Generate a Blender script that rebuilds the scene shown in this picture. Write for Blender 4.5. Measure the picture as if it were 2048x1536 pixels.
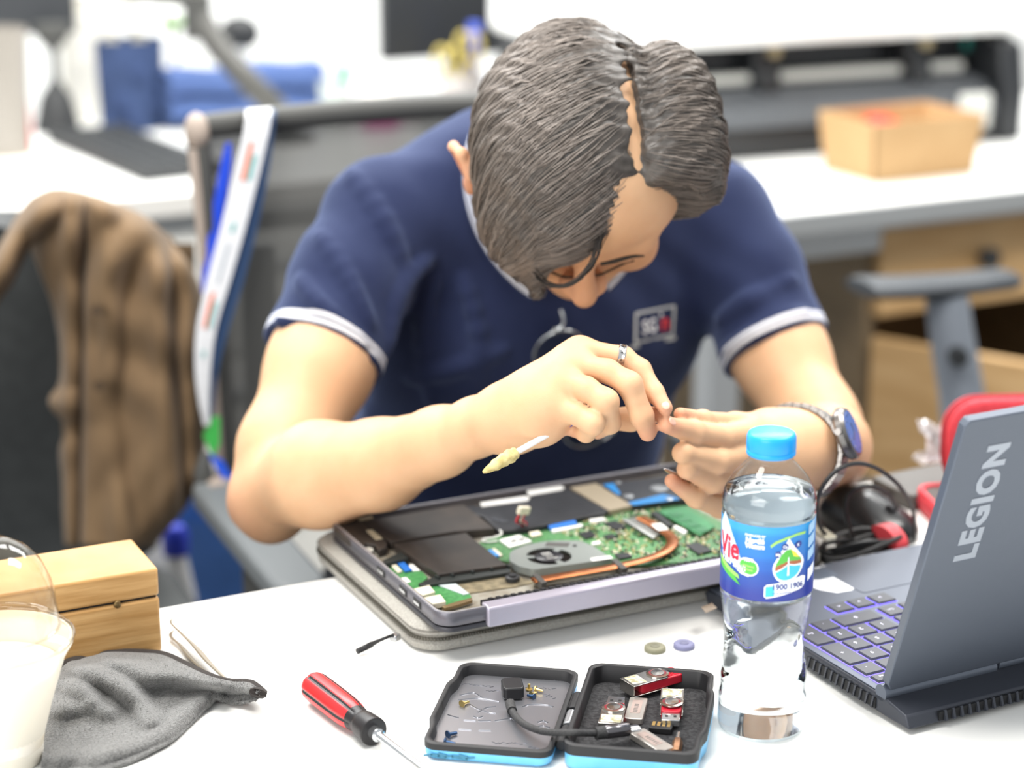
import bpy, bmesh, math, random
import numpy as np
from mathutils import Vector, Matrix, Euler
random.seed(7); RNG = np.random.default_rng(7)
for _o in list(bpy.data.objects): bpy.data.objects.remove(_o)
SC = bpy.context.scene; COL = SC.collection
TT = .74            # height of the white desk top
# ------------------------------------------------------------------ camera
CF, CP, CH = 4200., math.radians(16.5), 1.354
cam = bpy.data.cameras.new('camera'); camo = bpy.data.objects.new('camera', cam); COL.objects.link(camo)
camo.location = (0, 0, CH); camo.rotation_euler = (math.pi/2-CP, 0, 0)
cam.sensor_width = 36.; cam.lens = CF/2048*36.; cam.clip_start = .05
cam.dof.use_dof = True; cam.dof.focus_distance = 1.42; cam.dof.aperture_fstop = 3.6
SC.camera = camo
# ------------------------------------------------------------------ world, lights, exposure
w = bpy.data.worlds.new('world'); SC.world = w; w.use_nodes = True
w.node_tree.nodes['Background'].inputs[0].default_value = (.93, .97, 1, 1)
w.node_tree.nodes['Background'].inputs[1].default_value = .55
def area(name, loc, rot, sx, sy, e, col=(1, 1, 1)):
    l = bpy.data.lights.new(name, 'AREA'); l.shape = 'RECTANGLE'; l.size = sx; l.size_y = sy; l.energy = e; l.color = col
    o = bpy.data.objects.new(name, l); COL.objects.link(o); o.location = loc; o.rotation_euler = rot; return o
area('ceiling_panel_light', (-.5, 1.1, 2.7), (0, 0, .45), 1.2, .6, 40, (1, .97, .92))
area('ceiling_panel_light', (1.2, 1.9, 2.7), (0, 0, .45), 1.2, .6, 40, (1, .97, .92))
area('ceiling_panel_light', (-.9, 3.0, 2.7), (0, 0, .45), 1.8, .9, 70, (1, 1, .98))
area('ceiling_panel_light', (.9, 3.9, 2.7), (0, 0, .45), 1.8, .9, 70, (1, 1, .98))
area('window_daylight', (-1.6, -1.2, 2.0), (math.radians(62), 0, math.radians(-40)), 2.0, 1.4, 46, (1, .98, .95))
SC.view_settings.view_transform = 'Standard'; SC.view_settings.look = 'None'
SC.view_settings.gamma = 1; SC.view_settings.exposure = .42; SC.view_settings.use_curve_mapping = False
# ------------------------------------------------------------------ pixel helpers (2048 x 1536 frame -> points of the room)
def ray(px, py):
    x = (px-1024)/CF; y = -(py-768)/CF
    return np.array([x, math.cos(CP)+y*math.sin(CP), -math.sin(CP)+y*math.cos(CP)])
def PZ(px, py, z):
    d = ray(px, py); return np.array([0, 0, CH])+d*((z-CH)/d[2])
def PY(px, py, y):
    d = ray(px, py); return np.array([0, 0, CH])+d*(y/d[1])
def dep(v): return float(np.dot(np.array(v)-[0, 0, CH], [0, math.cos(CP), -math.sin(CP)]))
def PR(px, v): return px*dep(v)/CF        # pixels -> metres at a point
# ------------------------------------------------------------------ materials
def lin(c):
    if isinstance(c, str): c = [int(c[i:i+2], 16) for i in (0, 2, 4)]
    c = [x/255. for x in c[:3]]
    return [x/12.92 if x <= .04045 else ((x+.055)/1.055)**2.4 for x in c]+[1.]
MATS = {}
def mat(name, col, rough=.5, metal=0., noise=None, bump=None, spec=.5, trans=0., ior=1.45, emit=None, alpha=1., sss=0., coat=0., sheen=0., attr=None, sheen_tint='ffffff'):
    """noise=(scale, colour2, stretch xyz), bump=(scale, strength, stretch)"""
    if name in MATS: return MATS[name]
    m = bpy.data.materials.new(name); m.use_nodes = True; nt = m.node_tree; N = nt.nodes; L = nt.links
    b = N['Principled BSDF']; b.inputs['Base Color'].default_value = lin(col); b.inputs['Roughness'].default_value = rough
    b.inputs['Metallic'].default_value = metal; b.inputs['Specular IOR Level'].default_value = spec; b.inputs['IOR'].default_value = ior
    b.inputs['Transmission Weight'].default_value = trans; b.inputs['Alpha'].default_value = alpha
    b.inputs['Coat Weight'].default_value = coat; b.inputs['Sheen Weight'].default_value = sheen; b.inputs['Sheen Tint'].default_value = lin(sheen_tint)
    if sss: b.inputs['Subsurface Weight'].default_value = sss; b.inputs['Subsurface Radius'].default_value = (1., .35, .2); b.inputs['Subsurface Scale'].default_value = .006
    if emit: b.inputs['Emission Color'].default_value = lin(emit[0]); b.inputs['Emission Strength'].default_value = emit[1]
    tc = N.new('ShaderNodeTexCoord')
    def nz(scale, st):
        mp = N.new('ShaderNodeMapping'); mp.inputs['Scale'].default_value = st or (1, 1, 1); L.new(tc.outputs['Object'], mp.inputs[0])
        t = N.new('ShaderNodeTexNoise'); t.inputs['Scale'].default_value = scale; t.inputs['Detail'].default_value = 4; L.new(mp.outputs[0], t.inputs[0]); return t
    csock = None
    if attr:
        a = N.new('ShaderNodeVertexColor'); a.layer_name = attr; csock = a.outputs[0]
    if noise:
        t = nz(noise[0], noise[2] if len(noise) > 2 else None)
        r = N.new('ShaderNodeValToRGB'); r.color_ramp.elements[0].position = .38; r.color_ramp.elements[1].position = .62; L.new(t.outputs[0], r.inputs[0])
        mx = N.new('ShaderNodeMix'); mx.data_type = 'RGBA'; L.new(r.outputs[0], mx.inputs[0])
        if csock:
            mx.blend_type = 'MULTIPLY'; L.new(csock, mx.inputs[6]); mx.inputs[7].default_value = lin(noise[1])
        else:
            mx.inputs[6].default_value = lin(col); mx.inputs[7].default_value = lin(noise[1])
        csock = mx.outputs[2]
    if csock: L.new(csock, b.inputs['Base Color'])
    if bump:
        t = nz(bump[0], bump[2] if len(bump) > 2 else None)
        bm = N.new('ShaderNodeBump'); bm.inputs['Strength'].default_value = bump[1]; bm.inputs['Distance'].default_value = .002
        L.new(t.outputs[0], bm.inputs['Height']); L.new(bm.outputs[0], b.inputs['Normal'])
    MATS[name] = m; return m
def mixmat(name, tint, ior=1.45, rough=.02, op=.0, opcol='ffffff'):
    """thin clear plastic: see-through, shining by Fresnel"""
    m = bpy.data.materials.new(name); m.use_nodes = True; nt = m.node_tree; N = nt.nodes; L = nt.links; N.remove(N['Principled BSDF']); out = N['Material Output']
    tr = N.new('ShaderNodeBsdfTransparent'); tr.inputs[0].default_value = lin(tint); gl = N.new('ShaderNodeBsdfGlossy'); gl.inputs['Roughness'].default_value = rough
    fr_ = N.new('ShaderNodeFresnel'); ge = N.new('ShaderNodeNewGeometry'); im = N.new('ShaderNodeMix'); im.inputs[2].default_value = ior; im.inputs[3].default_value = 1/ior; L.new(ge.outputs['Backfacing'], im.inputs[0]); L.new(im.outputs[0], fr_.inputs[0]); mx = N.new('ShaderNodeMixShader'); L.new(fr_.outputs[0], mx.inputs[0]); L.new(tr.outputs[0], mx.inputs[1]); L.new(gl.outputs[0], mx.inputs[2])
    if op:
        df = N.new('ShaderNodeBsdfDiffuse'); df.inputs[0].default_value = lin(opcol); m2 = N.new('ShaderNodeMixShader'); m2.inputs[0].default_value = op; L.new(mx.outputs[0], m2.inputs[1]); L.new(df.outputs[0], m2.inputs[2]); L.new(m2.outputs[0], out.inputs[0])
    else: L.new(mx.outputs[0], out.inputs[0])
    return m
# ------------------------------------------------------------------ objects
WM = {}
def wm(o): return WM.get(o.name, Matrix.Identity(4)) if o else Matrix.Identity(4)
def tagp(o, label, cat, group=None, kind=None):
    if label: o['label'] = label
    if cat: o['category'] = cat
    if group: o['group'] = group
    if kind: o['kind'] = kind
    return o
def thing(name, label, cat, loc=(0, 0, 0), rz=0., group=None, rot=None):
    o = bpy.data.objects.new(name, None); COL.objects.link(o); o.empty_display_size = .02
    M = Matrix.Translation(Vector(loc)) @ (Euler(rot).to_matrix().to_4x4() if rot else Matrix.Rotation(rz, 4, 'Z'))
    o.matrix_basis = M; WM[o.name] = M
    return tagp(o, label, cat, group)
def rotm(rx=0, ry=0, rz=0): return np.array(Euler((rx, ry, rz)).to_matrix())
class MB:
    """collects shapes of one mesh"""
    def __init__(s): s.v = []; s.f = []; s.m = []; s.n = 0
    def add(s, v, f, mi=0, R=None, t=None):
        v = np.asarray(v, float).reshape(-1, 3)
        if R is not None: v = v @ np.asarray(R).T
        if t is not None: v = v+np.asarray(t)
        s.v.append(v); n = s.n
        for q in f: s.f.append([n+i for i in q]); s.m.append(mi)
        s.n += len(v); return s
    def box(s, c, d, R=None, mi=0, t=None, taper=1.):
        x, y, z = [k/2 for k in d]; a = taper
        v = np.array([(-x, -y, -z), (x, -y, -z), (x, y, -z), (-x, y, -z), (-x*a, -y*a, z), (x*a, -y*a, z), (x*a, y*a, z), (-x*a, y*a, z)])
        if R is not None: v = v @ np.asarray(R).T
        return s.add(v+np.asarray(c), [(3, 2, 1, 0), (4, 5, 6, 7), (0, 1, 5, 4), (1, 2, 6, 5), (2, 3, 7, 6), (3, 0, 4, 7)], mi, None, t)
    def grid(s, P, mi=0, cu=False, cv=False, flip=False, th=0.):
        P = np.asarray(P, float); nu, nv = P.shape[:2]
        if th:
            du = np.gradient(P, axis=0); dv = np.gradient(P, axis=1); n = np.cross(du, dv); n /= np.linalg.norm(n, axis=2, keepdims=True)+1e-12
            Q = P-n*th; base = nu*nv; f = []
            for i in range(nu-1):
                for j in range(nv-1):
                    a, b, c, d = i*nv+j, (i+1)*nv+j, (i+1)*nv+j+1, i*nv+j+1
                    f.append((a, b, c, d)); f.append((base+d, base+c, base+b, base+a))
            rim = [(i, 0) for i in range(nu)]+[(nu-1, j) for j in range(1, nv)]+[(i, nv-1) for i in range(nu-2, -1, -1)]+[(0, j) for j in range(nv-2, 0, -1)]
            ids = [i*nv+j for i, j in rim]
            for k in range(len(ids)):
                a, b = ids[k], ids[(k+1) % len(ids)]; f.append((b, a, base+a, base+b))
            return s.add(np.concatenate([P.reshape(-1, 3), Q.reshape(-1, 3)]), f, mi)
        f = []
        for i in range(nu if cu else nu-1):
            for j in range(nv if cv else nv-1):
                i2, j2 = (i+1) % nu, (j+1) % nv
                q = (i*nv+j, i2*nv+j, i2*nv+j2, i*nv+j2); f.append(q[::-1] if flip else q)
        return s.add(P.reshape(-1, 3), f, mi)
    def lathe(s, prof, n=32, c=(0, 0, 0), R=None, mi=0, caps=True):
        a = np.linspace(0, 2*math.pi, n, endpoint=False); P = np.array([[(r*math.cos(t), r*math.sin(t), z) for t in a] for r, z in prof])
        if R is not None: P = P @ np.asarray(R).T
        P = P+np.asarray(c); k = s.n; s.grid(P, mi, cv=True, flip=True)
        if caps:
            if prof[0][0] > 1e-6: s.f.append([k+i for i in range(n)][::-1]); s.m.append(mi)
            if prof[-1][0] > 1e-6: s.f.append([k+(len(prof)-1)*n+i for i in range(n)]); s.m.append(mi)
        return s
    def cyl(s, a, b, r, r2=None, n=20, mi=0):
        a = np.asarray(a, float); b = np.asarray(b, float); return s.tube([a, b], [r, r if r2 is None else r2], n, mi)
    def tube(s, pts, r, n=8, mi=0, flat=None, closed=False):
        pts = np.asarray(pts, float); m = len(pts); r = np.broadcast_to(np.asarray(r, float), (m,))
        T = np.gradient(pts, axis=0); T /= np.linalg.norm(T, axis=1, keepdims=True)+1e-12
        if closed: T = np.roll(pts, -1, 0)-np.roll(pts, 1, 0); T /= np.linalg.norm(T, axis=1, keepdims=True)
        u = np.cross(T[0], [0, 0, 1.]) if flat is None else np.asarray(flat[0], float)
        if np.linalg.norm(u) < 1e-3: u = np.cross(T[0], [1., 0, 0])
        rings = []; a = np.linspace(0, 2*math.pi, n, endpoint=False)
        for i in range(m):
            u = u-T[i]*np.dot(u, T[i]); u = u/(np.linalg.norm(u)+1e-12); w_ = np.cross(T[i], u)
            fx, fy = (1, 1) if flat is None else flat[1]
            rings.append([pts[i]+r[i]*(fx*math.cos(t)*u+fy*math.sin(t)*w_) for t in a])
        k = s.n; s.grid(np.array(rings), mi, cu=closed, cv=True)
        if not closed:
            s.f.append([k+i for i in range(n)]); s.m.append(mi); s.f.append([k+(m-1)*n+i for i in range(n)][::-1]); s.m.append(mi)
        return s
    def prism(s, poly, z0, z1, mi=0, R=None, t=None, top=None):
        """closed outline extruded along local z"""
        n = len(poly); p2 = poly if top is None else top
        v = [(x, y, z0) for x, y in poly]+[(x, y, z1) for x, y in p2]
        ar = sum(poly[i][0]*poly[(i+1) % n][1]-poly[(i+1) % n][0]*poly[i][1] for i in range(n))
        f = [list(range(n))[::-1], list(range(n, 2*n))]+[(i, (i+1) % n, n+(i+1) % n, n+i) for i in range(n)]
        if ar < 0: f = [q[::-1] for q in f]
        return s.add(v, f, mi, R, t)
    def ball(s, c, r, n=16, R=None, mi=0):
        r = np.broadcast_to(np.asarray(r, float), (3,)); k = n//2+1
        P = np.array([[(r[0]*math.sin(p)*math.cos(t), r[1]*math.sin(p)*math.sin(t), -r[2]*math.cos(p)) for t in np.linspace(0, 2*math.pi, n, endpoint=False)] for p in np.linspace(.02, math.pi-.02, k)])
        if R is not None: P = P @ np.asarray(R).T
        b = s.n; s.grid(P+np.asarray(c), mi, cv=True, flip=True)
        s.f.append([b+i for i in range(n)][::-1]); s.m.append(mi); s.f.append([b+(k-1)*n+i for i in range(n)]); s.m.append(mi); return s
def rrect(w_, h_, r, n=6, cx=0, cy=0):
    p = []
    for sx, sy, a0 in ((1, -1, -90), (1, 1, 0), (-1, 1, 90), (-1, -1, 180)):
        for i in range(n+1):
            a = math.radians(a0+90*i/n); p.append((cx+sx*(w_/2-r)+r*math.cos(a), cy+sy*(h_/2-r)+r*math.sin(a)))
    return p
def obj(name, mb, m, parent=None, bev=0., ang=35., world=False, seg=2, sub=0, smooth=True):
    """links the shapes as ONE mesh object; parent-local coordinates unless world=True"""
    V = np.concatenate(mb.v) if mb.v else np.zeros((0, 3))
    if world and parent is not None:
        Mi = np.array(wm(parent).inverted()); V = V @ Mi[:3, :3].T+Mi[:3, 3]
    me = bpy.data.meshes.new(name); me.from_pydata(V.tolist(), [], mb.f)
    ms = m if isinstance(m, (list, tuple)) else [m]
    for x in ms: me.materials.append(x)
    if len(ms) > 1: me.polygons.foreach_set('material_index', mb.m)
    me.validate(); me.update()
    if smooth:
        me.polygons.foreach_set('use_smooth', [True]*len(me.polygons)); me.set_sharp_from_angle(angle=math.radians(ang))
    o = bpy.data.objects.new(name, me); COL.objects.link(o)
    if parent is not None: o.parent = parent; WM[o.name] = wm(parent)
    if bev:
        b = o.modifiers.new('bevel', 'BEVEL'); b.width = bev; b.segments = seg; b.limit_method = 'ANGLE'; b.angle_limit = math.radians(40)
    if sub:
        b = o.modifiers.new('sub', 'SUBSURF'); b.levels = sub; b.render_levels = sub
    return o
def text_mb(body, size, depth=.0004, bold=0., spacing=1., align='CENTER'):
    c = bpy.data.curves.new('t', 'FONT'); c.body = body; c.size = size; c.extrude = depth/2; c.offset = bold; c.space_character = spacing
    c.align_x = align; c.align_y = 'CENTER'; c.resolution_u = 3
    o = bpy.data.objects.new('t', c); COL.objects.link(o); bpy.context.view_layer.update()
    me = o.evaluated_get(bpy.context.evaluated_depsgraph_get()).to_mesh()
    v = np.array([q.co[:] for q in me.vertices]).reshape(-1, 3); f = [tuple(q.vertices) for q in me.polygons]
    bpy.data.objects.remove(o); bpy.data.curves.remove(c); return v, f
def catmull(P, n):
    """smooth curve through P, n samples"""
    P = np.asarray(P, float); m = len(P); t = np.linspace(0, m-1, n); i = np.clip(t.astype(int), 0, m-2); f = (t-i)[:, None]
    if P.ndim == 3: f = f[:, :, None]
    g = lambda k: P[np.clip(k, 0, m-1)]
    a, b, c, d = g(i-1), g(i), g(i+1), g(i+2)
    return .5*((2*b)+(-a+c)*f+(2*a-5*b+4*c-d)*f**2+(-a+3*b-3*c+d)*f**3)
def dup(root, loc, rz=None, label=None, group=None, rot=None):
    r = root.copy(); COL.objects.link(r)
    M = Matrix.Translation(Vector(loc)) @ (Euler(rot).to_matrix().to_4x4() if rot else Matrix.Rotation(rz or 0., 4, 'Z')); r.matrix_basis = M; WM[r.name] = M
    if label: r['label'] = label
    if group: r['group'] = group
    for ch in list(root.children):
        c = ch.copy(); COL.objects.link(c); c.parent = r; WM[c.name] = M
        for g in list(ch.children):
            d = g.copy(); COL.objects.link(d); d.parent = c; WM[d.name] = M
    return r
# ------------------------------------------------------------------ smooth solids (round cones blended together), meshed on a sparse grid
def smin(a, b, k):
    if k <= 0: return np.minimum(a, b)
    h = np.maximum(k-np.abs(a-b), 0)/k
    return np.minimum(a, b)-h*h*k*.25
MARG = .05
class Cone:
    def __init__(s, a, b, r1, r2, k=.01, n=None, sq=1.):
        s.a = np.asarray(a, float); s.b = np.asarray(b, float); s.r1, s.r2, s.k = r1, r2, k
        s.n = None if n is None else np.asarray(n, float)/np.linalg.norm(n); s.sq = sq
        R = max(r1, r2)+MARG; s.lo = np.minimum(s.a, s.b)-R; s.hi = np.maximum(s.a, s.b)+R
    def __call__(s, p):
        d = np.full(len(p), 1e3); i = np.nonzero(np.all((p > s.lo) & (p < s.hi), axis=1))[0]
        if not len(i): return d
        q = p[i]-s.a; ba = s.b-s.a; L = max(float(ba @ ba), 1e-12); t = np.clip(q @ ba/L, 0, 1); e = q-t[:, None]*ba; r = s.r1+(s.r2-s.r1)*t
        if s.n is not None:
            c = e @ s.n; e = e+np.outer(c*(1/s.sq-1), s.n); d[i] = (np.linalg.norm(e, axis=1)-r)*min(1., s.sq)
        else: d[i] = np.linalg.norm(e, axis=1)-r
        return d
class Ell:
    def __init__(s, c, r, R=None, k=.01):
        s.c = np.asarray(c, float); s.r = np.asarray(r, float); s.R = np.eye(3) if R is None else np.asarray(R); s.k = k
        m = s.r.max()+MARG; s.lo = s.c-m; s.hi = s.c+m
    def __call__(s, p):
        d = np.full(len(p), 1e3); i = np.nonzero(np.all((p > s.lo) & (p < s.hi), axis=1))[0]
        if not len(i): return d
        q = (p[i]-s.c) @ s.R; a = np.linalg.norm(q/s.r, axis=1); b = np.linalg.norm(q/s.r**2, axis=1)+1e-9
        d[i] = np.where(a < .3, -(s.r.min())*(1-a), a*(a-1)/b); return d
class Grp:
    """children joined one by one with their own k; op '-' cuts"""
    def __init__(s, ch, k=.01): s.ch = ch; s.k = k
    def __call__(s, p):
        d = None
        for c in s.ch:
            if isinstance(c, tuple): d = -smin(-d, c[1](p), c[1].k)
            else:
                e = c(p); d = e if d is None else smin(d, e, c.k)
        return d
def chain(P, r, k=.004, n=None, sq=1.): return [Cone(P[i], P[i+1], r[i], r[i+1], k, n, sq) for i in range(len(P)-1)]
def mesh_sdf(f, lo, hi, h, B=10):
    lo = np.asarray(lo, float); nb = np.ceil((np.asarray(hi)-lo)/(h*B)).astype(int)
    g = np.stack(np.meshgrid(*[np.arange(k) for k in nb], indexing='ij'), -1).reshape(-1, 3)
    d = f(lo+(g+.5)*h*B); g = g[np.abs(d) < h*B*1.25]
    c = np.stack(np.meshgrid(*[np.arange(B+1)]*3, indexing='ij'), -1).reshape(-1, 3)
    keys = []; verts = []; quads = []
    S = np.array([1 << 40, 1 << 20, 1], dtype=np.int64); W = B+1
    st = [W*W, W, 1]; ci = c @ np.array(st); inn = np.nonzero(np.all(c < B, axis=1))[0]
    for s0 in range(0, len(g), 400):
        gb = g[s0:s0+400]; G = (gb[:, None, :]*B+c[None]).astype(np.int64); D = f(lo+G.reshape(-1, 3)*h).reshape(len(gb), -1)
        sg = D < 0
        acc = np.zeros((len(gb), len(inn), 3)); cnt = np.zeros((len(gb), len(inn)))
        off = [(i, j, k) for i in (0, 1) for j in (0, 1) for k in (0, 1)]
        for ax in range(3):
            for o in off:
                if o[ax]: continue
                i0 = inn+o[0]*st[0]+o[1]*st[1]+o[2]*st[2]; i1 = i0+st[ax]
                a, b = D[:, i0], D[:, i1]; x = sg[:, i0] != sg[:, i1]; t = np.where(x, a/np.where(x, a-b, 1), 0)
                for q in range(3): acc[..., q] += np.where(x, (t if q == ax else o[q]), 0)
                cnt += x
        m = cnt > 0; Gi = G[:, inn]
        verts.append((lo+(Gi+acc/np.maximum(cnt, 1)[..., None])*h)[m]); keys.append((Gi @ S)[m])
        for ax in range(3):
            i1 = inn+st[ax]; a = sg[:, inn]; b = sg[:, i1]; u, v = (ax+1) % 3, (ax+2) % 3
            for fl in (0, 1):
                x = (a & ~b) if fl == 0 else (~a & b); kk = (Gi @ S)[x]
                q = np.stack([kk-S[u]-S[v], kk-S[v], kk, kk-S[u]], 1); quads.append(q if fl == 0 else q[:, ::-1])
    K = np.concatenate(keys); V = np.concatenate(verts); Q = np.concatenate(quads); o = np.argsort(K); K = K[o]; V = V[o]
    ix = np.clip(np.searchsorted(K, Q), 0, len(K)-1); ok = np.all(K[ix] == Q, axis=1)
    return V, ix[ok]
def mesh_obj(name, V, Q, m, parent=None, cols=None, attrs=None):
    me = bpy.data.meshes.new(name)
    if parent is not None:
        Mi = np.array(wm(parent).inverted()); V = V @ Mi[:3, :3].T+Mi[:3, 3]
    me.vertices.add(len(V)); me.vertices.foreach_set('co', np.ascontiguousarray(V, dtype=np.float32).ravel())
    k = Q.shape[1]; me.loops.add(len(Q)*k); me.loops.foreach_set('vertex_index', np.ascontiguousarray(Q, dtype=np.int32).ravel())
    me.polygons.add(len(Q)); me.polygons.foreach_set('loop_start', np.arange(0, len(Q)*k, k, dtype=np.int32))
    me.update(calc_edges=True); me.polygons.foreach_set('use_smooth', [True]*len(Q))
    for x in (m if isinstance(m, (list, tuple)) else [m]): me.materials.append(x)
    if cols is not None:
        a = me.color_attributes.new('col', 'FLOAT_COLOR', 'POINT'); a.data.foreach_set('color', np.concatenate([cols, np.ones((len(V), 1))], 1).astype(np.float32).ravel())
    for n_, arr in (attrs or {}).items():
        a = me.attributes.new(n_, 'FLOAT', 'POINT'); a.data.foreach_set('value', arr.astype(np.float32))
    o = bpy.data.objects.new(name, me); COL.objects.link(o)
    if parent is not None: o.parent = parent; WM[o.name] = wm(parent)
    return o
# ------------------------------------------------------------------ the room: everything is turned by the same angle
YAW = math.radians(26.5); CU, SU = math.cos(YAW), math.sin(YAW)
U3 = np.array([CU, SU, 0]); V3 = np.array([-SU, CU, 0]); Z3 = np.array([0, 0, 1.])
def UV(u, v, z=0.): return U3*u+V3*v+Z3*z
def uv(p): return float(np.dot(p, U3)), float(np.dot(p, V3))
def PV(px, py, v):
    d = ray(px, py); return np.array([0, 0, CH])+d*(v/np.dot(d, V3))
RZ = rotm(rz=YAW)
def struct(name, mb, m):
    o = obj(name, mb, m, None, world=True); o['kind'] = 'structure'; return o
m_wall = mat('wall_paint', 'f6f7f6', .8, noise=(3, 'f1f2f1'))
m_floor = mat('floor_tile', '77756f', .45, noise=(6, '6b6963'))
b = MB(); b.box(UV(1.0, 1.5, -.02), (9, 9, .04), RZ); struct('floor', b, m_floor)
b = MB(); b.box(UV(1.0, 4.55, 1.4), (7.6, .1, 2.8), RZ); struct('wall_back', b, m_wall)
b = MB(); b.box(UV(1.0, 4.49, .05), (7.6, .02, .1), RZ); struct('baseboard_back', b, mat('skirting', 'd8d8d4', .6))
# ------------------------------------------------------------------ desks
m_white = mat('white_laminate', 'e9e9e6', .28, noise=(2.5, 'e3e3e0'))
m_edge = mat('grey_edge', '8f9294', .5); m_alu = mat('aluminium', 'b4b8bd', .35, .6); m_dark = mat('dark_plastic', '2b2d2f', .5)
def desk(name, label, u0, u1, v0, v1, th, edge, legs=True):
    t = thing(name, label, 'desk', UV((u0+u1)/2, (v0+v1)/2, 0), YAW)
    L, Wd = u1-u0, v1-v0
    b = MB(); b.box((0, 0, TT-th/2), (L, Wd, th)); obj('desk_top', b, m_white, t, bev=.004)
    if edge:
        b = MB(); b.box((0, -Wd/2-.006, TT-th/2-.002), (L, .012, th+.004)); obj('edge_band', b, m_edge if edge == 1 else mat('pale_edge', 'd5d3cf', .5), t, bev=.002)
    if legs:
        for sx in (-1, 1):
            for sy in (-1, 1):
                b = MB(); b.box((sx*(L/2-.08), sy*(Wd/2-.06), (TT-th)/2), (.05, .05, TT-th)); obj('leg', b, m_alu, t, bev=.003)
        b = MB(); b.box((0, Wd/2-.06, TT-th-.03), (L-.2, .03, .05)); b.box((0, -Wd/2+.06, TT-th-.03), (L-.2, .03, .05)); obj('frame', b, m_alu, t, bev=.002)
    return t
e0 = uv(PZ(620, 1160, TT))[1]
FRONT_V = e0
desk('work_desk', 'white front desk under the open laptops, bottle and wooden box', -.75, 1.25, e0-1.15, e0, .025, False)
desk('side_desk', 'long white desk at back left holding keyboard and blue tool bags', -.1, 1.48, 2.98, 3.72, .03, 2)
desk('side_desk', 'white grey-edged desk at back right under the cardboard box and large printer', 1.50, 3.4, 2.44, 3.20, .028, 1)
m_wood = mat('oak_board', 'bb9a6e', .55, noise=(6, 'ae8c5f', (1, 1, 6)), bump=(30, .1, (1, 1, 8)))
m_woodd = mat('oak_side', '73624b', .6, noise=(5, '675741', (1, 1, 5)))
m_hole = mat('black_void', '171310', .8)
# wooden pedestal below the right desk, drawer above an open compartment
c0 = PV(1733, 560, 2.50); u0, v0 = uv(c0)
t = thing('drawer_cabinet', 'oak drawer cabinet with open lower door under the right desk', 'cabinet', UV(u0, v0, 0), YAW)
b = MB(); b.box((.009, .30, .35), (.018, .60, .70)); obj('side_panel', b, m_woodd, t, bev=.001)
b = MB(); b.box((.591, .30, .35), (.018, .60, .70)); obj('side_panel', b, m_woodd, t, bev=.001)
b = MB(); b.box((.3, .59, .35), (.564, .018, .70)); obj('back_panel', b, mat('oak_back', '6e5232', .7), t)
b = MB(); b.box((.3, .29, .03), (.564, .58, .02)); obj('bottom_panel', b, m_wood, t)
zt = PV(1760, 470, 2.49)[2]; zb = PV(1760, 645, 2.49)[2]
b = MB(); b.box((.305, -.008, (zt+zb)/2+.01), (.585, .018, zt-zb)); d = obj('drawer', b, m_wood, t, bev=.002)
h = PV(1975, 515, 2.47); hu = uv(h)[0]-u0
b = MB(); b.cyl((hu, -.016, h[2]), (hu, -.034, h[2]), .009); b.cyl((hu, -.034, h[2]), (hu, -.042, h[2]), .016); obj('handle', b, m_dark, d)
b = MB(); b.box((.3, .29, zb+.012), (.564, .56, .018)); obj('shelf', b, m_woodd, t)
b = MB(); b.box((.14, 0, (zb-.03)/2+.02), (.28, .018, zb-.05), t=(0, 0, 0))
V_ = np.concatenate(b.v) @ rotm(rz=math.radians(-62)).T+np.array([.01, -.012, 0]); b.v = [V_]; obj('door', b, m_wood, t, bev=.002)
# ------------------------------------------------------------------ swivel chair at right: only the arm and what carries it are in view
def swivel_base(t, z_seat, r=.29, m=None):
    m = m or m_dark
    for k in range(5):
        a = k*math.tau/5; e = np.array([math.cos(a), math.sin(a), 0])
        b = MB(); b.tube([e*.03+[0, 0, .11], e*r+[0, 0, .075]], [.024, .017], 10); q = obj('leg', b, m, t)
        b = MB(); b.cyl(e*r+[-.011, 0, .03], e*r+[.011, 0, .03], .03, n=18); obj('caster', b, m_dark, q)
    b = MB(); b.cyl((0, 0, .08), (0, 0, z_seat-.03), .026, n=18); obj('gas_column', b, m_dark, t)
m_pad = mat('arm_pad', '34383d', .55); m_post = mat('arm_post', '8d949e', .4, .25, noise=(4, '858c96'))
pa = PY(1905, 580, 2.55); pzs = pa[2]
t = thing('office_chair', 'office chair with grey arm post and black arm pad beside the oak cabinet', 'chair', (pa[0]+.06, pa[1]-.27, 0), math.radians(-90+18))
def loc(p): return np.array(wm(t).inverted() @ Vector(p))
A = PY(1722, 575, 2.52); Bq = PY(2022, 556, 2.62); ax = (Bq-A)/np.linalg.norm(Bq-A)
b = MB(); n_ = np.cross(Z3, ax); n_ /= np.linalg.norm(n_); L = np.linalg.norm(Bq-A)
prof = [(0, .036), (.05, .040), (.3, .037), (.7, .035), (.95, .031), (1., .024)]
rr = np.array([[A+ax*L*s_+n_*w_*math.cos(a)*1.0+Z3*(.013*math.sin(a)*(1 if abs(s_-.5) < .5 else .7)-.004*math.sin(s_*3.1)) for a in np.linspace(0, math.tau, 16, endpoint=False)] for s_, w_ in prof])
b.grid(rr, cv=True); k = b.n; b.f += [list(range(16)), list(range(k-16, k))[::-1]]; b.m += [0, 0]; obj('arm_pad', b, m_pad, t, world=True)
b = MB(); top = PY(1893, 592, 2.56); bot = PY(1935, 870, 2.56)
pts = catmull([top, PY(1905, 680, 2.56), PY(1922, 780, 2.56), bot, bot+np.array([.05, .03, -.10]), bot+np.array([.2, .08, -.14])], 16)
b.tube(pts, np.linspace(.031, .036, 16), 14, flat=((1, .1, 0), (.9, .55))); ap = obj('arm_post', b, m_post, t, world=True)
b = MB(); q = PY(1917, 714, 2.53); b.cyl(q+[0, .012, 0], q+[0, -.006, 0], .012, n=16); obj('lock_knob', b, m_dark, ap, world=True)
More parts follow.
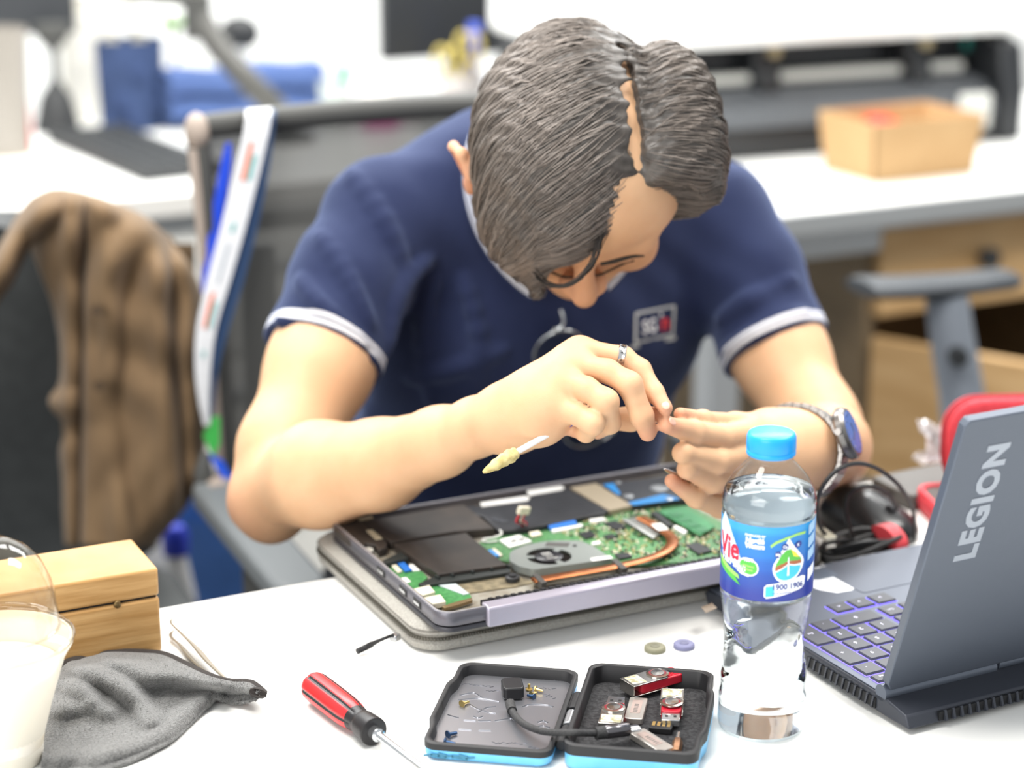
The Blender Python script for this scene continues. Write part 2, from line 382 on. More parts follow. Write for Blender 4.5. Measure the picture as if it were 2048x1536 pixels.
b = MB(); b.prism(rrect(.5, .5, .1), .43, .50); obj('seat', b, mat('seat_cloth', '2e3033', .9), t, bev=.02)
b = MB(); b.grid(np.array([[(x, .25+.05*(z-.5)+.06*(x/.24)**2*-1, z) for z in np.linspace(.56, .74, 8)] for x in np.linspace(-.22, .22, 9)]), th=.03); obj('backrest', b, mat('seat_cloth', '2e3033', .9), t)
swivel_base(t, .44)
# ------------------------------------------------------------------ cardboard box on the right desk
m_card = mat('cardboard', 'b8976c', .75, noise=(9, 'b18f64'))
pc = PZ(1748, 366, TT); pr_ = PZ(1945, 345, TT); yb = math.atan2(*(pr_-pc)[[1, 0]]); Lb = np.linalg.norm(pr_-pc)
t = thing('cardboard_box', 'open brown cardboard box on the back right desk filled with red things', 'box', pc, yb)
Wb, Hb, th = .13, .092, .004
for nm, a, d_ in (('front', (-.004, 0), 1),):
    pass
def boxwall(P4, q):      # P4 corners of a slanted wall, thickness towards the middle
    b = MB(); P = np.array(P4, float); Qn = P+np.asarray(q)*th; b.add(np.concatenate([P, Qn]), [(0, 1, 2, 3), (7, 6, 5, 4), (0, 4, 5, 1), (1, 5, 6, 2), (2, 6, 7, 3), (3, 7, 4, 0)]); return b
f_ = .010
b0 = [(0, 0, 0), (Lb, 0, 0), (Lb, Wb, 0), (0, Wb, 0)]; t0 = [(-f_, -f_, Hb), (Lb+f_, -f_, Hb), (Lb+f_, Wb+f_, Hb), (-f_, Wb+f_, Hb)]
for i, q in enumerate(((0, 1, 0), (-1, 0, 0), (0, -1, 0), (1, 0, 0))):
    j = (i+1) % 4; obj('side_panel', boxwall([b0[i], b0[j], t0[j], t0[i]], q), m_card, t)
b = MB(); b.box((Lb/2, Wb/2, .002), (Lb, Wb, .004)); obj('bottom_panel', b, m_card, t)
BOXT = t
def inbox(x, y, z): return np.array(wm(BOXT) @ Vector((x, y, z)))
for lb, cat_, x, y, z, d_, r_, c_ in (('red case sticking up from the left of the cardboard box', 'case', .062, .080, .066, (.05, .04, .075), (.2, .1, .2), 'c0201f'),
        ('pale pink case lying in the right of the cardboard box', 'case', .112, .045, .062, (.055, .04, .055), (-.1, .08, .05), 'e9b3a8'),
        ('round white disc leaning inside the left corner of the cardboard box', 'disc', .020, .034, .066, (.024, .036, .045), (.0, .05, .0), 'f4efe6'),
        ('small red case behind the pale pink case in the cardboard box', 'case', .112, .098, .058, (.05, .03, .05), (.05, -.1, .05), 'd2473c')):
    t = thing('plastic_'+cat_, lb, cat_, inbox(x, y, 0.004), yb)
    b = MB(); b.box((0, 0, z/1.0-.004-.0), d_, rotm(*r_)); z0 = np.concatenate(b.v)[:, 2].min(); b.v = [np.concatenate(b.v)-np.array([0, 0, z0])]; 
    obj('body', b, mat('plastic_'+c_, c_, .35), t, bev=.006)
    b = MB(); b.box((0, -d_[1]*.5, d_[2]*.72), (d_[0]*.4, .003, .01), rotm(*r_)); obj('clasp', b, mat('plastic_'+c_, c_, .35), t, bev=.001)
# ------------------------------------------------------------------ wide printer on the right desk
p0 = PZ(1500, 318, TT); p1 = PZ(2010, 279, TT); yp = math.atan2(*(p1-p0)[[1, 0]]); e_ = (p1-p0)/np.linalg.norm(p1-p0); p0 = p0-e_*.30; Lp = np.linalg.norm(p1-p0)
t = thing('wide_format_printer', 'long black wide format printer with white top cover on the right desk', 'printer', p0, yp)
m_pb = mat('printer_black', '25272a', .35); m_pg = mat('printer_grey', '55585c', .4); m_pw = mat('printer_white', 'f3f4f3', .4)
def sl(px, py, dy):   # a point of the printer: local (x, z) seen at depth offset dy behind its front
    d = ray(px, py); nrm = np.array([-math.sin(yp), math.cos(yp), 0]); o = p0+nrm*dy; s_ = np.dot(o-[0, 0, CH], nrm)/np.dot(d, nrm)
    return np.array(wm(t).inverted() @ Vector(np.array([0, 0, CH])+d*s_))
zt = sl(1400, 83, .10)[2]; zr = sl(2000, 58, .10)[2]; zc = (zt+zr)/2
prof = [(0, 0), (0, .02), (-.004, .05), (.005, .075), (.035, .095), (.075, .10), (.10, .112), (.105, zc), (.34, zc), (.34, 0)]
b = MB(); b.grid(np.array([[(x, y, z) for y, z in prof] for x in np.linspace(0, Lp, 3)]), flip=True); b.f += [list(range(10)), list(range(20, 30))[::-1]]; b.m += [0, 0]
obj('body', b, m_pb, t, bev=.002)
b = MB(); b.grid(np.array([[(x, y-.003, z) for y, z in prof[2:6]] for x in (0.02, Lp-.03)]), flip=True, th=-.004); obj('front_tray', b, m_pg, t)
b = MB(); b.tube([(.03, .072, .118), (Lp-.05, .072, .118)], .010, 12); obj('feed_roller', b, mat('roller_pale', 'c6c7c2', .4), t)
b = MB(); b.box((Lp/2+.02, .18, zc+.062), (Lp+.07, .36, .12)); obj('top_cover', b, m_pw, t, bev=.018, seg=3)
b = MB(); pr2 = [(-.012, 0), (-.016, .08), (.0, .16), (.05, zc), (.34, zc), (.34, 0)]; b.prism(pr2, 0, .045, R=np.array([[0, 0, 1], [1, 0, 0], [0, 1, 0]]), t=(Lp-.02, 0, 0)); obj('end_cap', b, m_pb, t, bev=.006)
b = MB(); b.box((Lp-.075, -.014, .055), (.06, .012, .06)); obj('control_pad', b, mat('roller_pale', 'c6c7c2', .4), t, bev=.004)
for i, px in enumerate((1515, 1815, 1300)):
    x = sl(px, 130, .08)[0]; k = MB()
    k.box((x, .075, .155), (.045, .05, .10)); k.box((x, .045, .11), (.035, .03, .05)); q = obj('cutter_clamp', k, m_pb, t, bev=.006)
    b = MB(); b.cyl((x+.01, .05, .165), (x+.01, .038, .165), .010, n=14); obj('screw_cap', b, mat('brass_cap', 'a99b7a', .4, .3), q)
b = MB(); x, _, z = sl(1935, 72, .1); b.cyl((x, .1, z-.012), (x, .092, z-.012), .011, n=14); obj('indicator', b, mat('teal_plastic', '3c9a92', .4), t)
# ------------------------------------------------------------------ the person: one body surface grown from joints, clothes over it
P = PY
def pc(px, py, y): return PY(px, py, y)
def chn(L, k=.004, **kw):
    """L: (px, py, y, radius in px)"""
    pts = [PY(a, b, c) for a, b, c, r in L]; rs = [PR(q[3], p_) for q, p_ in zip(L, pts)]
    return chain(pts, rs, k, **kw)
# head frame
HO = PY(1151, 332, 1.62); HS = .915
n_ = np.array([0, 0, CH])-HO; n_ /= np.linalg.norm(n_)
x_ = np.cross([0, 0, 1.], n_); x_ /= np.linalg.norm(x_); d_ = -np.cross(n_, x_)
ro = math.radians(8); th_ = math.radians(22); ya = math.radians(12)
dd = d_*math.cos(ro)-x_*math.sin(ro); HR = x_*math.cos(ro)+d_*math.sin(ro)
HU = n_*math.cos(th_)-dd*math.sin(th_); HF = dd*math.cos(th_)+n_*math.sin(th_)
HF, HR = HF*math.cos(ya)+HR*math.sin(ya), HR*math.cos(ya)-HF*math.sin(ya)
HM = np.stack([HR, HF, HU], 1)            # columns: right (seen), forward (face), up (crown)
def H(r, f, u): return HO+HM @ (np.array([r, f, u])*HS)
def hell(c, r, k=.012, rx=0, ry=0, rz=0): return Ell(H(*c), np.array(r)*HS, HM @ rotm(rx, ry, rz), k)
def hcone(a, b, r1, r2, k=.008): return Cone(H(*a), H(*b), r1*HS, r2*HS, k)
def ear(s):
    s_ = s; o = .005
    return [hell((s*(.080+o), -.004, -.004), (.010, .020, .032), .008, ry=0, rz=s*-.35, rx=.15), hcone((s*(.086+o), .010, .012), (s*(.092+o), -.006, .026), .0045, .0045, .004),
            hcone((s*(.092+o), -.006, .026), (s*(.098+o), -.02, .008), .0045, .0042, .004), hcone((s*(.098+o), -.02, .008), (s*(.086+o), -.008, -.026), .0042, .0048, .004), ('-', Ell(H(s*(.094+o), -.002, .004), np.array((.007, .009, .016))*HS, HM, .004))]
head = [hell((0, -.002, .045), (.075, .093, .083)), hell((0, .025, .0), (.077, .055, .070), .02), hell((0, .05, -.05), (.050, .042, .045), .025), hell((.014, .040, .046), (.068, .052, .060), .02), hell((0, .072, -.082), (.022, .02, .018), .02),
        hcone((-.045, .078, .024), (.045, .078, .024), .013, .013, .012), hcone((0, .090, .018), (0, .112, -.012), .007, .0110, .008), hell((-.012, .100, -.017), (.009, .011, .008), .006), hell((.012, .100, -.017), (.009, .011, .008), .006),
        hell((-.032, .080, .006), (.016, .011, .010), .004), hell((.032, .080, .006), (.016, .011, .010), .004), hell((-.045, .066, -.022), (.022, .022, .02), .015), hell((.045, .066, -.022), (.022, .022, .02), .015),
        hell((0, .090, -.045), (.022, .008, .0055), .004), hell((0, .088, -.054), (.018, .008, .0065), .004), ('-', Cone(H(-.02, .1, -.0495), H(.02, .1, -.0495), .0012, .0012, .003))]
# shoulders, trunk
SHR, SHL = PY(735, 432, 1.83), PY(1452, 425, 1.95); MID = (SHR+SHL)/2
SX = (SHL-SHR)/np.linalg.norm(SHL-SHR); SX[2] = 0; SX /= np.linalg.norm(SX); FW = np.cross(SX, Z3)*1.0
if FW[1] > 0: FW = -FW
HIP = MID-FW*.20-Z3*(MID[2]-.52)
NB = MID-FW*.0+Z3*.045
TAX = (NB-HIP)/np.linalg.norm(NB-HIP); TN = np.cross(SX, TAX); TN /= np.linalg.norm(TN)
if np.dot(TN, FW) < 0: TN = -TN
TR = np.stack([SX, TN, TAX], 1); TL = np.linalg.norm(NB-HIP)
def tp(x, n, t): return HIP+SX*x+TN*n+TAX*(t*TL)
def trunk(g):
    return [Ell(tp(0, 0, .05), (.155+g, .115+g, .14), TR, .03), Ell(tp(0, .005, .40), (.150+g, .112+g, .20), TR, .06), Ell(tp(0, .0, .72), (.165+g, .105+g, .17), TR, .05),
            Cone(SHR+SX*.035-Z3*.005, tp(-.05, -.02, .97), .046+g, .048+g, .05), Cone(SHL-SX*.035-Z3*.005, tp(.05, -.02, .97), .046+g, .048+g, .05),
            Cone(tp(-.07, .03, .70), tp(.07, .03, .70), .075+g, .075+g, .04)]
neck = [Cone(NB-TAX*.03, H(0, -.035, -.045), .056, .056, .02), Cone(H(0, -.04, -.04), H(0, .01, .0), .055, .05, .02)]
# the arm at the left of the picture
HEM_R, HEM_L = (648, 712, 1.735), (1553, 704, 1.865)
armR = chn([(735, 432, 1.83, 82), (692, 575, 1.78, 100), (640, 735, 1.725, 101), (572, 900, 1.665, 90), (546, 985, 1.635, 76)], .02)+chn([(546, 985, 1.635, 76), (640, 950, 1.585, 104), (760, 929, 1.54, 88), (880, 884, 1.49, 67), (955, 853, 1.458, 55), (1008, 833, 1.437, 50)], .012)+[Cone(PY(512, 1012, 1.65), PY(540, 1030, 1.64), .018, .019, .03)]
palmR = Grp(chn([(1000, 836, 1.437, 47), (1060, 800, 1.428, 44), (1160, 704, 1.432, 30)], .02)+chn([(1020, 836, 1.435, 45), (1080, 800, 1.42, 40), (1140, 730, 1.422, 28)], .02)+chn([(1020, 838, 1.435, 45), (1085, 815, 1.412, 38), (1120, 762, 1.411, 28)], .02)+chn([(1020, 840, 1.435, 44), (1075, 838, 1.41, 32), (1110, 812, 1.402, 26)], .02)+chn([(1040, 845, 1.44, 35), (1120, 820, 1.44, 33)], .02), .01)
fR = [chn([(1163, 702, 1.433, 25), (1246, 714, 1.430, 21), (1280, 740, 1.425, 21.5), (1309, 785, 1.412, 18.5), (1331, 816, 1.402, 15)], .004),
      chn([(1143, 728, 1.422, 26), (1215, 742, 1.408, 23), (1259, 768, 1.40, 24.5), (1284, 832, 1.398, 22.5), (1295, 866, 1.402, 17.5)], .004),
      chn([(1122, 760, 1.411, 26), (1172, 778, 1.396, 24), (1212, 803, 1.388, 25), (1219, 845, 1.398, 22), (1195, 862, 1.417, 17)], .004),
      chn([(1108, 808, 1.402, 25), (1150, 826, 1.39, 22), (1186, 846, 1.383, 23), (1172, 866, 1.398, 18), (1150, 860, 1.412, 15)], .004)]
thR = chn([(1100, 820, 1.44, 30), (1190, 838, 1.448, 26), (1262, 838, 1.437, 22), (1318, 828, 1.413, 16)], .006)
fingR = Grp([Grp(c, .004) for c in fR]+[Grp(thR, .004)], .0)
for q in fingR.ch: q.k = .0016
# the arm at the right of the picture
armL = chn([(1452, 425, 1.95, 84), (1505, 565, 1.905, 90), (1560, 712, 1.86, 91), (1630, 850, 1.80, 84), (1662, 900, 1.768, 74)], .02)+chn([(1668, 905, 1.765, 66), (1655, 893, 1.69, 82), (1650, 893, 1.61, 74), (1636, 903, 1.545, 58)], .012)
palmL = Grp(chn([(1636, 903, 1.545, 58), (1590, 895, 1.52, 56), (1500, 864, 1.492, 34)], .02)+chn([(1600, 905, 1.52, 54), (1500, 905, 1.482, 36)], .02)+chn([(1600, 915, 1.52, 52), (1495, 945, 1.485, 36)], .02)+chn([(1600, 925, 1.52, 48), (1490, 985, 1.492, 33)], .02)+chn([(1610, 890, 1.535, 50), (1530, 862, 1.52, 38)], .02), .01)
fL = [chn([(1500, 870, 1.490, 33), (1445, 876, 1.455, 26), (1387, 865, 1.427, 24), (1334, 850, 1.404, 17)], .004),
      chn([(1500, 908, 1.482, 33), (1435, 922, 1.440, 25), (1366, 906, 1.414, 20), (1372, 904, 1.438, 18), (1400, 893, 1.458, 16)], .004),
      chn([(1496, 945, 1.485, 32), (1425, 962, 1.445, 24), (1374, 938, 1.420, 18.5), (1380, 930, 1.444, 17), (1410, 925, 1.462, 15)], .004),
      chn([(1490, 985, 1.492, 30), (1440, 1012, 1.465, 23), (1392, 996, 1.440, 19.5), (1343, 962, 1.425, 14.5)], .004)]
thL = chn([(1545, 862, 1.525, 36), (1470, 850, 1.490, 24), (1405, 840, 1.452, 18), (1360, 828, 1.425, 13.5)], .006)
fingL = Grp([Grp(c, .004) for c in fL]+[Grp(thL, .004)], .0)
for q in fingL.ch: q.k = .0016
for g in (fingR, fingL): g.k = .006
palmR.k = palmL.k = .012
legs = []
KN = []
for s in (-1, 1):
    hip = HIP+SX*s*.085-Z3*.02; kn = hip+FW*.40+SX*s*.05-Z3*.0; kn[2] = .50; an = kn-Z3*.42-FW*.03; KN.append((hip, kn, an))
    legs += [Cone(hip, kn, .078, .055, .03), Cone(kn, an, .054, .036, .02)]
HEADG = Grp(head, .01); EARG = [Grp(ear(-1), .004), Grp(ear(1), .004)]
for q in EARG: q.k = .005
HEADG.k = .01
skin = Grp(trunk(-.004)+neck+[HEADG]+EARG+armR+[palmR, fingR]+armL+[palmL, fingL], .01)
def hit(sdf, px, py, y0=1.2, y1=2.5, off=0.):
    d = ray(px, py); d = d/np.linalg.norm(d); o = np.array([0, 0, CH]); t = y0/d[1]
    for _ in range(300):
        q = o+d*t; s = float(sdf(q[None])[0])-off; s = min(s, .02)
        if s < 1e-4 or q[1] > y1: break
        t += max(s*.8, 1e-4)
    return q
def nrm(sdf, q, e=8e-4):
    g = np.array([float(sdf((q+v)[None])[0]-sdf((q-v)[None])[0]) for v in np.eye(3)*e]); return g/(np.linalg.norm(g)+1e-12)
PERS = thing('person', 'man in navy polo shirt bent over the open laptop, hands together at his fingertips', 'person', (HIP[0], HIP[1], 0), 0)
m_skin = mat('skin', 'e3b690', .5, attr='col', noise=(25, 'f8f3f0'), bump=(900, .06), sss=.12, spec=.35)
V, Q = mesh_sdf(skin, (-.30, 1.34, .42), (.42, 2.22, 1.22), .00165)
base = np.array(lin('d6ad88')[:3]); red = np.array(lin('d29277')[:3]); dred = np.array(lin('c9705c')[:3])
cw = np.zeros(len(V))
def blob(c, r, a=1.):
    global cw; cw = np.maximum(cw, a*np.exp(-(np.linalg.norm(V-c, axis=1)/r)**2))
for ch in fR+fL+[thR, thL]: blob(ch[-1].b, .013, .7)
for ch in fR[:2]: blob(ch[1].b, .009, .25)
blob(PY(500, 1010, 1.64), .035, .55); blob(PY(530, 1045, 1.64), .03, .45); blob(H(-.088, -.004, .0), .028, .9); blob(H(.088, -.004, .0), .028, .9); blob(H(0, .112, -.015), .022, .5)
cols = base*(1-cw[:, None])+red*cw[:, None]
hl = (V-HO) @ HM/HS
face = np.clip((.10-np.linalg.norm(hl-np.array([0, .06, -.02]), axis=1))/.03, 0, 1)*.75
cols = cols*(1-face[:, None])+np.array(lin('cd9a76')[:3])*face[:, None]
lip = (np.abs(hl[:, 0]) < .022) & (hl[:, 1] > .085) & (np.abs(hl[:, 2]+.05) < .009-.2*np.abs(hl[:, 0])); cols[lip] = lin('b8695c')[:3]
mesh_obj('body', V, Q, m_skin, PERS, cols)
# ---- nails
m_nail = mat('nail', 'dfae98', .3, spec=.5)
for ch, up in ((fR[0], 1), (fL[0], 1), (fL[3], 0), (fR[1], 0)):
    a, bq, r = ch[-1].a, ch[-1].b, ch[-1].r2; ax = (bq-a)/np.linalg.norm(bq-a)
    cdir = np.array([0, 0, CH])-bq; cdir /= np.linalg.norm(cdir); up_ = cdir-ax*np.dot(cdir, ax); up_ = up_+Z3*.5*up; up_ -= ax*np.dot(up_, ax); up_ /= np.linalg.norm(up_); sd = np.cross(ax, up_)
    if ch in (fL[3], fR[1]): continue
    b = MB(); b.ball((0, 0, 0), (r*.52, r*.70, r*.16), 16); W_ = np.concatenate(b.v) @ np.stack([sd, ax, up_], 1).T
    b.v = [W_+bq+up_*r*.90+ax*r*.10]; obj('fingernail', b, m_nail, PERS, world=True)
# ---- brows and closed lids
m_hair = mat('hair', '524d49', .42, noise=(90, '3d3936', (1, 1, 1)), spec=.5)
m_brow = mat('brow', '2c2622', .7)
def onhead(r, f, u, off=.0006):
    q = H(r, f, u); 
    for _ in range(12): q = q-nrm(HEADG, q)*(float(HEADG(q[None])[0])-off)*.8
    return q
for s in (-1, 1):
    b = MB(); pts = [onhead(s*r, .10, u) for r, u in ((.014, .021), (.026, .027), (.04, .029), (.052, .022))]; b.tube(catmull(pts, 14), np.interp(np.linspace(0, 1, 14), [0, .3, 1], [.0016, .0022, .0007]), 8); obj('eyebrow', b, m_brow, PERS, world=True)
    b = MB(); pts = [onhead(s*r, .10, u) for r, u in ((.017, .0015), (.025, -.003), (.036, -.0035), (.047, .002))]; b.tube(catmull(pts, 14), .0009, 6); obj('eyelash', b, m_brow, PERS, world=True)
# ------------------------------------------------------------------ polo shirt
def slv(hp, sh, rr, s):
    hem = PY(*hp); ax = (hem-sh)/np.linalg.norm(hem-sh); return hem, ax
hemR, axR = slv(HEM_R, SHR, 118, -1); hemL, axL = slv(HEM_L, SHL, 108, 1)
# hem planes lean as the picture shows
def lean(ax, a, b_):
    l = b_-a; l /= np.linalg.norm(l); ax = ax-l*np.dot(ax, l); return ax/np.linalg.norm(ax)
axR = lean(axR, PY(540, 665, 1.735), PY(755, 762, 1.735)); axL = lean(axL, PY(1455, 750, 1.865), PY(1650, 655, 1.865))
class Plane:
    k = .0015
    def __init__(s, o, n): s.o = o; s.n = n
    def __call__(s, p): return (p-s.o) @ s.n
class Sleeve:
    def __init__(s, L, o, n, inner, k=.03):
        s.c = Grp(chn(L, .02), .02); s.o, s.n, s.k, s.inner = o, n, k, Grp(inner, .02)
    def __call__(s, p):
        return -smin(-s.c(p), -((p-s.o) @ s.n), .004)
sleR = Sleeve([(738, 430, 1.83, 94), (697, 565, 1.785, 112), (652, 690, 1.745, 113), (622, 790, 1.71, 122)], hemR, axR, armR)
sleL = Sleeve([(1450, 425, 1.95, 94), (1500, 555, 1.91, 103), (1548, 690, 1.87, 104), (1580, 780, 1.84, 110)], hemL, axL, armL)
shirt0 = Grp(trunk(.010)+[Cone(NB-TAX*.03, NB+(H(0, -.035, -.045)-NB)*.35, .062, .058, .03)]+[sleR, sleL], .02)
folds = []
for L, r in (([(700, 345), (770, 440), (815, 560)], 5.5), ([(790, 300), (850, 370), (890, 470)], 5), ([(640, 470), (700, 560), (745, 650)], 4.5), ([(775, 700), (800, 590), (860, 520)], 6), ([(600, 560), (640, 610), (730, 690)], 4),
             ([(870, 560), (850, 650), (860, 800)], 5), ([(930, 560), (960, 700), (940, 860)], 5), ([(1390, 470), (1410, 580), (1405, 720)], 6), ([(1500, 330), (1480, 420), (1440, 540)], 5), ([(1440, 640), (1500, 600), (1585, 560)], 5),
             ([(1450, 700), (1510, 665), (1610, 620)], 4.5), ([(1290, 760), (1340, 850), (1400, 900)], 5), ([(820, 760), (900, 740), (1010, 700)], 5), ([(1180, 900), (1260, 930), (1330, 920)], 5), ([(560, 640), (640, 680), (740, 720)], 3.5)):
    pts = [hit(shirt0, x, y)+0 for x, y in L]
    if max(p_[1] for p_ in pts) > 2.4: continue
    pts = catmull(pts, 9); rr = np.sin(np.linspace(.25, 2.9, 9))*PR(r, pts[4])*2.1
    folds += [Cone(pts[i]+nrm(shirt0, pts[i])*-.35*rr[i], pts[i+1]+nrm(shirt0, pts[i+1])*-.35*rr[i+1], rr[i], rr[i+1], .011) for i in range(8)]
class Wr:
    """cloth with soft waves over it"""
    k = .01
    def __init__(s, g): s.g = g
    def __call__(s, p):
        d = s.g(p); m = np.abs(d) < .02
        if m.any():
            q = p[m]; w1 = np.sin(q[:, 0]*95+6*np.sin(q[:, 2]*23+q[:, 1]*9))*.5+np.sin(q[:, 2]*70+q[:, 0]*45+4*np.sin(q[:, 1]*31))*.5
            d[m] += w1*.0011
        return d
cutn = Cone(NB+(H(0, -.035, -.045)-NB)*.30, H(0, 0, -.02), .057, .10, .004)
shirt = Grp([Wr(Grp([shirt0]+folds, .01)), ('-', cutn)], .01)
V, Q = mesh_sdf(shirt, (-.30, 1.60, .40), (.42, 2.30, 1.16), .0026)
dR = (V-hemR) @ axR; dL = (V-hemL) @ axL
nearR = np.linalg.norm(V-hemR, axis=1) < .085; nearL = np.linalg.norm(V-hemL, axis=1) < .085
hd = np.where(nearR, -dR, np.where(nearL, -dL, 1.))
def cloth(name, col, stripes):
    m = mat(name, col, .85, noise=(18, '222a48'), bump=(900, .25), spec=.2, sheen=.4, sheen_tint='9fb0dc'); nt = m.node_tree; N = nt.nodes; L = nt.links; b = N['Principled BSDF']
    src = b.inputs['Base Color'].links[0].from_socket
    a = N.new('ShaderNodeAttribute'); a.attribute_name = 'hem'; fac = None
    for lo_, hi_ in stripes:
        g = N.new('ShaderNodeMath'); g.operation = 'GREATER_THAN'; L.new(a.outputs['Fac'], g.inputs[0]); g.inputs[1].default_value = lo_
        h = N.new('ShaderNodeMath'); h.operation = 'LESS_THAN'; L.new(a.outputs['Fac'], h.inputs[0]); h.inputs[1].default_value = hi_
        mu = N.new('ShaderNodeMath'); mu.operation = 'MULTIPLY'; L.new(g.outputs[0], mu.inputs[0]); L.new(h.outputs[0], mu.inputs[1])
        if fac is None: fac = mu.outputs[0]
        else:
            ad = N.new('ShaderNodeMath'); ad.operation = 'ADD'; L.new(fac, ad.inputs[0]); L.new(mu.outputs[0], ad.inputs[1]); fac = ad.outputs[0]
    mx = N.new('ShaderNodeMix'); mx.data_type = 'RGBA'; L.new(fac, mx.inputs[0]); L.new(src, mx.inputs[6]); mx.inputs[7].default_value = lin('d4d4d8'); L.new(mx.outputs[2], b.inputs['Base Color'])
    return m
m_shirt = cloth('navy_pique', '1c2442', ((.0032, .0072), (.0088, .0128)))
SHIRT = mesh_obj('polo_shirt', V, Q, m_shirt, PERS, attrs={'hem': hd})
# ---- collar: a folded band round the neck, striped along its outer edge
nc = NB+(H(0, -.035, -.045)-NB)*.38; na = (H(0, -.035, -.045)-NB); na /= np.linalg.norm(na)
ca = SX-na*np.dot(SX, na); ca /= np.linalg.norm(ca); cb = np.cross(na, ca)
if np.dot(cb, Z3) > 0: cb = -cb         # towards the throat
G = []; HE = []
for i, a in enumerate(np.linspace(-2.75, 2.75, 60)):
    # a = 0 at the nape; the two points hang at the throat
    rad = ca*math.sin(a)-cb*math.cos(a); front = (abs(a)/2.75)**2
    row = []
    for j, (s_, h_) in enumerate(((.0, .012), (.25, .020), (.5, .012), (.75, -.006), (1., -.022))):
        drop = front*.035*s_
        row.append(nc+rad*(.0620+.020*s_+.010*front)+na*(h_+.012)+cb*drop); 
    G.append(catmull(row, 14)); HE.append(np.linspace(.045, 0, 14))
G = np.array(G); b = MB(); b.grid(G, th=.0016)
o = obj('collar', b, m_shirt, PERS, world=True); at = o.data.attributes.new('hem', 'FLOAT', 'POINT'); hv = np.array(HE).ravel(); at.data.foreach_set('value', np.concatenate([hv, hv]).astype(np.float32))
# ---- emblem on the chest: an open-laptop outline with three letters
EMB = hit(shirt, 1309, 652); en = nrm(shirt, EMB, .01); ex = SX-en*np.dot(SX, en)+Z3*.03; ex -= en*np.dot(ex, en); ex /= np.linalg.norm(ex); ey = np.cross(en, ex)
if ey[2] < 0: ey = -ey
es = PR(1, EMB)
def emb(name, v, f, m, lift=.0014):
    v = np.asarray(v, float); W_ = EMB+np.outer(v[:, 0], ex)+np.outer(v[:, 1], ey)
    for _ in range(6):
        d = shirt(W_); W_ = W_-np.outer(d, en)*.9
    W_ = W_+np.outer(v[:, 2]+lift, en); b = MB(); b.add(W_, f); return obj(name, b, m, SHIRT, world=True, smooth=False)
def ring2(o_, i_):
    n = len(o_); v = [(x, y, 0) for x, y in o_]+[(x, y, 0) for x, y in i_]; return v, [(k, (k+1) % n, n+(k+1) % n, n+k) for k in range(n)]
m_silver = mat('thread_silver', 'b9bcbc', .6); m_wht = mat('thread_white', 'e6e6e8', .7); m_redt = mat('thread_red', 'd2383c', .7)
W1, H1 = 100*es, 66*es
v, f = ring2(rrect(W1, H1, 5*es, 5, 0, 4*es), rrect(W1-12*es, H1-11*es, 2*es, 5, 0, 4*es)); emb('emblem_frame', v, f, m_silver)
v, f = [(x, y, 0) for x, y in rrect(114*es, 8*es, 3.5*es, 5, 0, -35*es)], [list(range(24))]; emb('emblem_base', v, f, m_silver)
v, f = text_mb('SG', 40*es, 0, .7*es); v[:, 0] = v[:, 0]*.78-14*es; v[:, 1] += 1*es; emb('emblem_letter', v, f, m_wht)
v, f = text_mb('n', 50*es, 0, 1.1*es); v[:, 0] = v[:, 0]*.9+26*es; v[:, 1] += 3*es; emb('emblem_letter', v, f, m_redt)
v, f = [(x*es+15*es, y*es+21*es, 0) for x, y in rrect(7, 7, 3)], [list(range(28))]; emb('emblem_dot', v, f, m_wht)
# ------------------------------------------------------------------ trousers and shoes below the desk
class Tr(Grp): pass
V, Q = mesh_sdf(Grp([Ell(tp(0, 0, .03), (.165, .125, .13), TR, .03)]+[Cone(c.a, c.b, c.r1+.012, c.r2+.014, .03) for c in legs], .03), (-.4, 1.4, .02), (.5, 2.35, .72), .006)
mesh_obj('trousers', V, Q, mat('trouser_cloth', '23252b', .9), PERS)
for hip, kn, an in KN:
    V, Q = mesh_sdf(Grp([Cone(an-Z3*.03, an+FW*.13-Z3*.05, .042, .030, .02, Z3, .8), Cone(an+FW*-.03-Z3*.04, an-Z3*.0, .036, .036, .02)], .02), np.minimum(an-.12, an+FW*.2-.12)*[1, 1, 0], an+np.array([.2, .1, .06]), .005)
    V[:, 2] = np.maximum(V[:, 2], .003); mesh_obj('shoe', V, Q, mat('shoe_black', '1c1c1e', .5), PERS)
# ------------------------------------------------------------------ hair: a mass over the skull and thousands of strands combed from the parting
part_line = [(.030, -.082, .083), (.034, -.055, .106), (.037, -.01, .1215), (.040, .030, .1135), (.044, .055, .094), (.040, .075, .07)]
PL = [H(*q) for q in part_line]
def hplane(r, f, u, c, k=.006):
    q = Plane(HO+HM @ np.array([r, f, u])/(r*r+f*f+u*u)*c*HS, -(HM @ np.array([r, f, u]))/math.sqrt(r*r+f*f+u*u)); q.k = k; return q
left = Grp([hell((-.002, -.006, .050), (.080, .098, .088), .01), hell((-.034, .012, .062), (.053, .074, .067), .02, ry=-.2), hell((-.052, .058, .040), (.034, .045, .042), .02), hell((-.015, .072, .060), (.045, .030, .032), .02), hcone((-.052, .072, .035), (-.040, .110, .004), .019, .007, .015), hell((0, -.06, .0), (.078, .045, .05), .03),
            ('-', hplane(.52, .85, 0, .083)), ('-', hell((-.082, .028, -.03), (.028, .045, .042), .01))], .01)
right = Grp([hell((.070, .000, .060), (.046, .078, .062), .018, ry=.25), hell((.080, .030, .052), (.036, .040, .046), .02), hell((.062, .035, .075), (.034, .034, .036), .02), ('-', hplane(-.06, 1., 0, .054)), ('-', hell((.085, .010, -.045), (.03, .06, .045), .01))], .012)
right.k = .006
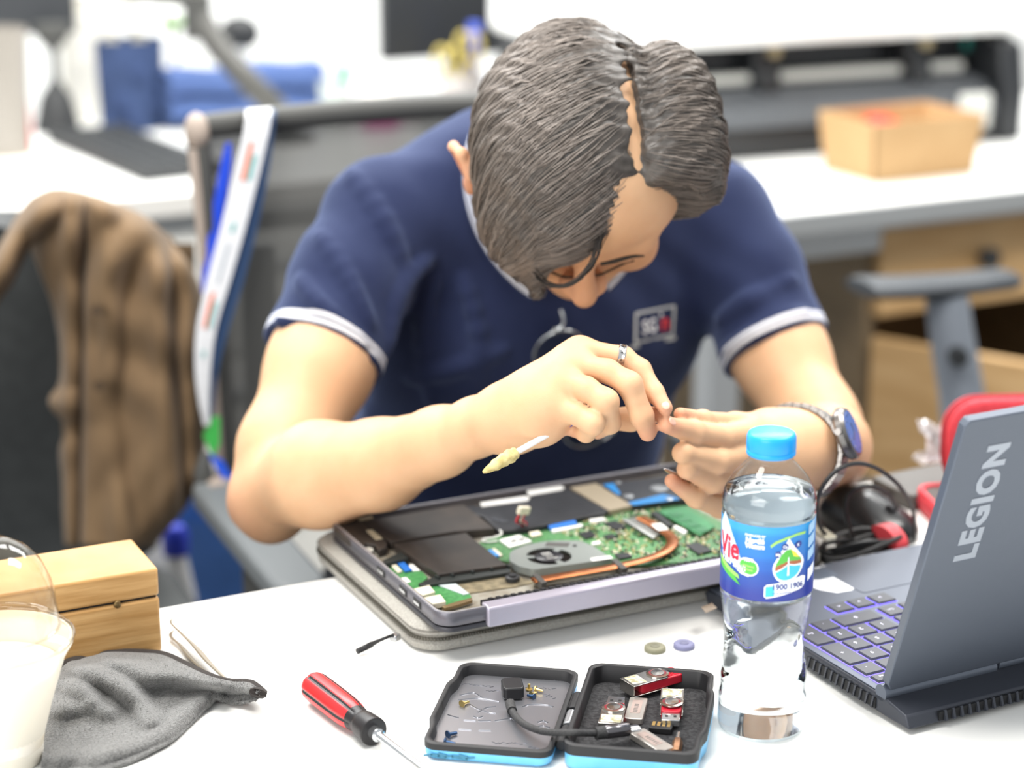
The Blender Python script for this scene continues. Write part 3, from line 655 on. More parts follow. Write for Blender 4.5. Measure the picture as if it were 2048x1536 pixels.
hairG = Grp([left, right, ('-', hell((0, .06, -.09), (.12, .12, .075), .02)),              ('-', Cone(PL[1], PL[2], .006, .0072, .003)), ('-', Cone(PL[2], PL[3], .0072, .0066, .003)), ('-', Cone(PL[3]+HM[:, 2]*.004, PL[4]+HM[:, 2]*.012, .0045, .004, .004)), ('-', Cone(PL[4]+HM[:, 2]*.012, PL[5]+HM[:, 2]*.012, .004, .004, .004))], .01)
class Hw:
    k = .01
    def __call__(s, p):
        d = hairG(p); m = np.abs(d) < .02
        if m.any():
            q = (p[m]-HO) @ HM/HS; a = q[:, 1]+.25*np.abs(q[:, 0]-.028)
            d[m] += (np.sin(a*260+5*np.sin(q[:, 0]*60))*.0008+np.sin(a*610+9*np.sin(q[:, 0]*35+q[:, 2]*30))*.0005)
        return d
hairS = Hw()
V, Q = mesh_sdf(hairS, HO-.2, HO+.2, .0018)
HAIR = mesh_obj('hair', V, Q, m_hair, PERS)
# strands: start on the surface, follow the comb direction over it
NS, KS = 5200, 15
idx = RNG.choice(len(V), NS*2); p0 = V[idx]; h0 = (p0-HO) @ HM/HS
keep = (h0[:, 2] > -.05) & (np.abs(h0[:, 0]-np.interp(h0[:, 1], [-.08, -.01, .06], [.030, .036, .040])) > np.where((h0[:, 1] > -.05) & (h0[:, 2] > .04), .0065, 0)); p0 = p0[keep][:NS]; h0 = h0[keep][:NS]; NS = len(p0)
def grad(f, p, e=.001): return np.stack([f(p+v)-f(p-v) for v in np.eye(3)*e], 1)/(2*e)
off = RNG.uniform(.0002, .0020, NS); step = RNG.uniform(.0035, .0065, NS); jit = RNG.normal(0, .12, NS)
side = np.where(h0[:, 0] < np.interp(h0[:, 1], [-.09, -.01, .085], [.030, .036, .040]), -1., 1.)
pts = [p0]; p = p0.copy()
for k in range(KS):
    h = (p-HO) @ HM/HS; dist = np.abs(h[:, 0]-.035)
    fw = np.where(side < 0, .25+3.2*np.clip(h[:, 1]+.05, 0, .12)+1.5*dist, -.15+3.5*np.clip(h[:, 1], 0, .1)+1.2*dist)+jit
    down = np.where(dist > .075, -1.2, -.3)
    dl = np.stack([side, fw, down], 1); dw = dl @ HM.T
    g = grad(hairS, p); g /= np.linalg.norm(g, axis=1, keepdims=True)+1e-9
    dw -= g*np.sum(dw*g, 1)[:, None]; dw /= np.linalg.norm(dw, axis=1, keepdims=True)+1e-9
    p = p+dw*step[:, None]; d = hairS(p); d = np.where(d > 1, 0, d); p = p-g*np.clip(d-off*(1-.5*k/KS), -.004, .004)[:, None]
    pts.append(p)
S = np.stack(pts, 1)                                   # NS, K, 3
rad = (.00045*np.sin(np.linspace(.35, 3.05, KS+1)))[None, :, None]
T = np.gradient(S, axis=1); T /= np.linalg.norm(T, axis=2, keepdims=True)+1e-9
A = np.cross(T, np.array([.3, .2, .93])); A /= np.linalg.norm(A, axis=2, keepdims=True)+1e-9; B_ = np.cross(T, A)
R3 = np.stack([S+rad*(A*math.cos(a)+B_*math.sin(a)) for a in (0, 2.094, 4.189)], 2)      # NS,K,3,3
Vs = R3.reshape(-1, 3); K1 = KS+1
i = np.arange(NS)[:, None, None]*K1*3+np.arange(KS)[None, :, None]*3; c3 = np.arange(3)[None, None, :]; n3 = (c3+1) % 3
Qs = np.stack([i+c3, i+n3, i+3+n3, i+3+c3], -1).reshape(-1, 4)
m_str = mat('hair_strand', '766d66', .38, spec=.6, attr='col')
tone = RNG.uniform(.55, 1.35, (NS, 1, 1))*np.ones((1, K1*3, 1)); cs = (np.array(lin('786f68')[:3])*tone).reshape(-1, 3)
st = mesh_obj('hair_strands', Vs, Qs, m_str, HAIR, cs); st['kind'] = 'stuff'
# loose forelock that hangs in front of the face
b = MB()
for k in range(18):
    j = RNG.normal(0, 1, 3)*.0011
    L = [(1268, 400), (1240, 432), (1205, 470), (1188, 520), (1165, 553), (1132, 571), (1095, 566), (1062, 538)]
    y = [1.535, 1.525, 1.515, 1.508, 1.505, 1.508, 1.517, 1.53]
    w_ = 1+.15*RNG.normal()
    q = catmull([PY(a+RNG.normal()*2.5, c+RNG.normal()*2.5, yy)+j for (a, c), yy in zip(L, y)], 30); b.tube(q[:int(30*RNG.uniform(.75, 1))], .00045, 4)
for k in range(14):
    L = [(1215, 470), (1170, 500), (1115, 508), (1060, 530), (1020, 500)]; y = [1.525, 1.525, 1.53, 1.54, 1.55]
    q = catmull([PY(a+RNG.normal()*6, c+RNG.normal()*5, yy) for (a, c), yy in zip(L, y)], 20); b.tube(q, .0005, 4)
fl = obj('forelock', b, m_brow, HAIR, world=True)
# ------------------------------------------------------------------ ring, watch, spectacles, the swab in his hand
c = PY(1247, 714, 1.430); a = fR[0][0].b-fR[0][0].a; a = (fR[0][1].b-fR[0][0].a); a /= np.linalg.norm(a)
f0 = fR[0][0]; ctr = f0.a+(f0.b-f0.a)*.97; axr = (f0.b-f0.a)/np.linalg.norm(f0.b-f0.a)
s1 = np.cross(axr, [0, 0, 1.]); s1 /= np.linalg.norm(s1); s2 = np.cross(s1, axr); R_ = np.stack([s1, s2, axr], 1); rr = f0.r2+.0009
m_ring = mat('ring_silver', 'd9d8d6', .15, .95)
b = MB(); b.lathe([(rr-.0012, -.0026), (rr+.0002, -.0028), (rr+.0009, -.0022), (rr+.0005, -.0016), (rr+.0005, .0016), (rr+.0009, .0022), (rr+.0002, .0028), (rr-.0012, .0026)], 48, ctr, R_, caps=False); RG = obj('finger_ring', b, m_ring, PERS, world=True)
b = MB()
for k in range(10):
    t_ = k*math.tau/10; p_ = ctr+R_ @ np.array([(rr+.0006)*math.cos(t_), (rr+.0006)*math.sin(t_), 0]); fr_ = np.stack([R_ @ np.array([-math.sin(t_), math.cos(t_), 0]), axr, R_ @ np.array([math.cos(t_), math.sin(t_), 0])], 1); b.box(p_, (.0018, .0005, .0003), fr_); b.box(p_, (.0005, .0018, .0003), fr_)
obj('engraving', b, m_port if 'port_black' in MATS else mat('port_black', '141416', .5), RG, world=True, smooth=False)
# watch on the other wrist
wa, wb = armL[-1].a, armL[-1].b; wax = (wb-wa)/np.linalg.norm(wb-wa); wc = PY(1594, 898, 1.527); wax = PY(1560, 884, 1.50)-PY(1650, 897, 1.60); wax /= np.linalg.norm(wax); wr = PR(58, wc)+.002
tocam = np.array([0, 0, CH])-wc; tocam /= np.linalg.norm(tocam)
s2 = np.array([.90, -.22, .37]); s2 -= wax*np.dot(s2, wax); s2 /= np.linalg.norm(s2); s1 = np.cross(s2, wax); R_ = np.stack([s1, wax, s2], 1)    # s2: where the dial looks
WT = None; b = MB()
def wrad(t_, q=0.):
    dv = R_ @ np.array([math.sin(t_), 0, math.cos(t_)]); rs = np.arange(.012, .045, .0005); dd_ = skin(wc+R_ @ np.array([0, q, 0])+np.outer(rs, dv)); k_ = np.nonzero(dd_ > .0018)[0]; return rs[k_[0]] if len(k_) else .04
Ls = 30
for k in range(Ls):
    t_ = k*math.tau/Ls+.05; wr = wrad(t_)
    for q in (-1, 0, 1):
        p_ = wc+R_ @ np.array([wr*math.sin(t_), q*.0065, wr*math.cos(t_)]); fr_ = np.stack([R_ @ np.array([math.cos(t_), 0, -math.sin(t_)]), wax, R_ @ np.array([math.sin(t_), 0, math.cos(t_)])], 1); b.box(p_, (wr*math.tau/Ls*1.02, .0062 if q == 0 else .0055, .0036), fr_)
wr = wrad(0.)
m_wst = mat('watch_steel', '7f7c79', .32, .9)
WT = obj('wrist_watch', b, m_wst, PERS, world=True, bev=.0004)
dc = wc+s2*(wr+.0015); RR = np.stack([s1, wax, s2], 1)
b = MB(); b.lathe([(.0190, 0), (.0205, .002), (.0205, .006), (.0185, .0085), (.0168, .0088)], 48, dc, RR); obj('watch_case', b, m_wst, WT, world=True)
b = MB(); b.lathe([(.0168, .0080), (.0166, .0091), (0, .0096)], 48, dc, RR); obj('dial', b, mat('dial_blue', '3f62a8', .3, spec=.4), WT, world=True)
b = MB(); [b.box(dc+RR @ np.array([.014*math.cos(k*math.tau/12), .014*math.sin(k*math.tau/12), .0093]), (.0008, .0022, .0003), RR @ rotm(rz=k*math.tau/12-math.pi/2)) for k in range(12)]; b.box(dc+RR @ np.array([.003, .003, .0097]), (.0008, .010, .0003), RR @ rotm(rz=-.8)); b.box(dc+RR @ np.array([-.003, .001, .0097]), (.0010, .008, .0003), RR @ rotm(rz=1.2)); obj('hands', b, m_wst, WT, world=True, smooth=False)
b = MB(); q = dc+RR @ np.array([0, .0215, .004]); b.cyl(q, q+wax*.004, .0026, n=14); obj('crown', b, m_wst, WT, world=True)
# spectacles hanging at the front of the shirt, one lens above the other
g1 = hit(shirt, 1110, 690); g2 = hit(shirt, 1168, 842); gn = nrm(shirt, (g1+g2)/2, .01); gn = gn*1.0
SP = thing('spectacles', 'round metal-rimmed glasses hanging from the front of the polo shirt', 'glasses', g1, 0)
gy = g1-g2; gy -= gn*np.dot(gy, gn); gl = np.linalg.norm(gy); gy /= gl; gx = np.cross(gy, gn); RR = np.stack([gx, gy, gn], 1); m_rimg = mat('rim_metal', 'b0b4b6', .25, .85); m_lens = mixmat('lens_glass', 'dfe4e4', 1.5, .02)
for k, g in enumerate((g1, g2)):
    g = g+gn*.010; b = MB(); rl = .0235; b.tube([g+RR @ np.array([rl*math.cos(a), rl*.96*math.sin(a), 0]) for a in np.linspace(0, math.tau, 48, endpoint=False)], .0012, 8, closed=True); o = obj('lens_rim', b, m_rimg, SP, world=True)
    b = MB(); b.grid(np.array([[g+RR @ np.array([rl*f*math.cos(a), rl*.96*f*math.sin(a), .002*(1-f*f)]) for a in np.linspace(0, math.tau, 32, endpoint=False)] for f in (.02, .5, 1)]), cv=True); obj('lens', b, m_lens, o, world=True)
b = MB(); mid = (g1+g2)/2+gn*.011; b.tube(catmull([g1+gn*.010-gy*.0225, mid+gx*.004+gn*.003, g2+gn*.010+gy*.0225], 12), .0013, 8); obj('bridge', b, m_rimg, SP, world=True)
b = MB(); h1 = g1+gn*.010+gy*.0225; b.tube(catmull([h1, h1+gx*.012+gy*.004, h1+gx*.016+gy*.010-gn*.012], 12), .0016, 8); b.ball(h1+gx*.004+gy*.002, .0028, 12); obj('hinge_arm', b, m_rimg, SP, world=True)
b = MB(); h2 = g2+gn*.010-gy*.0225; b.tube(catmull([h2+gx*.01, h2+gx*.022+gy*.006, h2+gx*.024+gy*.03], 12), .0013, 8); b.ball(h2+gx*.02+gy*.004, .003, 12); obj('hinge_arm', b, m_rimg, SP, world=True)
# swab held under the curled little finger
SW = thing('foam_swab', 'white-handled swab with yellowed tip held under the curled little finger', 'swab', PY(1040, 905, 1.385), 0)
p0, p1, p2, p3 = PY(966, 945, 1.372), PY(1032, 905, 1.383), PY(1090, 872, 1.392), PY(1142, 846, 1.402)
b = MB(); b.tube([p1+(p0-p1)*.15, p1, p2, p3], .0021, 10); obj('handle', b, mat('swab_white', 'e9e9ea', .35), SW, world=True)
b = MB(); b.tube([p2+(p3-p2)*.38, p3+(p3-p2)*.05], .0026, 10); obj('blue_grip', b, mat('swab_blue', '2f49c4', .4), SW, world=True)
tv = catmull([p1+(p2-p1)*.03, p1+(p0-p1)*.25, p1+(p0-p1)*.6, p0], 14); b = MB(); b.tube(tv, np.interp(np.linspace(0, 1, 14), [0, .25, .7, 1], [.0036, .0052, .0040, .0010])*(1+.08*np.sin(np.arange(14)*2.3)), 12); obj('foam_tip', b, mat('swab_yellow', 'cfc089', .85, noise=(200, 'b3a269')), SW, world=True)
# silver pick behind the little finger
a, c_ = PY(1328, 938, 1.432), PY(1392, 968, 1.445); PK = thing('metal_pick', 'thin silver pick held behind the little finger over the hard drive', 'pick', a, 0); b = MB(); b.tube([a, a+(c_-a)*.1, c_], [.0006, .0014, .0016], 8); obj('shaft', b, m_ring, PK, world=True)
b = MB(); b.tube([c_, c_+(c_-a)*.3], .0022, 8); obj('grip', b, m_wst, PK, world=True)
# ------------------------------------------------------------------ things on the front desk: sleeve and opened laptop
LY = math.radians(25.9)
m_felt = mat('grey_felt', 'a9a69e', .95, noise=(900, '95928b', (1, 1, 1)), bump=(500, .5), spec=.2, sheen=.2)
m_felt2 = mat('grey_tape', 'b3afa5', .85, noise=(400, '9a968c', (1, 6, 1)), spec=.2)
m_zip = mat('zip_teeth', '5b5850', .45, .3)
so = PZ(846, 1312, TT); so = np.array([so[0], so[1], TT])
t = thing('laptop_sleeve', 'grey felt laptop sleeve lying flat under the opened laptop', 'sleeve', so, LY)
SL, SWd, SHt = .350, .222, .0235
def rring(ins, z, r, nseg=7): return [(x, y, z) for x, y in rrect(SL-2*ins, SWd-2*ins, r-ins*.5, nseg, SL/2-.004, SWd/2-.004)]
def shell(rows, r):
    b = MB(); R_ = np.array([rring(i, z, r) for i, z in rows]); k = b.n; n = R_.shape[1]; b.grid(R_, cv=True, flip=True)
    b.f += [list(range(n))[::-1], list(range((len(rows)-1)*n, len(rows)*n))]; b.m += [0, 0]; return b
obj('lower_shell', shell([(.006, 0), (.001, .003), (0, .0075), (.0015, .010)], .022), m_felt, t)
obj('upper_shell', shell([(.0015, .0135), (0, .0155), (.0005, .0185), (.004, .0215), (.012, .0228), (.03, .0235)], .022), m_felt, t)
obj('zip_tape', shell([(.0025, .0098), (.0015, .0104), (.0015, .0132), (.0025, .0138)], .021), m_felt2, t)
b = MB(); rp = np.array(rring(.0008, .0118, .022, 14)); b.tube(rp, .0011, 6, closed=True)
seg = np.concatenate([rp, rp[:1]]); L_ = np.r_[0, np.cumsum(np.linalg.norm(np.diff(seg, axis=0), axis=1))]
for s_ in np.arange(0, L_[-1], .0022):
    i = min(np.searchsorted(L_, s_, side='right')-1, len(seg)-2); f_ = (s_-L_[i])/(L_[i+1]-L_[i]); q = seg[i]*(1-f_)+seg[i+1]*f_; dv = seg[i+1]-seg[i]; a = math.atan2(dv[1], dv[0])
    b.box(q, (.0012, .0036, .0022), rotm(rz=a))
obj('zip_teeth', b, m_zip, t, smooth=False)
b = MB(); rp = np.array(rring(.0002, .0176, .022, 10)); b.tube(rp, .0006, 5, closed=True); obj('seam', b, mat('felt_seam', '6f6c66', .9), t)
def loc_of(t, p): return np.array(wm(t).inverted() @ Vector(p))
zs = loc_of(t, PZ(790, 1275, TT+.012))
b = MB(); b.box(zs, (.007, .006, .005), rotm(rz=.5)); q = obj('zip_slider', b, mat('steel', 'b9babb', .25, .9), t, bev=.0012)
b = MB(); pt = [loc_of(t, PZ(x, y, TT+z)) for x, y, z in ((786, 1270, .015), (768, 1277, .016), (750, 1285, .011), (735, 1293, .006), (714, 1303, .004))]
b.tube(catmull(pt, 14), [.0012]*6+[.0016]*2+[.0022]*6, 8); obj('zip_pull', b, mat('black_rubber', '1d1d1f', .6), q)
# ---- the laptop, underside up with its cover off
LZ = TT+SHt
lo_ = PZ(880, 1231, LZ+.0155); lo_ = np.array([lo_[0], lo_[1], LZ])
LT = thing('disassembled_laptop', 'dark grey laptop lying opened on the felt sleeve with its circuit board bare', 'laptop', lo_, LY)
LL, LW, LH = .324, .219, .0155
m_case = mat('case_grey', '66656c', .38, .55); m_casel = mat('case_lilac', 'a9a5b3', .38, .4); m_cased = mat('case_dark', '3f3f44', .4, .4)
m_inner = mat('inner_silver', 'a39f94', .45, .3, noise=(60, '847a68'))
rr0 = rrect(LL, LW, .014, 8, LL/2, LW/2)
b = MB(); b.prism(rrect(LL, LW, .014, 8, LL/2, LW/2), 0, .0040); obj('screen_lid', b, m_cased, LT, bev=.0012)
b = MB(); b.prism(rrect(LL-.002, LW-.002, .013, 8, LL/2, LW/2), .0046, .0075); obj('inner_tray', b, m_inner, LT)
def rim(ins, z): return [(x, y, z) for x, y in rrect(LL-2*ins, LW-2*ins, max(.014-ins, .003), 8, LL/2, LW/2)]
b = MB(); b.grid(np.array([rim(.0035, .0074), rim(.0035, .0150), rim(.0028, LH), rim(.0008, LH), rim(0, .0148), rim(0, .0056), rim(.001, .0046), rim(.0035, .0046)]), cv=True, cu=True)
obj('case_rim', b, m_case, LT, ang=50)
b = MB(); b.grid(np.array([rim(.0024, LH+.00015), rim(.0009, LH+.00015)]), cv=True, flip=True, cu=False); obj('rim_edge', b, mat('edge_silver', 'b9b9bd', .35, .5), LT)
b = MB(); b.prism([(-.0045, .0010), (-.0030, .0150), (.0005, LH+.0008), (.0085, LH+.0008), (.0085, .001)], .036, .287, R=np.array([[0, 0, 1], [1, 0, 0], [0, 1, 0]])); obj('hinge_cover', b, m_casel, LT, bev=.0012)
b = MB(); b.box((.16, .0115, .0135), (.245, .004, .004)); [b.box((.045+i*.006, .0115, .0158), (.003, .003, .0012)) for i in range(40)]; obj('exhaust_grille', b, mat('grille_black', '1b1a1d', .5), LT)
m_port = mat('port_black', '141416', .5); m_steel = MATS['steel']
for y, ln, nm in ((.108, .015, 'video_port'), (.066, .0135, 'usb_port'), (.040, .0135, 'usb_port')):
    b = MB(); b.box((-.0001, y, .0100), (.0012, ln, .0058)); q = obj(nm, b, m_port, LT, bev=.0008)
    b = MB(); b.box((-.0006, y, .0100), (.0010, ln*.72, .0020)); obj('contact_tongue', b, m_steel, q)
def z3(x, y): return 580+x/4.518, 920+y/4.518
def z4(x, y): return 960+x/4.267, 920+y/4.267
def lp(px, py, z=.0125):
    return loc_of(LT, PZ(px, py, LZ+z))[:2]
def pp(name, pts, zf, z0, z1, m, bev=.0004, parent=None, ins=0., kind=None):
    b = MB(); b.prism([tuple(lp(*zf(x, y), z1)) for x, y in pts], z0, z1); o = obj(name, b, m, parent or LT, bev=bev)
    if kind: o['kind'] = kind
    return o
m_blk = mat('battery_black', '3b342f', .5, noise=(40, '2f2a27')); m_bat = mat('battery_dark', '2a2b2f', .45, noise=(50, '222327')); m_pcb = mat('circuit_green', '2c6a3e', .4, noise=(420, '5f8a58', (1, 1, 1)), bump=(300, .3))
m_pcb2 = mat('circuit_pale', '4f8f55', .4, noise=(300, '3a7a45')); m_tan = mat('tan_tape', 'b7ac92', .6); m_stk = mat('white_sticker', 'e6e6e2', .5); m_blue = mat('ribbon_blue', '2a6cc0', .4); m_cop = mat('copper', 'a8683f', .32, .75, noise=(60, '8a5431')); m_fan = mat('fan_plate', '9aa09d', .35, .5)
m_chip = mat('chip_black', '2c2d2f', .35); m_cream = mat('connector_cream', 'd9d2bd', .5); m_gold = mat('gold_parts', 'c9b98a', .35, .5)
pp('speaker_box', [(392, 615), (610, 528), (650, 550), (880, 740), (872, 790), (805, 812), (770, 762), (690, 752), (645, 792)], z3, .0076, .0142, m_blk, .0008)
q = lp(*z3(703, 805), .0128); b = MB(); b.lathe([(.0045, .0076), (.0045, .0122), (.0040, .0128), (.0016, .0128), (.0013, .0120), (0, .0120)], 24, (q[0], q[1], 0)); obj('speaker_driver', b, mat('disc_pale', 'd8d6cd', .4, .3), LT)
pp('drive_cover', [(655, 548), (1570, 398), (1850, 618), (1490, 645), (912, 738)], z3, .0076, .0146, m_blk, .0006)
pp('drive_cover', [(940, 757), (1590, 655), (1955, 945), (1340, 1030)], z3, .0076, .0146, m_blk, .0006)
pp('tan_sticker', [(608, 522), (735, 500), (755, 525), (630, 548)], z3, .0146, .0150, m_tan, .0001); pp('tan_sticker', [(688, 635), (745, 628), (840, 708), (775, 718)], z3, .0142, .0147, m_tan, .0001)
m_brk = mat('bracket_black', '262a29', .45)
pp('bracket_rail', [(1160, 1112), (1320, 1048), (1990, 955), (1988, 1012), (1560, 1080), (1190, 1132)], z3, .0076, .0118, m_brk, .0005)
pp('bracket_rail', [(838, 905), (1000, 828), (1072, 882), (860, 932)], z3, .0076, .0138, m_brk, .0005)
b = MB(); ch_ = [tuple(lp(*z3(x, y), .0126)) for x, y in ((1330, 1062), (1460, 1040), (1640, 1012), (1810, 985), (1970, 962))]
for (x, y) in ch_: b.box((x, y, .0128), (.0016, .005, .0022), rotm(rz=.3))
obj('bracket_ribs', b, m_brk, LT)
pp('port_board', [(838, 945), (960, 925), (1200, 1012), (1245, 1060), (1170, 1125), (1400, 1150), (1620, 1205), (1640, 1240), (1375, 1330), (1300, 1300)], z3, .0076, .0092, m_pcb2, .0002)
pp('usb_socket', [(1105, 1165), (1260, 1128), (1312, 1190), (1200, 1222)], z3, .0092, .0135, m_cream); pp('usb_socket', [(1205, 1242), (1360, 1212), (1410, 1278), (1290, 1300)], z3, .0092, .0135, m_cream)
pp('board_label', [(975, 1068), (1050, 1058), (1095, 1098), (1040, 1115)], z3, .0093, .0096, m_stk, .0001)
pp('ribbon_cable', [(970, 930), (1030, 918), (1105, 990), (1040, 1002)], z3, .0098, .0112, m_blue, .0002); pp('ribbon_cable', [(1075, 945), (1110, 938), (1175, 995), (1085, 1000)], z3, .0094, .0102, m_stk, .0002)
pp('ribbon_connector', [(905, 940), (950, 930), (1015, 1000), (975, 1015)], z3, .0092, .0108, m_cream); pp('white_ribbon', [(1340, 1130), (1500, 1115), (1620, 1205), (1570, 1215)], z3, .0093, .0099, mat('ribbon_pale', 'b9c4c6', .4), .0002)
pp('hinge_plate', [(1370, 1320), (1480, 1285), (1640, 1240), (1650, 1262), (1500, 1310), (1400, 1335)], z3, .0092, .0118, mat('brass_plate', '8e7a5a', .4, .6))
# battery
pp('battery', [(-240, 405), (0, 385), (420, 330), (455, 285), (750, 240), (1095, 428), (1060, 455), (900, 478), (540, 555), (380, 585), (200, 600), (150, 592), (30, 480)], z4, .0076, .0140, m_bat, .0008)
b = MB()
for i in range(7):
    a = lp(*z4(470+i*16+20, 300+i*22), .0146); c_ = lp(*z4(760+i*30, 258+i*24), .0146); b.tube([(a[0], a[1], .0141), (c_[0], c_[1], .0141)], .0005, 6)
for i in range(3):
    a = lp(*z4(120+i*45, 500+i*10), .0146); b.box((a[0], a[1], .0142), (.006, .004, .0006))
obj('battery_ridges', b, mat('ridge_grey', '3e4045', .4), LT)
pp('foam_strip', [(0, 362), (390, 305), (425, 318), (410, 345), (15, 395)], z4, .0140, .0150, mat('foam_pale', 'c4c4c2', .7), .0004); pp('foam_strip', [(400, 262), (690, 218), (722, 232), (700, 252), (420, 300)], z4, .0125, .0148, mat('foam_pale', 'c4c4c2', .7), .0004)
pp('metal_strut', [(772, 232), (990, 195), (1302, 385), (1105, 428)], z4, .0076, .0142, mat('strut_beige', '9d917d', .5, .3), .0006)
HDz = pp('hard_drive', [(1045, 208), (1625, 125), (1930, 300), (1312, 388)], z4, .0076, .0145, mat('drive_black', '35373c', .4), .0006)
pp('drive_label', [(1050, 207), (1140, 196), (1200, 285), (1185, 300)], z4, .0145, .0148, mat('label_blue', '2d7fc0', .4), .0001, HDz); pp('drive_label', [(1262, 362), (1420, 325), (1560, 288), (1690, 322), (1700, 335), (1312, 386)], z4, .0145, .0148, mat('label_blue', '2d7fc0', .4), .0001, HDz)
for x, y, r in ((1180, 190, .0026), (1268, 305, .0042), (1530, 238, .0075), (1615, 330, .0032)):
    q = lp(*z4(x, y), .0150); b = MB(); b.lathe([(r, .0145), (r, .0151), (r*.8, .0153), (r*.45, .0153), (r*.4, .0149), (0, .0149)], 24, (q[0], q[1], 0)); obj('drive_hub', b, mat('hub_silver', 'b8bcbf', .3, .7), HDz)
# main board
MBd = pp('motherboard', [(-20, 710), (170, 640), (540, 562), (900, 492), (1120, 462), (1560, 392), (1780, 385), (2400, 700), (2560, 740), (2560, 800), (1270, 905), (1000, 945), (250, 870), (160, 850)], z4, .0076, .0094, m_pcb, .0002)
pp('dust_shield', [(-300, 1030), (200, 960), (480, 1040), (300, 1080), (-180, 1150), (-320, 1180)], z4, .0076, .0084, mat('dusty_metal', '8f846a', .7, .2, noise=(150, '6d6450')), .0002)
bc = [MB(), MB(), MB()]
poly = np.array([lp(*z4(x, y), .0100) for x, y in ((560, 570), (900, 505), (1540, 410), (2300, 700), (2300, 770), (1500, 860), (1130, 800))])
def inpoly(p):
    c = False; n = len(poly)
    for i in range(n):
        a, d = poly[i], poly[(i+1) % n]
        if (a[1] > p[1]) != (d[1] > p[1]) and p[0] < (d[0]-a[0])*(p[1]-a[1])/(d[1]-a[1])+a[0]: c = not c
    return c
rg = np.random.default_rng(3); lo2, hi2 = poly.min(0), poly.max(0); cnt = 0
while cnt < 620:
    p = lo2+rg.random(2)*(hi2-lo2)
    if not inpoly(p): continue
    k = rg.integers(0, 3); s_ = rg.uniform(.0008, .0022, 2); bc[k].box((p[0], p[1], .0094+.0006), (s_[0], s_[1], rg.uniform(.0008, .0018))); cnt += 1
for k, mm in enumerate((m_gold, m_chip, m_cream)): o = obj('board_components', bc[k], mm, MBd, smooth=False); o['kind'] = 'stuff'
for pts in ([(1060, 530), (1160, 515), (1250, 570), (1150, 590)], [(840, 620), (940, 600), (1000, 640), (900, 665)], [(1750, 720), (1860, 700), (1980, 770), (1870, 800)], [(1150, 800), (1260, 785), (1300, 820), (1190, 840)], [(1060, 640), (1130, 625), (1165, 655), (1090, 672)]): pp('chip', pts, z4, .0094, .0112, m_chip, .0002, MBd)
pp('wireless_card', [(165, 680), (335, 637), (445, 690), (255, 742)], z4, .0098, .0114, m_stk, .0002)
b = MB()
for i in range(14):
    q = lp(*z4(250+(i % 7)*22+(i//7)*20, 705-(i % 7)*4-(i//7)*22), .0116); b.box((q[0], q[1], .01145), (.0022, .0009*(1+i % 3), .0002))
obj('card_print', b, m_chip, LT, smooth=False)
pp('ribbon_cable', [(553, 522), (792, 475), (832, 543), (602, 582)], z4, .0102, .0128, m_blue, .0005); pp('ribbon_connector', [(600, 588), (868, 543), (880, 560), (628, 608)], z4, .0096, .0116, m_stk, .0002)
pp('ribbon_cable', [(40, 775), (95, 760), (170, 815), (115, 825)], z4, .0098, .0112, mat('ribbon_sky', '4a94d8', .4), .0002); pp('ribbon_connector', [(100, 755), (130, 750), (195, 808), (165, 818)], z4, .0096, .0112, m_cream)
pp('square_coil', [(415, 615), (500, 600), (530, 630), (440, 650)], z4, .0096, .0116, m_cream)
b = MB(); q0 = lp(*z4(178, 600), .013); pts = [(*lp(*z4(x, y), z), z) for x, y, z in ((170, 600, .0135), (185, 630, .014), (120, 660, .0125), (50, 670, .012), (20, 690, .011), (80, 700, .0105), (150, 690, .0105))]
b.tube(catmull(pts, 24), .0007, 8); obj('antenna_wire', b, m_stk, LT)
pl0 = lp(*z4(385, 585), .012); top = loc_of(LT, PZ(*z4(372, 430), LZ+.030)); 
b = MB(); b.box((top[0], top[1], top[2]), (.0115, .004, .0065), rotm(.2, .25, .3)); q = obj('power_plug', b, m_cream, LT, bev=.0008)
for i, mm in enumerate((mat('wire_red', 'c8303c', .4), m_chip, mat('wire_white', 'd9d9d2', .4), mat('wire_red', 'c8303c', .4))):
    b = MB(); o_ = np.array([.0022*(i-1.5), .0006*i, 0]); b.tube(catmull([top+o_-[0, 0, .002], top+o_*.9+[-.003, .001, -.009], (pl0[0]+o_[0]*.6, pl0[1]+.002, .0155), (pl0[0]+o_[0]*.3, pl0[1], .0105)], 14), .0008, 7); obj('plug_wire', b, mm, q)
# fan
fc = lp(*z4(588, 822), .0150)
out = [lp(*z4(x, y), .0150) for x, y in ((250, 800), (290, 765), (390, 728), (540, 697), (660, 688), (850, 688), (965, 735), (1060, 800), (1132, 842), (820, 888), (460, 938), (330, 908), (255, 862))]
FAN = None
ang_ = np.linspace(0, math.tau, 48, endpoint=False)
oc = np.array(out); oa = np.arctan2(oc[:, 1]-fc[1], oc[:, 0]-fc[0]); orr = np.linalg.norm(oc-fc, axis=1); od = np.argsort(oa)
def ray_out(a):
    best = None
    for i in range(len(oc)):
        p1, p2 = oc[i]-fc, oc[(i+1) % len(oc)]-fc; dv = np.array([math.cos(a), math.sin(a)]); M = np.array([dv, p1-p2]).T
        if abs(np.linalg.det(M)) < 1e-12: continue
        s_, u_ = np.linalg.solve(M, p1)
        if s_ > 0 and -1e-9 <= u_ <= 1+1e-9: best = s_ if best is None else max(best, s_)
    return best
ro_ = np.array([ray_out(a) for a in ang_]); dirs = np.stack([np.cos(ang_), np.sin(ang_)], 1); ri = .0172
def fr(r, z): return np.concatenate([fc+dirs*np.broadcast_to(r, (48,))[:, None], np.full((48, 1), z)], 1)
b = MB(); b.grid(np.array([fr(ri, .0142), fr(ri, .0152), fr(ro_, .0152), fr(ro_, .0095), fr(ro_*.96, .0095)]), cv=True, flip=False)
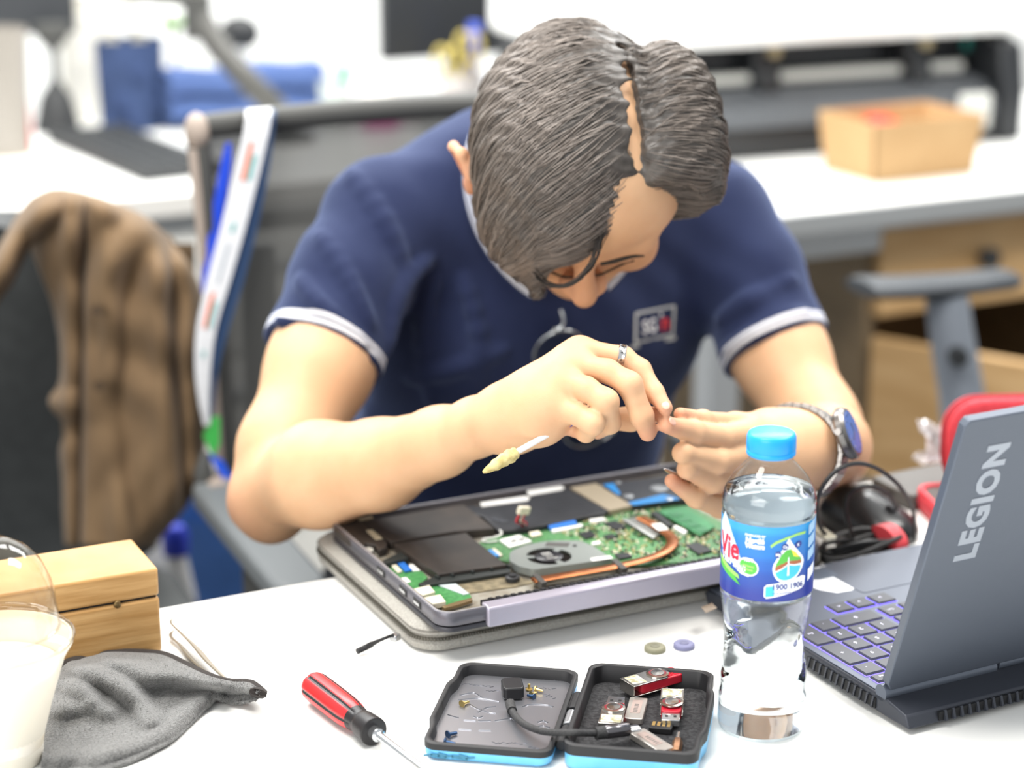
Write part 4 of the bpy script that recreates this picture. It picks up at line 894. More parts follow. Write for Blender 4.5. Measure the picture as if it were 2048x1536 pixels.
b.f = [q_[::-1] for q_ in b.f]; FAN = obj('fan_housing', b, m_fan, LT, ang=40)
for k in range(3):
    a0 = .5+k*math.tau/3; b = MB(); P3 = [[(fc[0]+r*math.cos(a), fc[1]+r*math.sin(a), .0150) for a in np.linspace(a0, a0+.33, 5)] for r in (.0100, .0180)]; b.grid(np.array(P3), th=.0008); obj('fan_strut', b, m_fan, FAN)
b = MB()
for k in range(37):
    a = k*math.tau/37; b.box((fc[0]+.0138*math.cos(a), fc[1]+.0138*math.sin(a), .0115), (.0075, .0004, .0048), rotm(rz=a+.5))
b.lathe([(.0172, .0092), (.0172, .0096)], 40, (fc[0], fc[1], 0)); o = obj('fan_blades', b, mat('blade_black', '2a2522', .4), FAN, smooth=False); o['kind'] = 'stuff'
b = MB(); b.lathe([(.0108, .0096), (.0108, .0152), (.0102, .0156), (0, .0156)], 40, (fc[0], fc[1], 0)); HUBO = obj('fan_hub', b, mat('hub_black', '1c1b20', .35), LT)
yaw_t = 0.
for tx, sz, dy in (('FCN', .0036, .0052), ('DFS0 5V DC', .0014, .0020), ('CE UL', .0022, -.0012), ('MADE IN CHINA', .0012, -.0056)):
    v, f = text_mb(tx, sz, 0, .00008); b = MB(); b.add(v+[fc[0], fc[1]+dy, .01568], f); obj('hub_print', b, m_stk, HUBO, smooth=False)
pp('fan_tape', [(572, 700), (770, 706), (750, 738), (552, 732)], z4, .0152, .0155, mat('tape_dark', '4c4b49', .5), .0001, FAN)
pp('fan_label', [(940, 838), (1110, 815), (1135, 838), (960, 862)], z4, .0152, .0154, m_stk, .0001, FAN)
q = lp(*z4(808, 730), .0155); b = MB(); b.cyl((q[0], q[1], .0150), (q[0], q[1], .0158), .0016, n=16); obj('fan_screw', b, m_chip, FAN)
q = lp(*z4(278, 980), .0130); b = MB(); b.lathe([(.0055, .0076), (.0055, .0118), (.003, .0122), (.003, .0134), (0, .0134)], 24, (q[0], q[1], 0)); obj('mount_screw', b, m_chip, LT)
# heat pipe and what holds it
def flatpipe(name, P2, w_, z, hh, m, parent=None, n=60):
    c = catmull(np.array([(*lp(*z4(x, y), z), z) for x, y in P2]), n); b = MB(); b.tube(c, 1., 12, flat=((0, 0, 1), (hh/2, w_/2))); return obj(name, b, m, parent or LT)
flatpipe('heat_pipe', [(455, 1028), (700, 985), (940, 945), (1180, 902), (1400, 850), (1560, 790), (1640, 715), (1625, 645), (1540, 585), (1450, 530), (1372, 488)], .0095, .0140, .0026, m_cop)
flatpipe('heat_sink', [(450, 1055), (860, 985), (1260, 918)], .004, .0105, .0045, mat('fin_pale', 'bdb7a6', .4, .5))
for P4 in ([(445, 975), (490, 965), (572, 1040), (525, 1050)], [(1120, 850), (1165, 835), (1258, 920), (1210, 930)]): pp('pipe_clip', P4, z4, .0100, .0160, mat('clip_grey', '4a4845', .45), .0004)
pp('cooler_plate', [(1215, 505), (1350, 480), (1545, 622), (1482, 655)], z4, .0094, .0128, mat('plate_grey', '8b8c88', .35, .6)); pp('cooler_rail', [(1210, 500), (1235, 495), (1500, 650), (1475, 660)], z4, .0128, .0136, mat('rail_silver', 'c6c8c6', .3, .6))
pp('pipe_label', [(1458, 548), (1545, 538), (1612, 590), (1522, 600)], z4, .0155, .0157, m_stk, .0001)
RAMm = pp('memory_module', [(1515, 432), (1745, 395), (2010, 560), (1880, 640)], z4, .0122, .0136, mat('ram_green', '2e7247', .4, noise=(80, '3b8252')), .0002)
for i in range(4): pp('memory_chip', [(1600+i*75, 452+i*44), (1690+i*75, 436+i*44), (1735+i*75, 468+i*44), (1645+i*75, 485+i*44)], z4, .0136, .0143, mat('ram_chip', '35704a', .35), .0002, RAMm)
pp('memory_clip', [(1455, 445), (1515, 435), (1650, 550), (1600, 560)], z4, .0094, .0130, m_chip); pp('white_bracket', [(1645, 565), (1670, 555), (1770, 605), (1745, 622)], z4, .0094, .0125, m_stk)
pp('white_socket', [(930, 505), (1050, 488), (1080, 505), (950, 525)], z4, .0094, .0120, m_stk); pp('white_socket', [(950, 700), (1020, 690), (1035, 705), (960, 718)], z4, .0094, .0120, m_stk)
for i in range(5):
    a = lp(1632+i*7, 1056+i*5, .0110); b = MB(); b.box((a[0], a[1], .0108), (.010, .0035, .0032)); obj('edge_connector', b, m_cream, LT, bev=.0004)
# ------------------------------------------------------------------ water bottle
bo = PZ(1522, 1452, TT)
BT = thing('water_bottle', 'clear plastic water bottle with blue cap and blue label on the white desk', 'bottle', bo, 0)
m_pet = mixmat('clear_plastic', 'f6fafc'); m_water = mat('water', 'ffffff', .0, trans=1., ior=1.33)
prof = [(.020, .0015), (.0265, .001), (.0288, .004), (.0292, .012), (.0288, .020), (.0292, .024), (.0280, .030), (.0284, .040), (.0270, .055), (.0268, .068), (.0282, .082), (.0296, .092), (.0300, .098), (.0294, .1005), (.0298, .1025), (.0298, .150), (.0302, .1525), (.0296, .1545), (.0303, .157), (.0302, .162), (.0285, .168), (.0240, .176), (.0185, .1825), (.0150, .1862), (.0142, .1880), (.0142, .1915)]
def wavy(prof, g, n=64, top=None):
    rows = []
    for r, z in prof:
        row = []
        for a in np.linspace(0, math.tau, n, endpoint=False):
            k = math.exp(-((z-.063)/.022)**2); rr = r-g
            # pinched diagonal grips round the waist
            w_ = abs(math.sin(1.5*a+ (z-.06)*55)); w2 = abs(math.sin(1.5*a-(z-.06)*55)); rr -= k*(.0016-.0032*min(w_, w2, .5))
            row.append((rr*math.cos(a), rr*math.sin(a), z))
        rows.append(row)
    return np.array(rows)
fine = catmull(np.array([(r, z) for r, z in prof]), 90)
b = MB(); b.grid(wavy(fine, 0), cv=True, flip=True); b.f.append(list(range(64))[::-1]); b.m.append(0); BB = obj('bottle_body', b, m_pet, BT, ang=80)
wf = np.array([(r, z) for r, z in fine if .003 < z < .1690]); b = MB(); W_ = wavy(wf, .0006); n0 = len(W_); b.grid(W_, cv=True, flip=True); b.f += [list(range(64))[::-1], list(range((n0-1)*64, n0*64))]; b.m += [0, 0]; obj('water', b, m_water, BB, ang=80)
m_cap = mat('cap_blue', '1f9bea', .35, sss=.0); b = MB(); n = 96
cp = [(.0152, .1905), (.0158, .1912), (.0158, .1935), (.0154, .1940), (.0157, .1950), (.0156, .2022), (.0150, .2045), (.0135, .2054), (0, .2056)]
P_ = []
for r, z in cp: P_.append([((r+(.00022*(k % 2) if .194 < z < .203 else 0))*math.cos(k*math.tau/n), (r+(.00022*(k % 2) if .194 < z < .203 else 0))*math.sin(k*math.tau/n), z) for k in range(n)])
b.grid(np.array(P_), cv=True, flip=True); obj('cap', b, m_cap, BT, ang=50)
# label: printed film round the middle
RL = .0303; LZ0, LZ1 = .1010, .1515
m_lab = bpy.data.materials.new('label_print'); m_lab.use_nodes = True; nt = m_lab.node_tree; N = nt.nodes; L = nt.links; bs = N['Principled BSDF']; bs.inputs['Roughness'].default_value = .3
tc = N.new('ShaderNodeTexCoord'); sx = N.new('ShaderNodeSeparateXYZ'); L.new(tc.outputs['Object'], sx.inputs[0]); mr = N.new('ShaderNodeMapRange'); mr.inputs[1].default_value = LZ0; mr.inputs[2].default_value = LZ1; L.new(sx.outputs[2], mr.inputs[0])
ad = N.new('ShaderNodeMath'); ad.operation = 'ADD'; nz_ = N.new('ShaderNodeTexNoise'); nz_.inputs['Scale'].default_value = 40; mp_ = N.new('ShaderNodeMapping'); mp_.inputs['Scale'].default_value = (.25, .25, 3); L.new(tc.outputs['Object'], mp_.inputs[0]); L.new(mp_.outputs[0], nz_.inputs[0])
ml = N.new('ShaderNodeMath'); ml.operation = 'MULTIPLY_ADD'; ml.inputs[1].default_value = .35; ml.inputs[2].default_value = -.175; L.new(nz_.outputs[0], ml.inputs[0]); L.new(mr.outputs[0], ad.inputs[0]); L.new(ml.outputs[0], ad.inputs[1])
cr = N.new('ShaderNodeValToRGB'); L.new(ad.outputs[0], cr.inputs[0]); e = cr.color_ramp.elements; e[0].position = .05; e[0].color = lin('1e2f8c'); e[1].position = .95; e[1].color = lin('2f96d8'); k_ = e.new(.45); k_.color = lin('1a55ad'); k_ = e.new(.75); k_.color = lin('1b78c6'); bk_ = N.new('ShaderNodeMix'); bk_.data_type = 'RGBA'; gm_ = N.new('ShaderNodeNewGeometry'); L.new(gm_.outputs['Backfacing'], bk_.inputs[0]); L.new(cr.outputs[0], bk_.inputs[6]); bk_.inputs[7].default_value = lin('eef1f3'); L.new(bk_.outputs[2], bs.inputs['Base Color'])
b = MB(); b.lathe([(RL, LZ0), (RL, LZ1)], 96, caps=False); LAB = obj('label', b, m_lab, BT)
face = math.atan2(-bo[1], -bo[0])            # side of the bottle that looks at the camera
def lab_xy(px, py):      # picture spot -> arc length and height on the label
    dx = (px-1525)/94.; dx = max(-.995, min(.995, dx)); a = math.asin(dx)
    z0 = LZ0+(1172-py)/(1172-1022)*(LZ1-LZ0)*1.0; z0 += .0092*(math.cos(a)-1.)*-1.*-1. if False else 0
    return a*RL, z0-.0085*(1-math.cos(a))*-1
def put(name, v, f, m, lift=.00012, k=0):
    v = np.asarray(v, float); a = face+v[:, 0]/RL; r = RL+lift*(1+k); W_ = np.stack([r*np.cos(a), r*np.sin(a), v[:, 1]], 1); b = MB(); b.add(W_, f); return obj(name, b, m, LAB, smooth=False)
def ltext(name, body, px, py, hpx, m, bold=0., rot=0., sxx=1., k=1):
    c = lab_xy(px, py); v, f = text_mb(body, hpx/3110*1.35, 0, bold); v = v @ rotm(rz=rot).T; put(name, np.stack([v[:, 0]*sxx+c[0], v[:, 1]+c[1]], 1), f, m, k=k)
def lpoly(name, pts, m, k=0):
    # fan of thin strips so that it bends with the label
    c = np.array([lab_xy(x, y) for x, y in pts]); b = bmesh.new(); vs = [b.verts.new((x, y, 0)) for x, y in c]; b.faces.new(vs); bmesh.ops.triangulate(b, faces=b.faces[:])
    for _ in range(3):
        lg = [e_ for e_ in b.edges if e_.calc_length() > .003]
        if lg: bmesh.ops.subdivide_edges(b, edges=lg, cuts=1); bmesh.ops.triangulate(b, faces=b.faces[:])
    b.verts.index_update(); put(name, [v.co[:2] for v in b.verts], [[v.index for v in q.verts] for q in b.faces], m, k=k); b.free()
m_lw = mat('print_white', 'eef3f8', .4); m_lr = mat('print_red', 'd3213f', .4); m_lg = mat('print_green', '55b548', .4); m_lgd = mat('print_green_light', '9ad06a', .4); m_lc = mat('print_cyan', '45bfe3', .4); m_lbr = mat('print_brown', 'a5603f', .4); m_ln = mat('print_navy', '273a8c', .4); m_ly = mat('print_yellow', 'e8dc4a', .4)
def ell(cx, cy, rx, ry, n=28, a0=0, a1=360, rot=0): return [(cx+rx*math.cos(math.radians(a))*math.cos(rot)-ry*math.sin(math.radians(a))*math.sin(rot), cy+rx*math.cos(math.radians(a))*math.sin(rot)+ry*math.sin(math.radians(a))*math.cos(rot)) for a in np.linspace(a0, a1, n, endpoint=a1 < 360)]
lpoly('print_glow', [(1440, 1025), (1448, 1040), (1465, 1075), (1478, 1108), (1462, 1116), (1445, 1110), (1434, 1100), (1433, 1060)], mat('print_pale', 'c9def2', .4), 0)
c = lab_xy(1457, 1086); v, f = text_mb('La Vie', .021, 0, .0006, align='RIGHT'); put('brand_word', np.stack([v[:, 0]*.72+c[0]+.0055, v[:, 1]+c[1]], 1), f, m_lr, k=2)
ltext('brand_script', 'Viên Bản', 1456, 1112, 17, m_lw, .0002, -.12, .85, 2)
lpoly('print_swash', [(1463, 1119), (1475, 1121), (1492, 1122), (1490, 1127), (1475, 1126)], m_lw, 2)
ltext('maker_word', 'Nestlé', 1500, 1052, 11, m_lw, .0003, 0, .95, 2); ltext('maker_word', 'Waters', 1500, 1063, 10, m_lw, .0003, 0, .95, 2); ltext('maker_word', 'PRODUCED BY', 1500, 1042, 4.5, m_lw, .0001, 0, 1, 2)
lpoly('print_seal', ell(1489, 1107, 20, 18), m_lw, 1); lpoly('print_seal', ell(1489, 1107, 17.5, 15), m_lg, 2); ltext('print_seal', '100%', 1489, 1093, 7, m_lw, .0002, 0, 1, 3)
lpoly('print_seal', [(1478, 1104), (1500, 1104), (1500, 1107), (1478, 1107)], m_lgd, 3); lpoly('print_seal', [(1480, 1111), (1498, 1111), (1498, 1114), (1480, 1114)], m_lgd, 3)
for i, a in enumerate(np.linspace(-.9, .9, 9)):
    pass
lpoly('print_arc', [(1530, 1058), (1540, 1050), (1560, 1044), (1582, 1042), (1598, 1046), (1597, 1051), (1581, 1047), (1561, 1049), (1543, 1055), (1532, 1063)], m_lgd, 1)
dp = [(1566, 1046), (1573, 1060), (1584, 1077), (1594, 1095)]+ell(1566, 1103, 30, 34, 20, 0, 180)+[(1538, 1095), (1548, 1077), (1559, 1060)]
lpoly('print_drop', dp, m_lw, 1)
lpoly('print_drop', [(1543, 1095), (1553, 1078), (1562, 1070), (1570, 1070), (1580, 1082), (1590, 1095), (1590, 1100), (1566, 1092), (1542, 1102)], m_lg, 2); lpoly('print_drop', [(1570, 1070), (1580, 1080), (1587, 1092), (1576, 1086)], m_ly, 3)
lpoly('print_drop', [(1541, 1100), (1566, 1093), (1591, 1098), (1591, 1106), (1578, 1103), (1566, 1098), (1552, 1106), (1541, 1110)], m_lbr, 2)
lpoly('print_drop', [(1542, 1113), (1554, 1108), (1566, 1101), (1578, 1106), (1590, 1110)]+ell(1566, 1112, 24, 19, 12, 10, 170), m_lc, 2); lpoly('print_drop', [(1565, 1085), (1567, 1085), (1568, 1122), (1564, 1122)], m_lw, 4)
for x, y, s_ in ((1546, 1077, 'Mg'), (1559, 1063, 'Ca'), (1584, 1066, 'K')): lpoly('print_ion', ell(x, y, 6.5, 6.5, 16), m_ln, 2); ltext('print_ion', s_, x, y, 6, m_lw, .0001, 0, 1, 3)
lpoly('print_panel', [(1521, 1142), (1526, 1137), (1594, 1133), (1600, 1138), (1599, 1154), (1594, 1159), (1526, 1165), (1521, 1161)], m_lw, 1); lpoly('print_panel', [(1524, 1141), (1541, 1140), (1541, 1160), (1524, 1162)], m_lc, 2)
ltext('phone_number', '1900 1906', 1568, 1145, 12, m_ln, .0001, 0, 1.0, 3); ltext('web_address', 'www.laviewater.com', 1562, 1156, 4.5, m_ln, 0, 0, 1.0, 3)
for y in (1040, 1066, 1092): lpoly('print_block', [(1604, y), (1615, y-2), (1615, y+18), (1604, y+20)], mat('print_sky', 'a9cdec', .4), 1)
lpoly('print_block', [(1605, 1130), (1616, 1128), (1616, 1150), (1605, 1154)], m_lw, 1)
lpoly('print_hills', [(1434, 1132), (1442, 1122), (1452, 1134), (1458, 1130), (1474, 1150), (1452, 1145), (1434, 1140)], m_lg, 1); lpoly('print_hills', [(1434, 1118), (1450, 1124), (1470, 1130), (1472, 1138), (1450, 1134), (1434, 1128)], m_lgd, 2)
# ------------------------------------------------------------------ gaming laptop seen from behind
GY = math.radians(28.); go = PZ(1817, 1472, TT)
GT = thing('gaming_laptop', 'dark blue-grey gaming laptop with lit keys, seen from behind, right of the bottle', 'laptop', go, GY)
m_leg = mat('legion_navy', '5b626e', .42, .4); m_legd = mat('legion_dark', '3a3d45', .45, .3); m_deck = mat('legion_deck', '5d636f', .45, .35); m_slot = mat('slot_black', '101114', .6)
GL, GD, GH = .360, .246, .0165
b = MB(); b.prism([(0, .004), (.004, .0125), (.028, GH), (GD-.004, GH), (GD, .013), (GD-.004, .005), (.02, .0035)], 0, GL, R=np.array([[0, 0, 1], [1, 0, 0], [0, 1, 0]])); BASE = obj('base', b, m_legd, GT, bev=.0012)
b = MB(); b.box((GL/2, .138, GH+.0004), (GL-.004, .208, .0010)); obj('deck', b, m_deck, BASE, bev=.0003)
b = MB()
for x, y in ((.03, .03), (GL-.03, .03), (.03, GD-.03), (GL-.03, GD-.03)): b.cyl((x, y, 0), (x, y, .0045), .006, n=16)
obj('rubber_feet', b, m_slot, BASE)
def slots(name, n, f0):
    b = MB(); [f0(b, i) for i in range(n)]; return b
b = MB(); b.box((-.0002, .074, .0092), (.0012, .078, .0072)); q = obj('side_vent', b, m_slot, GT)
b = MB(); [b.box((-.0008, .038+i*.0066, .0092), (.0016, .0017, .0086), rotm(rx=.25)) for i in range(12)]; obj('vent_fins', b, m_legd, q)
b = MB(); b.box((GL/2, .0012, .0082), (GL-.05, .0022, .0062)); q = obj('rear_vent', b, m_slot, GT)
b = MB(); [b.box((.03+i*.0068, .0002, .0082), (.0018, .0030, .0072), rotm(rx=-.35)) for i in range(45)]; obj('vent_fins', b, MATS['legion_dark'], q)
# keys
m_key = mat('key_grey', '4a4c53', .5); m_leg_w = mat('legend_white', 'dcdce6', .5, emit=('c9c4ff', .5)); m_glow = mat('key_light', '7a6cff', .5, emit=('7465ff', 1.5))
legend = [['-', '*', '/', 'Num'], ['+', '9', '8', '7'], ['+', '6', '5', '4'], ['Ent', '3', '2', '1'], ['Ent', '.', '0', '0']]
def key(x, y, sx, sy, tx):
    b = MB(); zt = GH+.0030; kx, ky = sx/2, sy/2
    b.prism([(x-kx, y-ky), (x+kx, y-ky), (x+kx, y+ky), (x-kx, y+ky)], GH+.0013, zt, top=[(x-kx+.0007, y-ky+.0007), (x+kx-.0007, y-ky+.0007), (x+kx-.0007, y+ky-.0007), (x-kx+.0007, y+ky-.0007)])
    if tx:
        v, f = text_mb(tx, .0052 if len(tx) < 2 else .0034, 0); v = v @ rotm(rz=math.pi).T; b.add(v+[x-.001, y+.001, zt+.00006], f, 1)
    b.box((x, y, GH+.0011), (sx+.0010, sy+.0010, .0005), mi=2)
    return obj('key', b, [m_key, m_leg_w, m_glow], GT, smooth=False)
px0, py0, pit = .0165, .066, .0186
for r, row in enumerate(legend):
    for c_, tx in enumerate(row):
        x = px0+c_*pit; y = py0+r*pit
        if (r, c_) in ((1, 0), (3, 0)): key(x, y+pit/2, .0162, .0162+pit, tx); continue
        if (r, c_) in ((2, 0), (4, 0), (4, 3)): continue
        if (r, c_) == (4, 2): key(x+pit/2, y, .0162+pit, .0162, tx); continue
        key(x, y, .0162, .0162, tx)
    for c_, tx in enumerate({0: ['<', '+', '-', '0', '9', '8'], 1: ['\\', ']', '[', 'P', 'O', 'I'], 2: ['Enter', "'", ';', 'L', 'K', 'J'], 3: ['Shift', '/', '.', ',', 'M', 'N'], 4: ['Ctrl', 'Fn', 'Alt', '', '', '']}[r]):
        x = px0+(c_+4)*pit+.004; key(x, py0+r*pit, .0162, .0162, tx)
for i, (x, y, tx) in enumerate(((.0165+2.6*pit, py0+5*pit+.004, '<'), (.0165+3.6*pit, py0+5*pit+.004, 'v'), (.0165+4.6*pit, py0+5*pit+.004, '>'), (.0165+3.6*pit+.0, py0+4.55*pit+.3, '^'))[:3]): key(x, y, .0162, .0150, tx)
for c_ in range(8): key(px0+c_*.0176, py0-.0165, .0155, .0100, ['Ins', 'Prt', 'F12', 'F11', 'F10', 'F9', 'F8', 'F7'][c_])
b = MB(); b.prism(rrect(.105, .058, .004, 5, .150, .208), GH+.0009, GH+.0013); obj('touchpad', b, m_deck, GT)
# plain sticker on the palm rest
def gxy(px, py, z=GH+.001): return tuple(loc_of(GT, PZ(px, py, TT+z))[:2])
out_ = [gxy(x, y) for x, y in ((1604, 1150), (1612, 1137), (1632, 1135), (1650, 1132), (1668, 1138), (1680, 1148), (1694, 1152), (1708, 1160), (1712, 1172), (1704, 1181), (1675, 1186), (1640, 1180), (1612, 1170))]
b = MB(); b.prism(out_, GH+.0009, GH+.0012); q = obj('palm_sticker', b, mat('sticker_white', 'e4e6ea', .4), GT)
b = MB(); b.prism([gxy(x, y) for x, y in ((1610, 1150), (1617, 1140), (1650, 1137), (1666, 1143), (1677, 1152), (1640, 1160), (1614, 1160))], GH+.0012, GH+.0014); obj('sticker_patch', b, mat('sticker_slate', '5b6472', .4), q)
b = MB(); b.prism([gxy(x, y) for x, y in ((1402, 1214), (1424, 1206), (1434, 1216), (1412, 1226))], GH+.0009, GH+.0011); obj('badge_sticker', b, mat('badge_tan', '7a6a58', .4), GT)
# lid
LT_ = math.radians(17.); hy, hz = .030, .0185; LDn = .219
RL_ = np.array([[1, 0, 0], [0, -math.sin(LT_), math.cos(LT_)*-1.0], [0, math.cos(LT_), -math.sin(LT_)]])
# lid axes: x along the hinge, a up the lid, n out of its back
ax_ = np.array([1., 0, 0]); au = np.array([0, -math.sin(LT_), math.cos(LT_)]); an_ = np.array([0, -math.cos(LT_), -math.sin(LT_)])
RLd = np.stack([ax_, au, an_], 1); l0 = np.array([0, hy, hz])
b = MB(); b.prism([(0.004, .004), (GL-.004, .004), (GL, .010), (GL, LDn-.004), (GL-.003, LDn), (.003, LDn), (0, LDn-.004), (0, .010)], -.0035, .0035, R=RLd, t=l0); LID = obj('screen_lid', b, m_leg, GT, bev=.0009)
b = MB(); b.prism([(.006, .012), (GL-.006, .012), (GL-.006, LDn-.006), (.006, LDn-.006)], -.0040, -.0036, R=RLd, t=l0); obj('screen', b, mat('screen_black', '0c0d10', .15), LID)
v, f = text_mb('LEGION', .0235, .0003, .0012, 1.12); v = v @ rotm(rz=math.pi/2).T; c0 = np.array([.034, .152])
b = MB(); b.add((v+[c0[0], c0[1], .0037]) @ RLd.T+l0, f); lw = obj('brand_word', b, mat('legion_mark', '9aa1ac', .35, .5), LID, smooth=False)
b = MB(); b.cyl((.0, hy+.001, hz), (.095, hy+.001, hz), .0058, n=20); b.cyl((GL-.095, hy+.001, hz), (GL, hy+.001, hz), .0058, n=20); b.cyl((.098, hy+.001, hz+.001), (GL-.098, hy+.001, hz+.001), .0048, n=20); obj('hinge', b, m_leg, GT)
# ------------------------------------------------------------------ hinged tin with adapters and sticks
TY = math.radians(-10); to = PZ(1113, 1541, TT)
TN_ = thing('hinged_tin', 'opened light blue hinged tin lying flat, holding small adapters and screws', 'tin', to, TY)
m_tinb = mat('tin_blue', '74c3f0', .35, .2, noise=(30, '66b6e6')); m_rub = mat('rim_black', '222224', .55); m_foam = mat('foam_black', '232325', .95, noise=(400, '3a3a3c'), bump=(600, .4)); m_lidin = mat('lid_metal', '93949a', .3, .75)
TWd, TDp = .085, .128
def wavyrect(x0, x1, y0, y1, r, side, amp):
    p = rrect(x1-x0, y1-y0, r, 6, (x0+x1)/2, (y0+y1)/2); out = []
    # outer long side carries a grip bulge
    for i in range(len(p)):
        a, b_ = p[i], p[(i+1) % len(p)]; n = 24 if abs(a[1]-b_[1]) > .05 else 1
        for k in range(n):
            f = k/n; x, y = a[0]+(b_[0]-a[0])*f, a[1]+(b_[1]-a[1])*f
            s_ = (y-y0)/(y1-y0); g = amp*max(0, min(1, (abs(s_-.5)-.30)*-12+.0)) if n > 1 else 0
            if n > 1 and (x > (x0+x1)/2) == (side > 0): x += side*g
            out.append((x, y))
    return out
def tray(x0, x1, h, side, nm, minner, deep):
    o = wavyrect(x0, x1, 0, TDp, .009, side, .0028); ins = lambda k: [(x+(k if x < (x0+x1)/2 else -k), y+(k if y < TDp/2 else -k)) for x, y in o]
    q = lambda pts, z: [(x, y, z) for x, y in pts]
    b = MB(); b.grid(np.array([q(ins(.004), 0), q(ins(.0010), .0012), q(o, .003), q(o, h*.62)]), cv=True, flip=False); n = len(o); b.f.append(list(range(n))[::-1]); b.m.append(0)
    S_ = obj(nm, b, m_tinb, TN_, ang=50)
    b = MB(); b.grid(np.array([q(ins(-.0004), h*.60), q(ins(-.0004), h-.0008), q(ins(.0006), h), q(ins(.0022), h), q(ins(.0030), h-.0008), q(ins(.0034), deep)]), cv=True, flip=False); obj('rubber_rim', b, m_rub, S_, ang=50)
    b = MB(); b.prism(ins(.0030), deep-.001, deep); obj('foam_pad' if side > 0 else 'lid_inside', b, minner, S_); return S_
TL_ = tray(-TWd-.002, -.004, .0125, -1, 'tin_lid', m_lidin, .0045); TB_ = tray(.004, .004+TWd, .019, 1, 'tin_base', m_foam, .006)
for y0, y1 in ((.018, .042), (.046, .066), (.070, .094)):
    b = MB(); b.cyl((0, y0, .0085), (0, y1, .0085), .0036, n=16); b.box((-.003 if y0 != .046 else .003, (y0+y1)/2, .0085), (.006, (y1-y0)*.8, .004)); obj('hinge', b, m_rub if y0 != .046 else mat('hinge_silver', 'a9abae', .35, .7), TN_, bev=.0006)
def tl(px, py, z=.006): return loc_of(TN_, PZ(px, py, TT+z))
# raised pattern of the lid
b = MB()
def zt(x, y): return 820+x/3.303, 1260+y/3.303
def emb_line(pts, r=.0006):
    c = catmull([tl(*zt(x, y), .0045) for x, y in pts], max(8, len(pts)*5)); c[:, 2] = .0046; b.tube(c, r, 6)
for pts in ([(330, 430), (420, 415), (480, 445), (580, 470)], [(320, 462), (450, 452), (590, 475)], [(395, 490), (450, 520), (520, 545), (565, 550)], [(565, 505), (500, 515), (450, 545)], [(745, 508), (790, 492), (900, 495), (945, 508)], [(420, 570), (450, 580), (480, 570)],
            [(250, 560), (320, 580)], [(355, 595), (435, 600)], [(450, 600), (535, 598)], [(320, 655), (405, 660)], [(455, 662), (535, 665)], [(560, 600), (660, 585), (690, 600)], [(845, 610), (880, 600), (910, 612)], [(835, 640), (880, 632), (920, 645)]): emb_line(pts)
for (x0, y0, x1, y1, n_) in ((770, 308, 985, 330, 9), (345, 352, 550, 375, 9), (760, 380, 965, 392, 7), (540, 745, 770, 752, 10), (500, 400, 590, 405, 4), (880, 425, 960, 455, 4), (780, 775, 850, 785, 3)):
    for k in range(n_):
        f = (k+.5)/n_; p_ = tl(*zt(x0+(x1-x0)*f, y0+(y1-y0)*f+RNG.uniform(-5, 5)), .0045); b.box((p_[0], p_[1], .0046), (.0035*RNG.uniform(.5, 1), .0006, .0006), rotm(rz=RNG.uniform(-1, 1)))
obj('raised_pattern', b, m_lidin, TL_, smooth=False)
b = MB(); w0 = [loc_of(TN_, PZ(855+i*14, 1512+i*1.2, TT+.004)) for i in range(7)]
for i, q in enumerate(w0): b.box((q[0], -.0005, q[2]), (.006, .0004, .0012+.001*(i % 3)), rotm(ry=.2*(i % 3-1)))
obj('scratch', b, mat('scratch_blue', '3f7f9c', .6), TL_, smooth=False)
# ---- short adapter cable lying across both halves
m_br = mat('braid_black', '2b2b2c', .7, noise=(900, '3d3d3e', (1, 1, 1))); m_chr = mat('chrome', 'c9cacb', .15, .95)
zl, zb = TT+.0048, TT+.0062
c = PZ(1024, 1392, zl+.006)
t = thing('adapter_cable', 'short black braided adapter cable lying across the opened tin', 'cable', PZ(1024, 1392, zl), TY)
b = MB(); P_ = rrect(.0145, .0185, .003, 5); b.prism(P_, .0004, .0090, R=rotm(rz=math.radians(16)), t=(.0, .002, 0)); obj('socket_head', b, mat('plug_black', '1e1e20', .4), t, bev=.0012)
pts = [PZ(x, y, z) for x, y, z in ((1020, 1406, zl+.005), (1026, 1425, zl+.0045), (1045, 1446, zl+.006), (1075, 1460, zl+.009), (1105, 1465, TT+.0165), (1140, 1465, TT+.0225), (1170, 1466, TT+.020), (1192, 1466, TT+.0175))]
b = MB(); b.tube(catmull(pts, 50), .00235, 12); obj('braided_cord', b, m_br, t, world=True)
b = MB(); b.tube(catmull(pts, 50)[:7], .0034, 12); obj('strain_relief', b, m_br, t, world=True)
q0, q1 = PZ(1196, 1466, TT+.0172), PZ(1258, 1458, TT+.0165); d = q1-q0
b = MB(); b.tube([q0-d*.08, q0+d*.28], .0042, 18); obj('cord_sleeve', b, m_br, t, world=True)
b = MB(); b.tube([q0+d*.22, q0+d*.26, q1-d*.04, q1], [.0040, .0046, .0046, .0040], 20); obj('plug_shell', b, mat('gunmetal', '6f6d70', .2, .9), t, world=True)
b = MB(); b.tube([q1-d*.02, q1+d*.32], 1., 12, flat=((0, 0, 1), (.0016, .0042))); obj('plug_tip', b, m_chr, t, world=True)
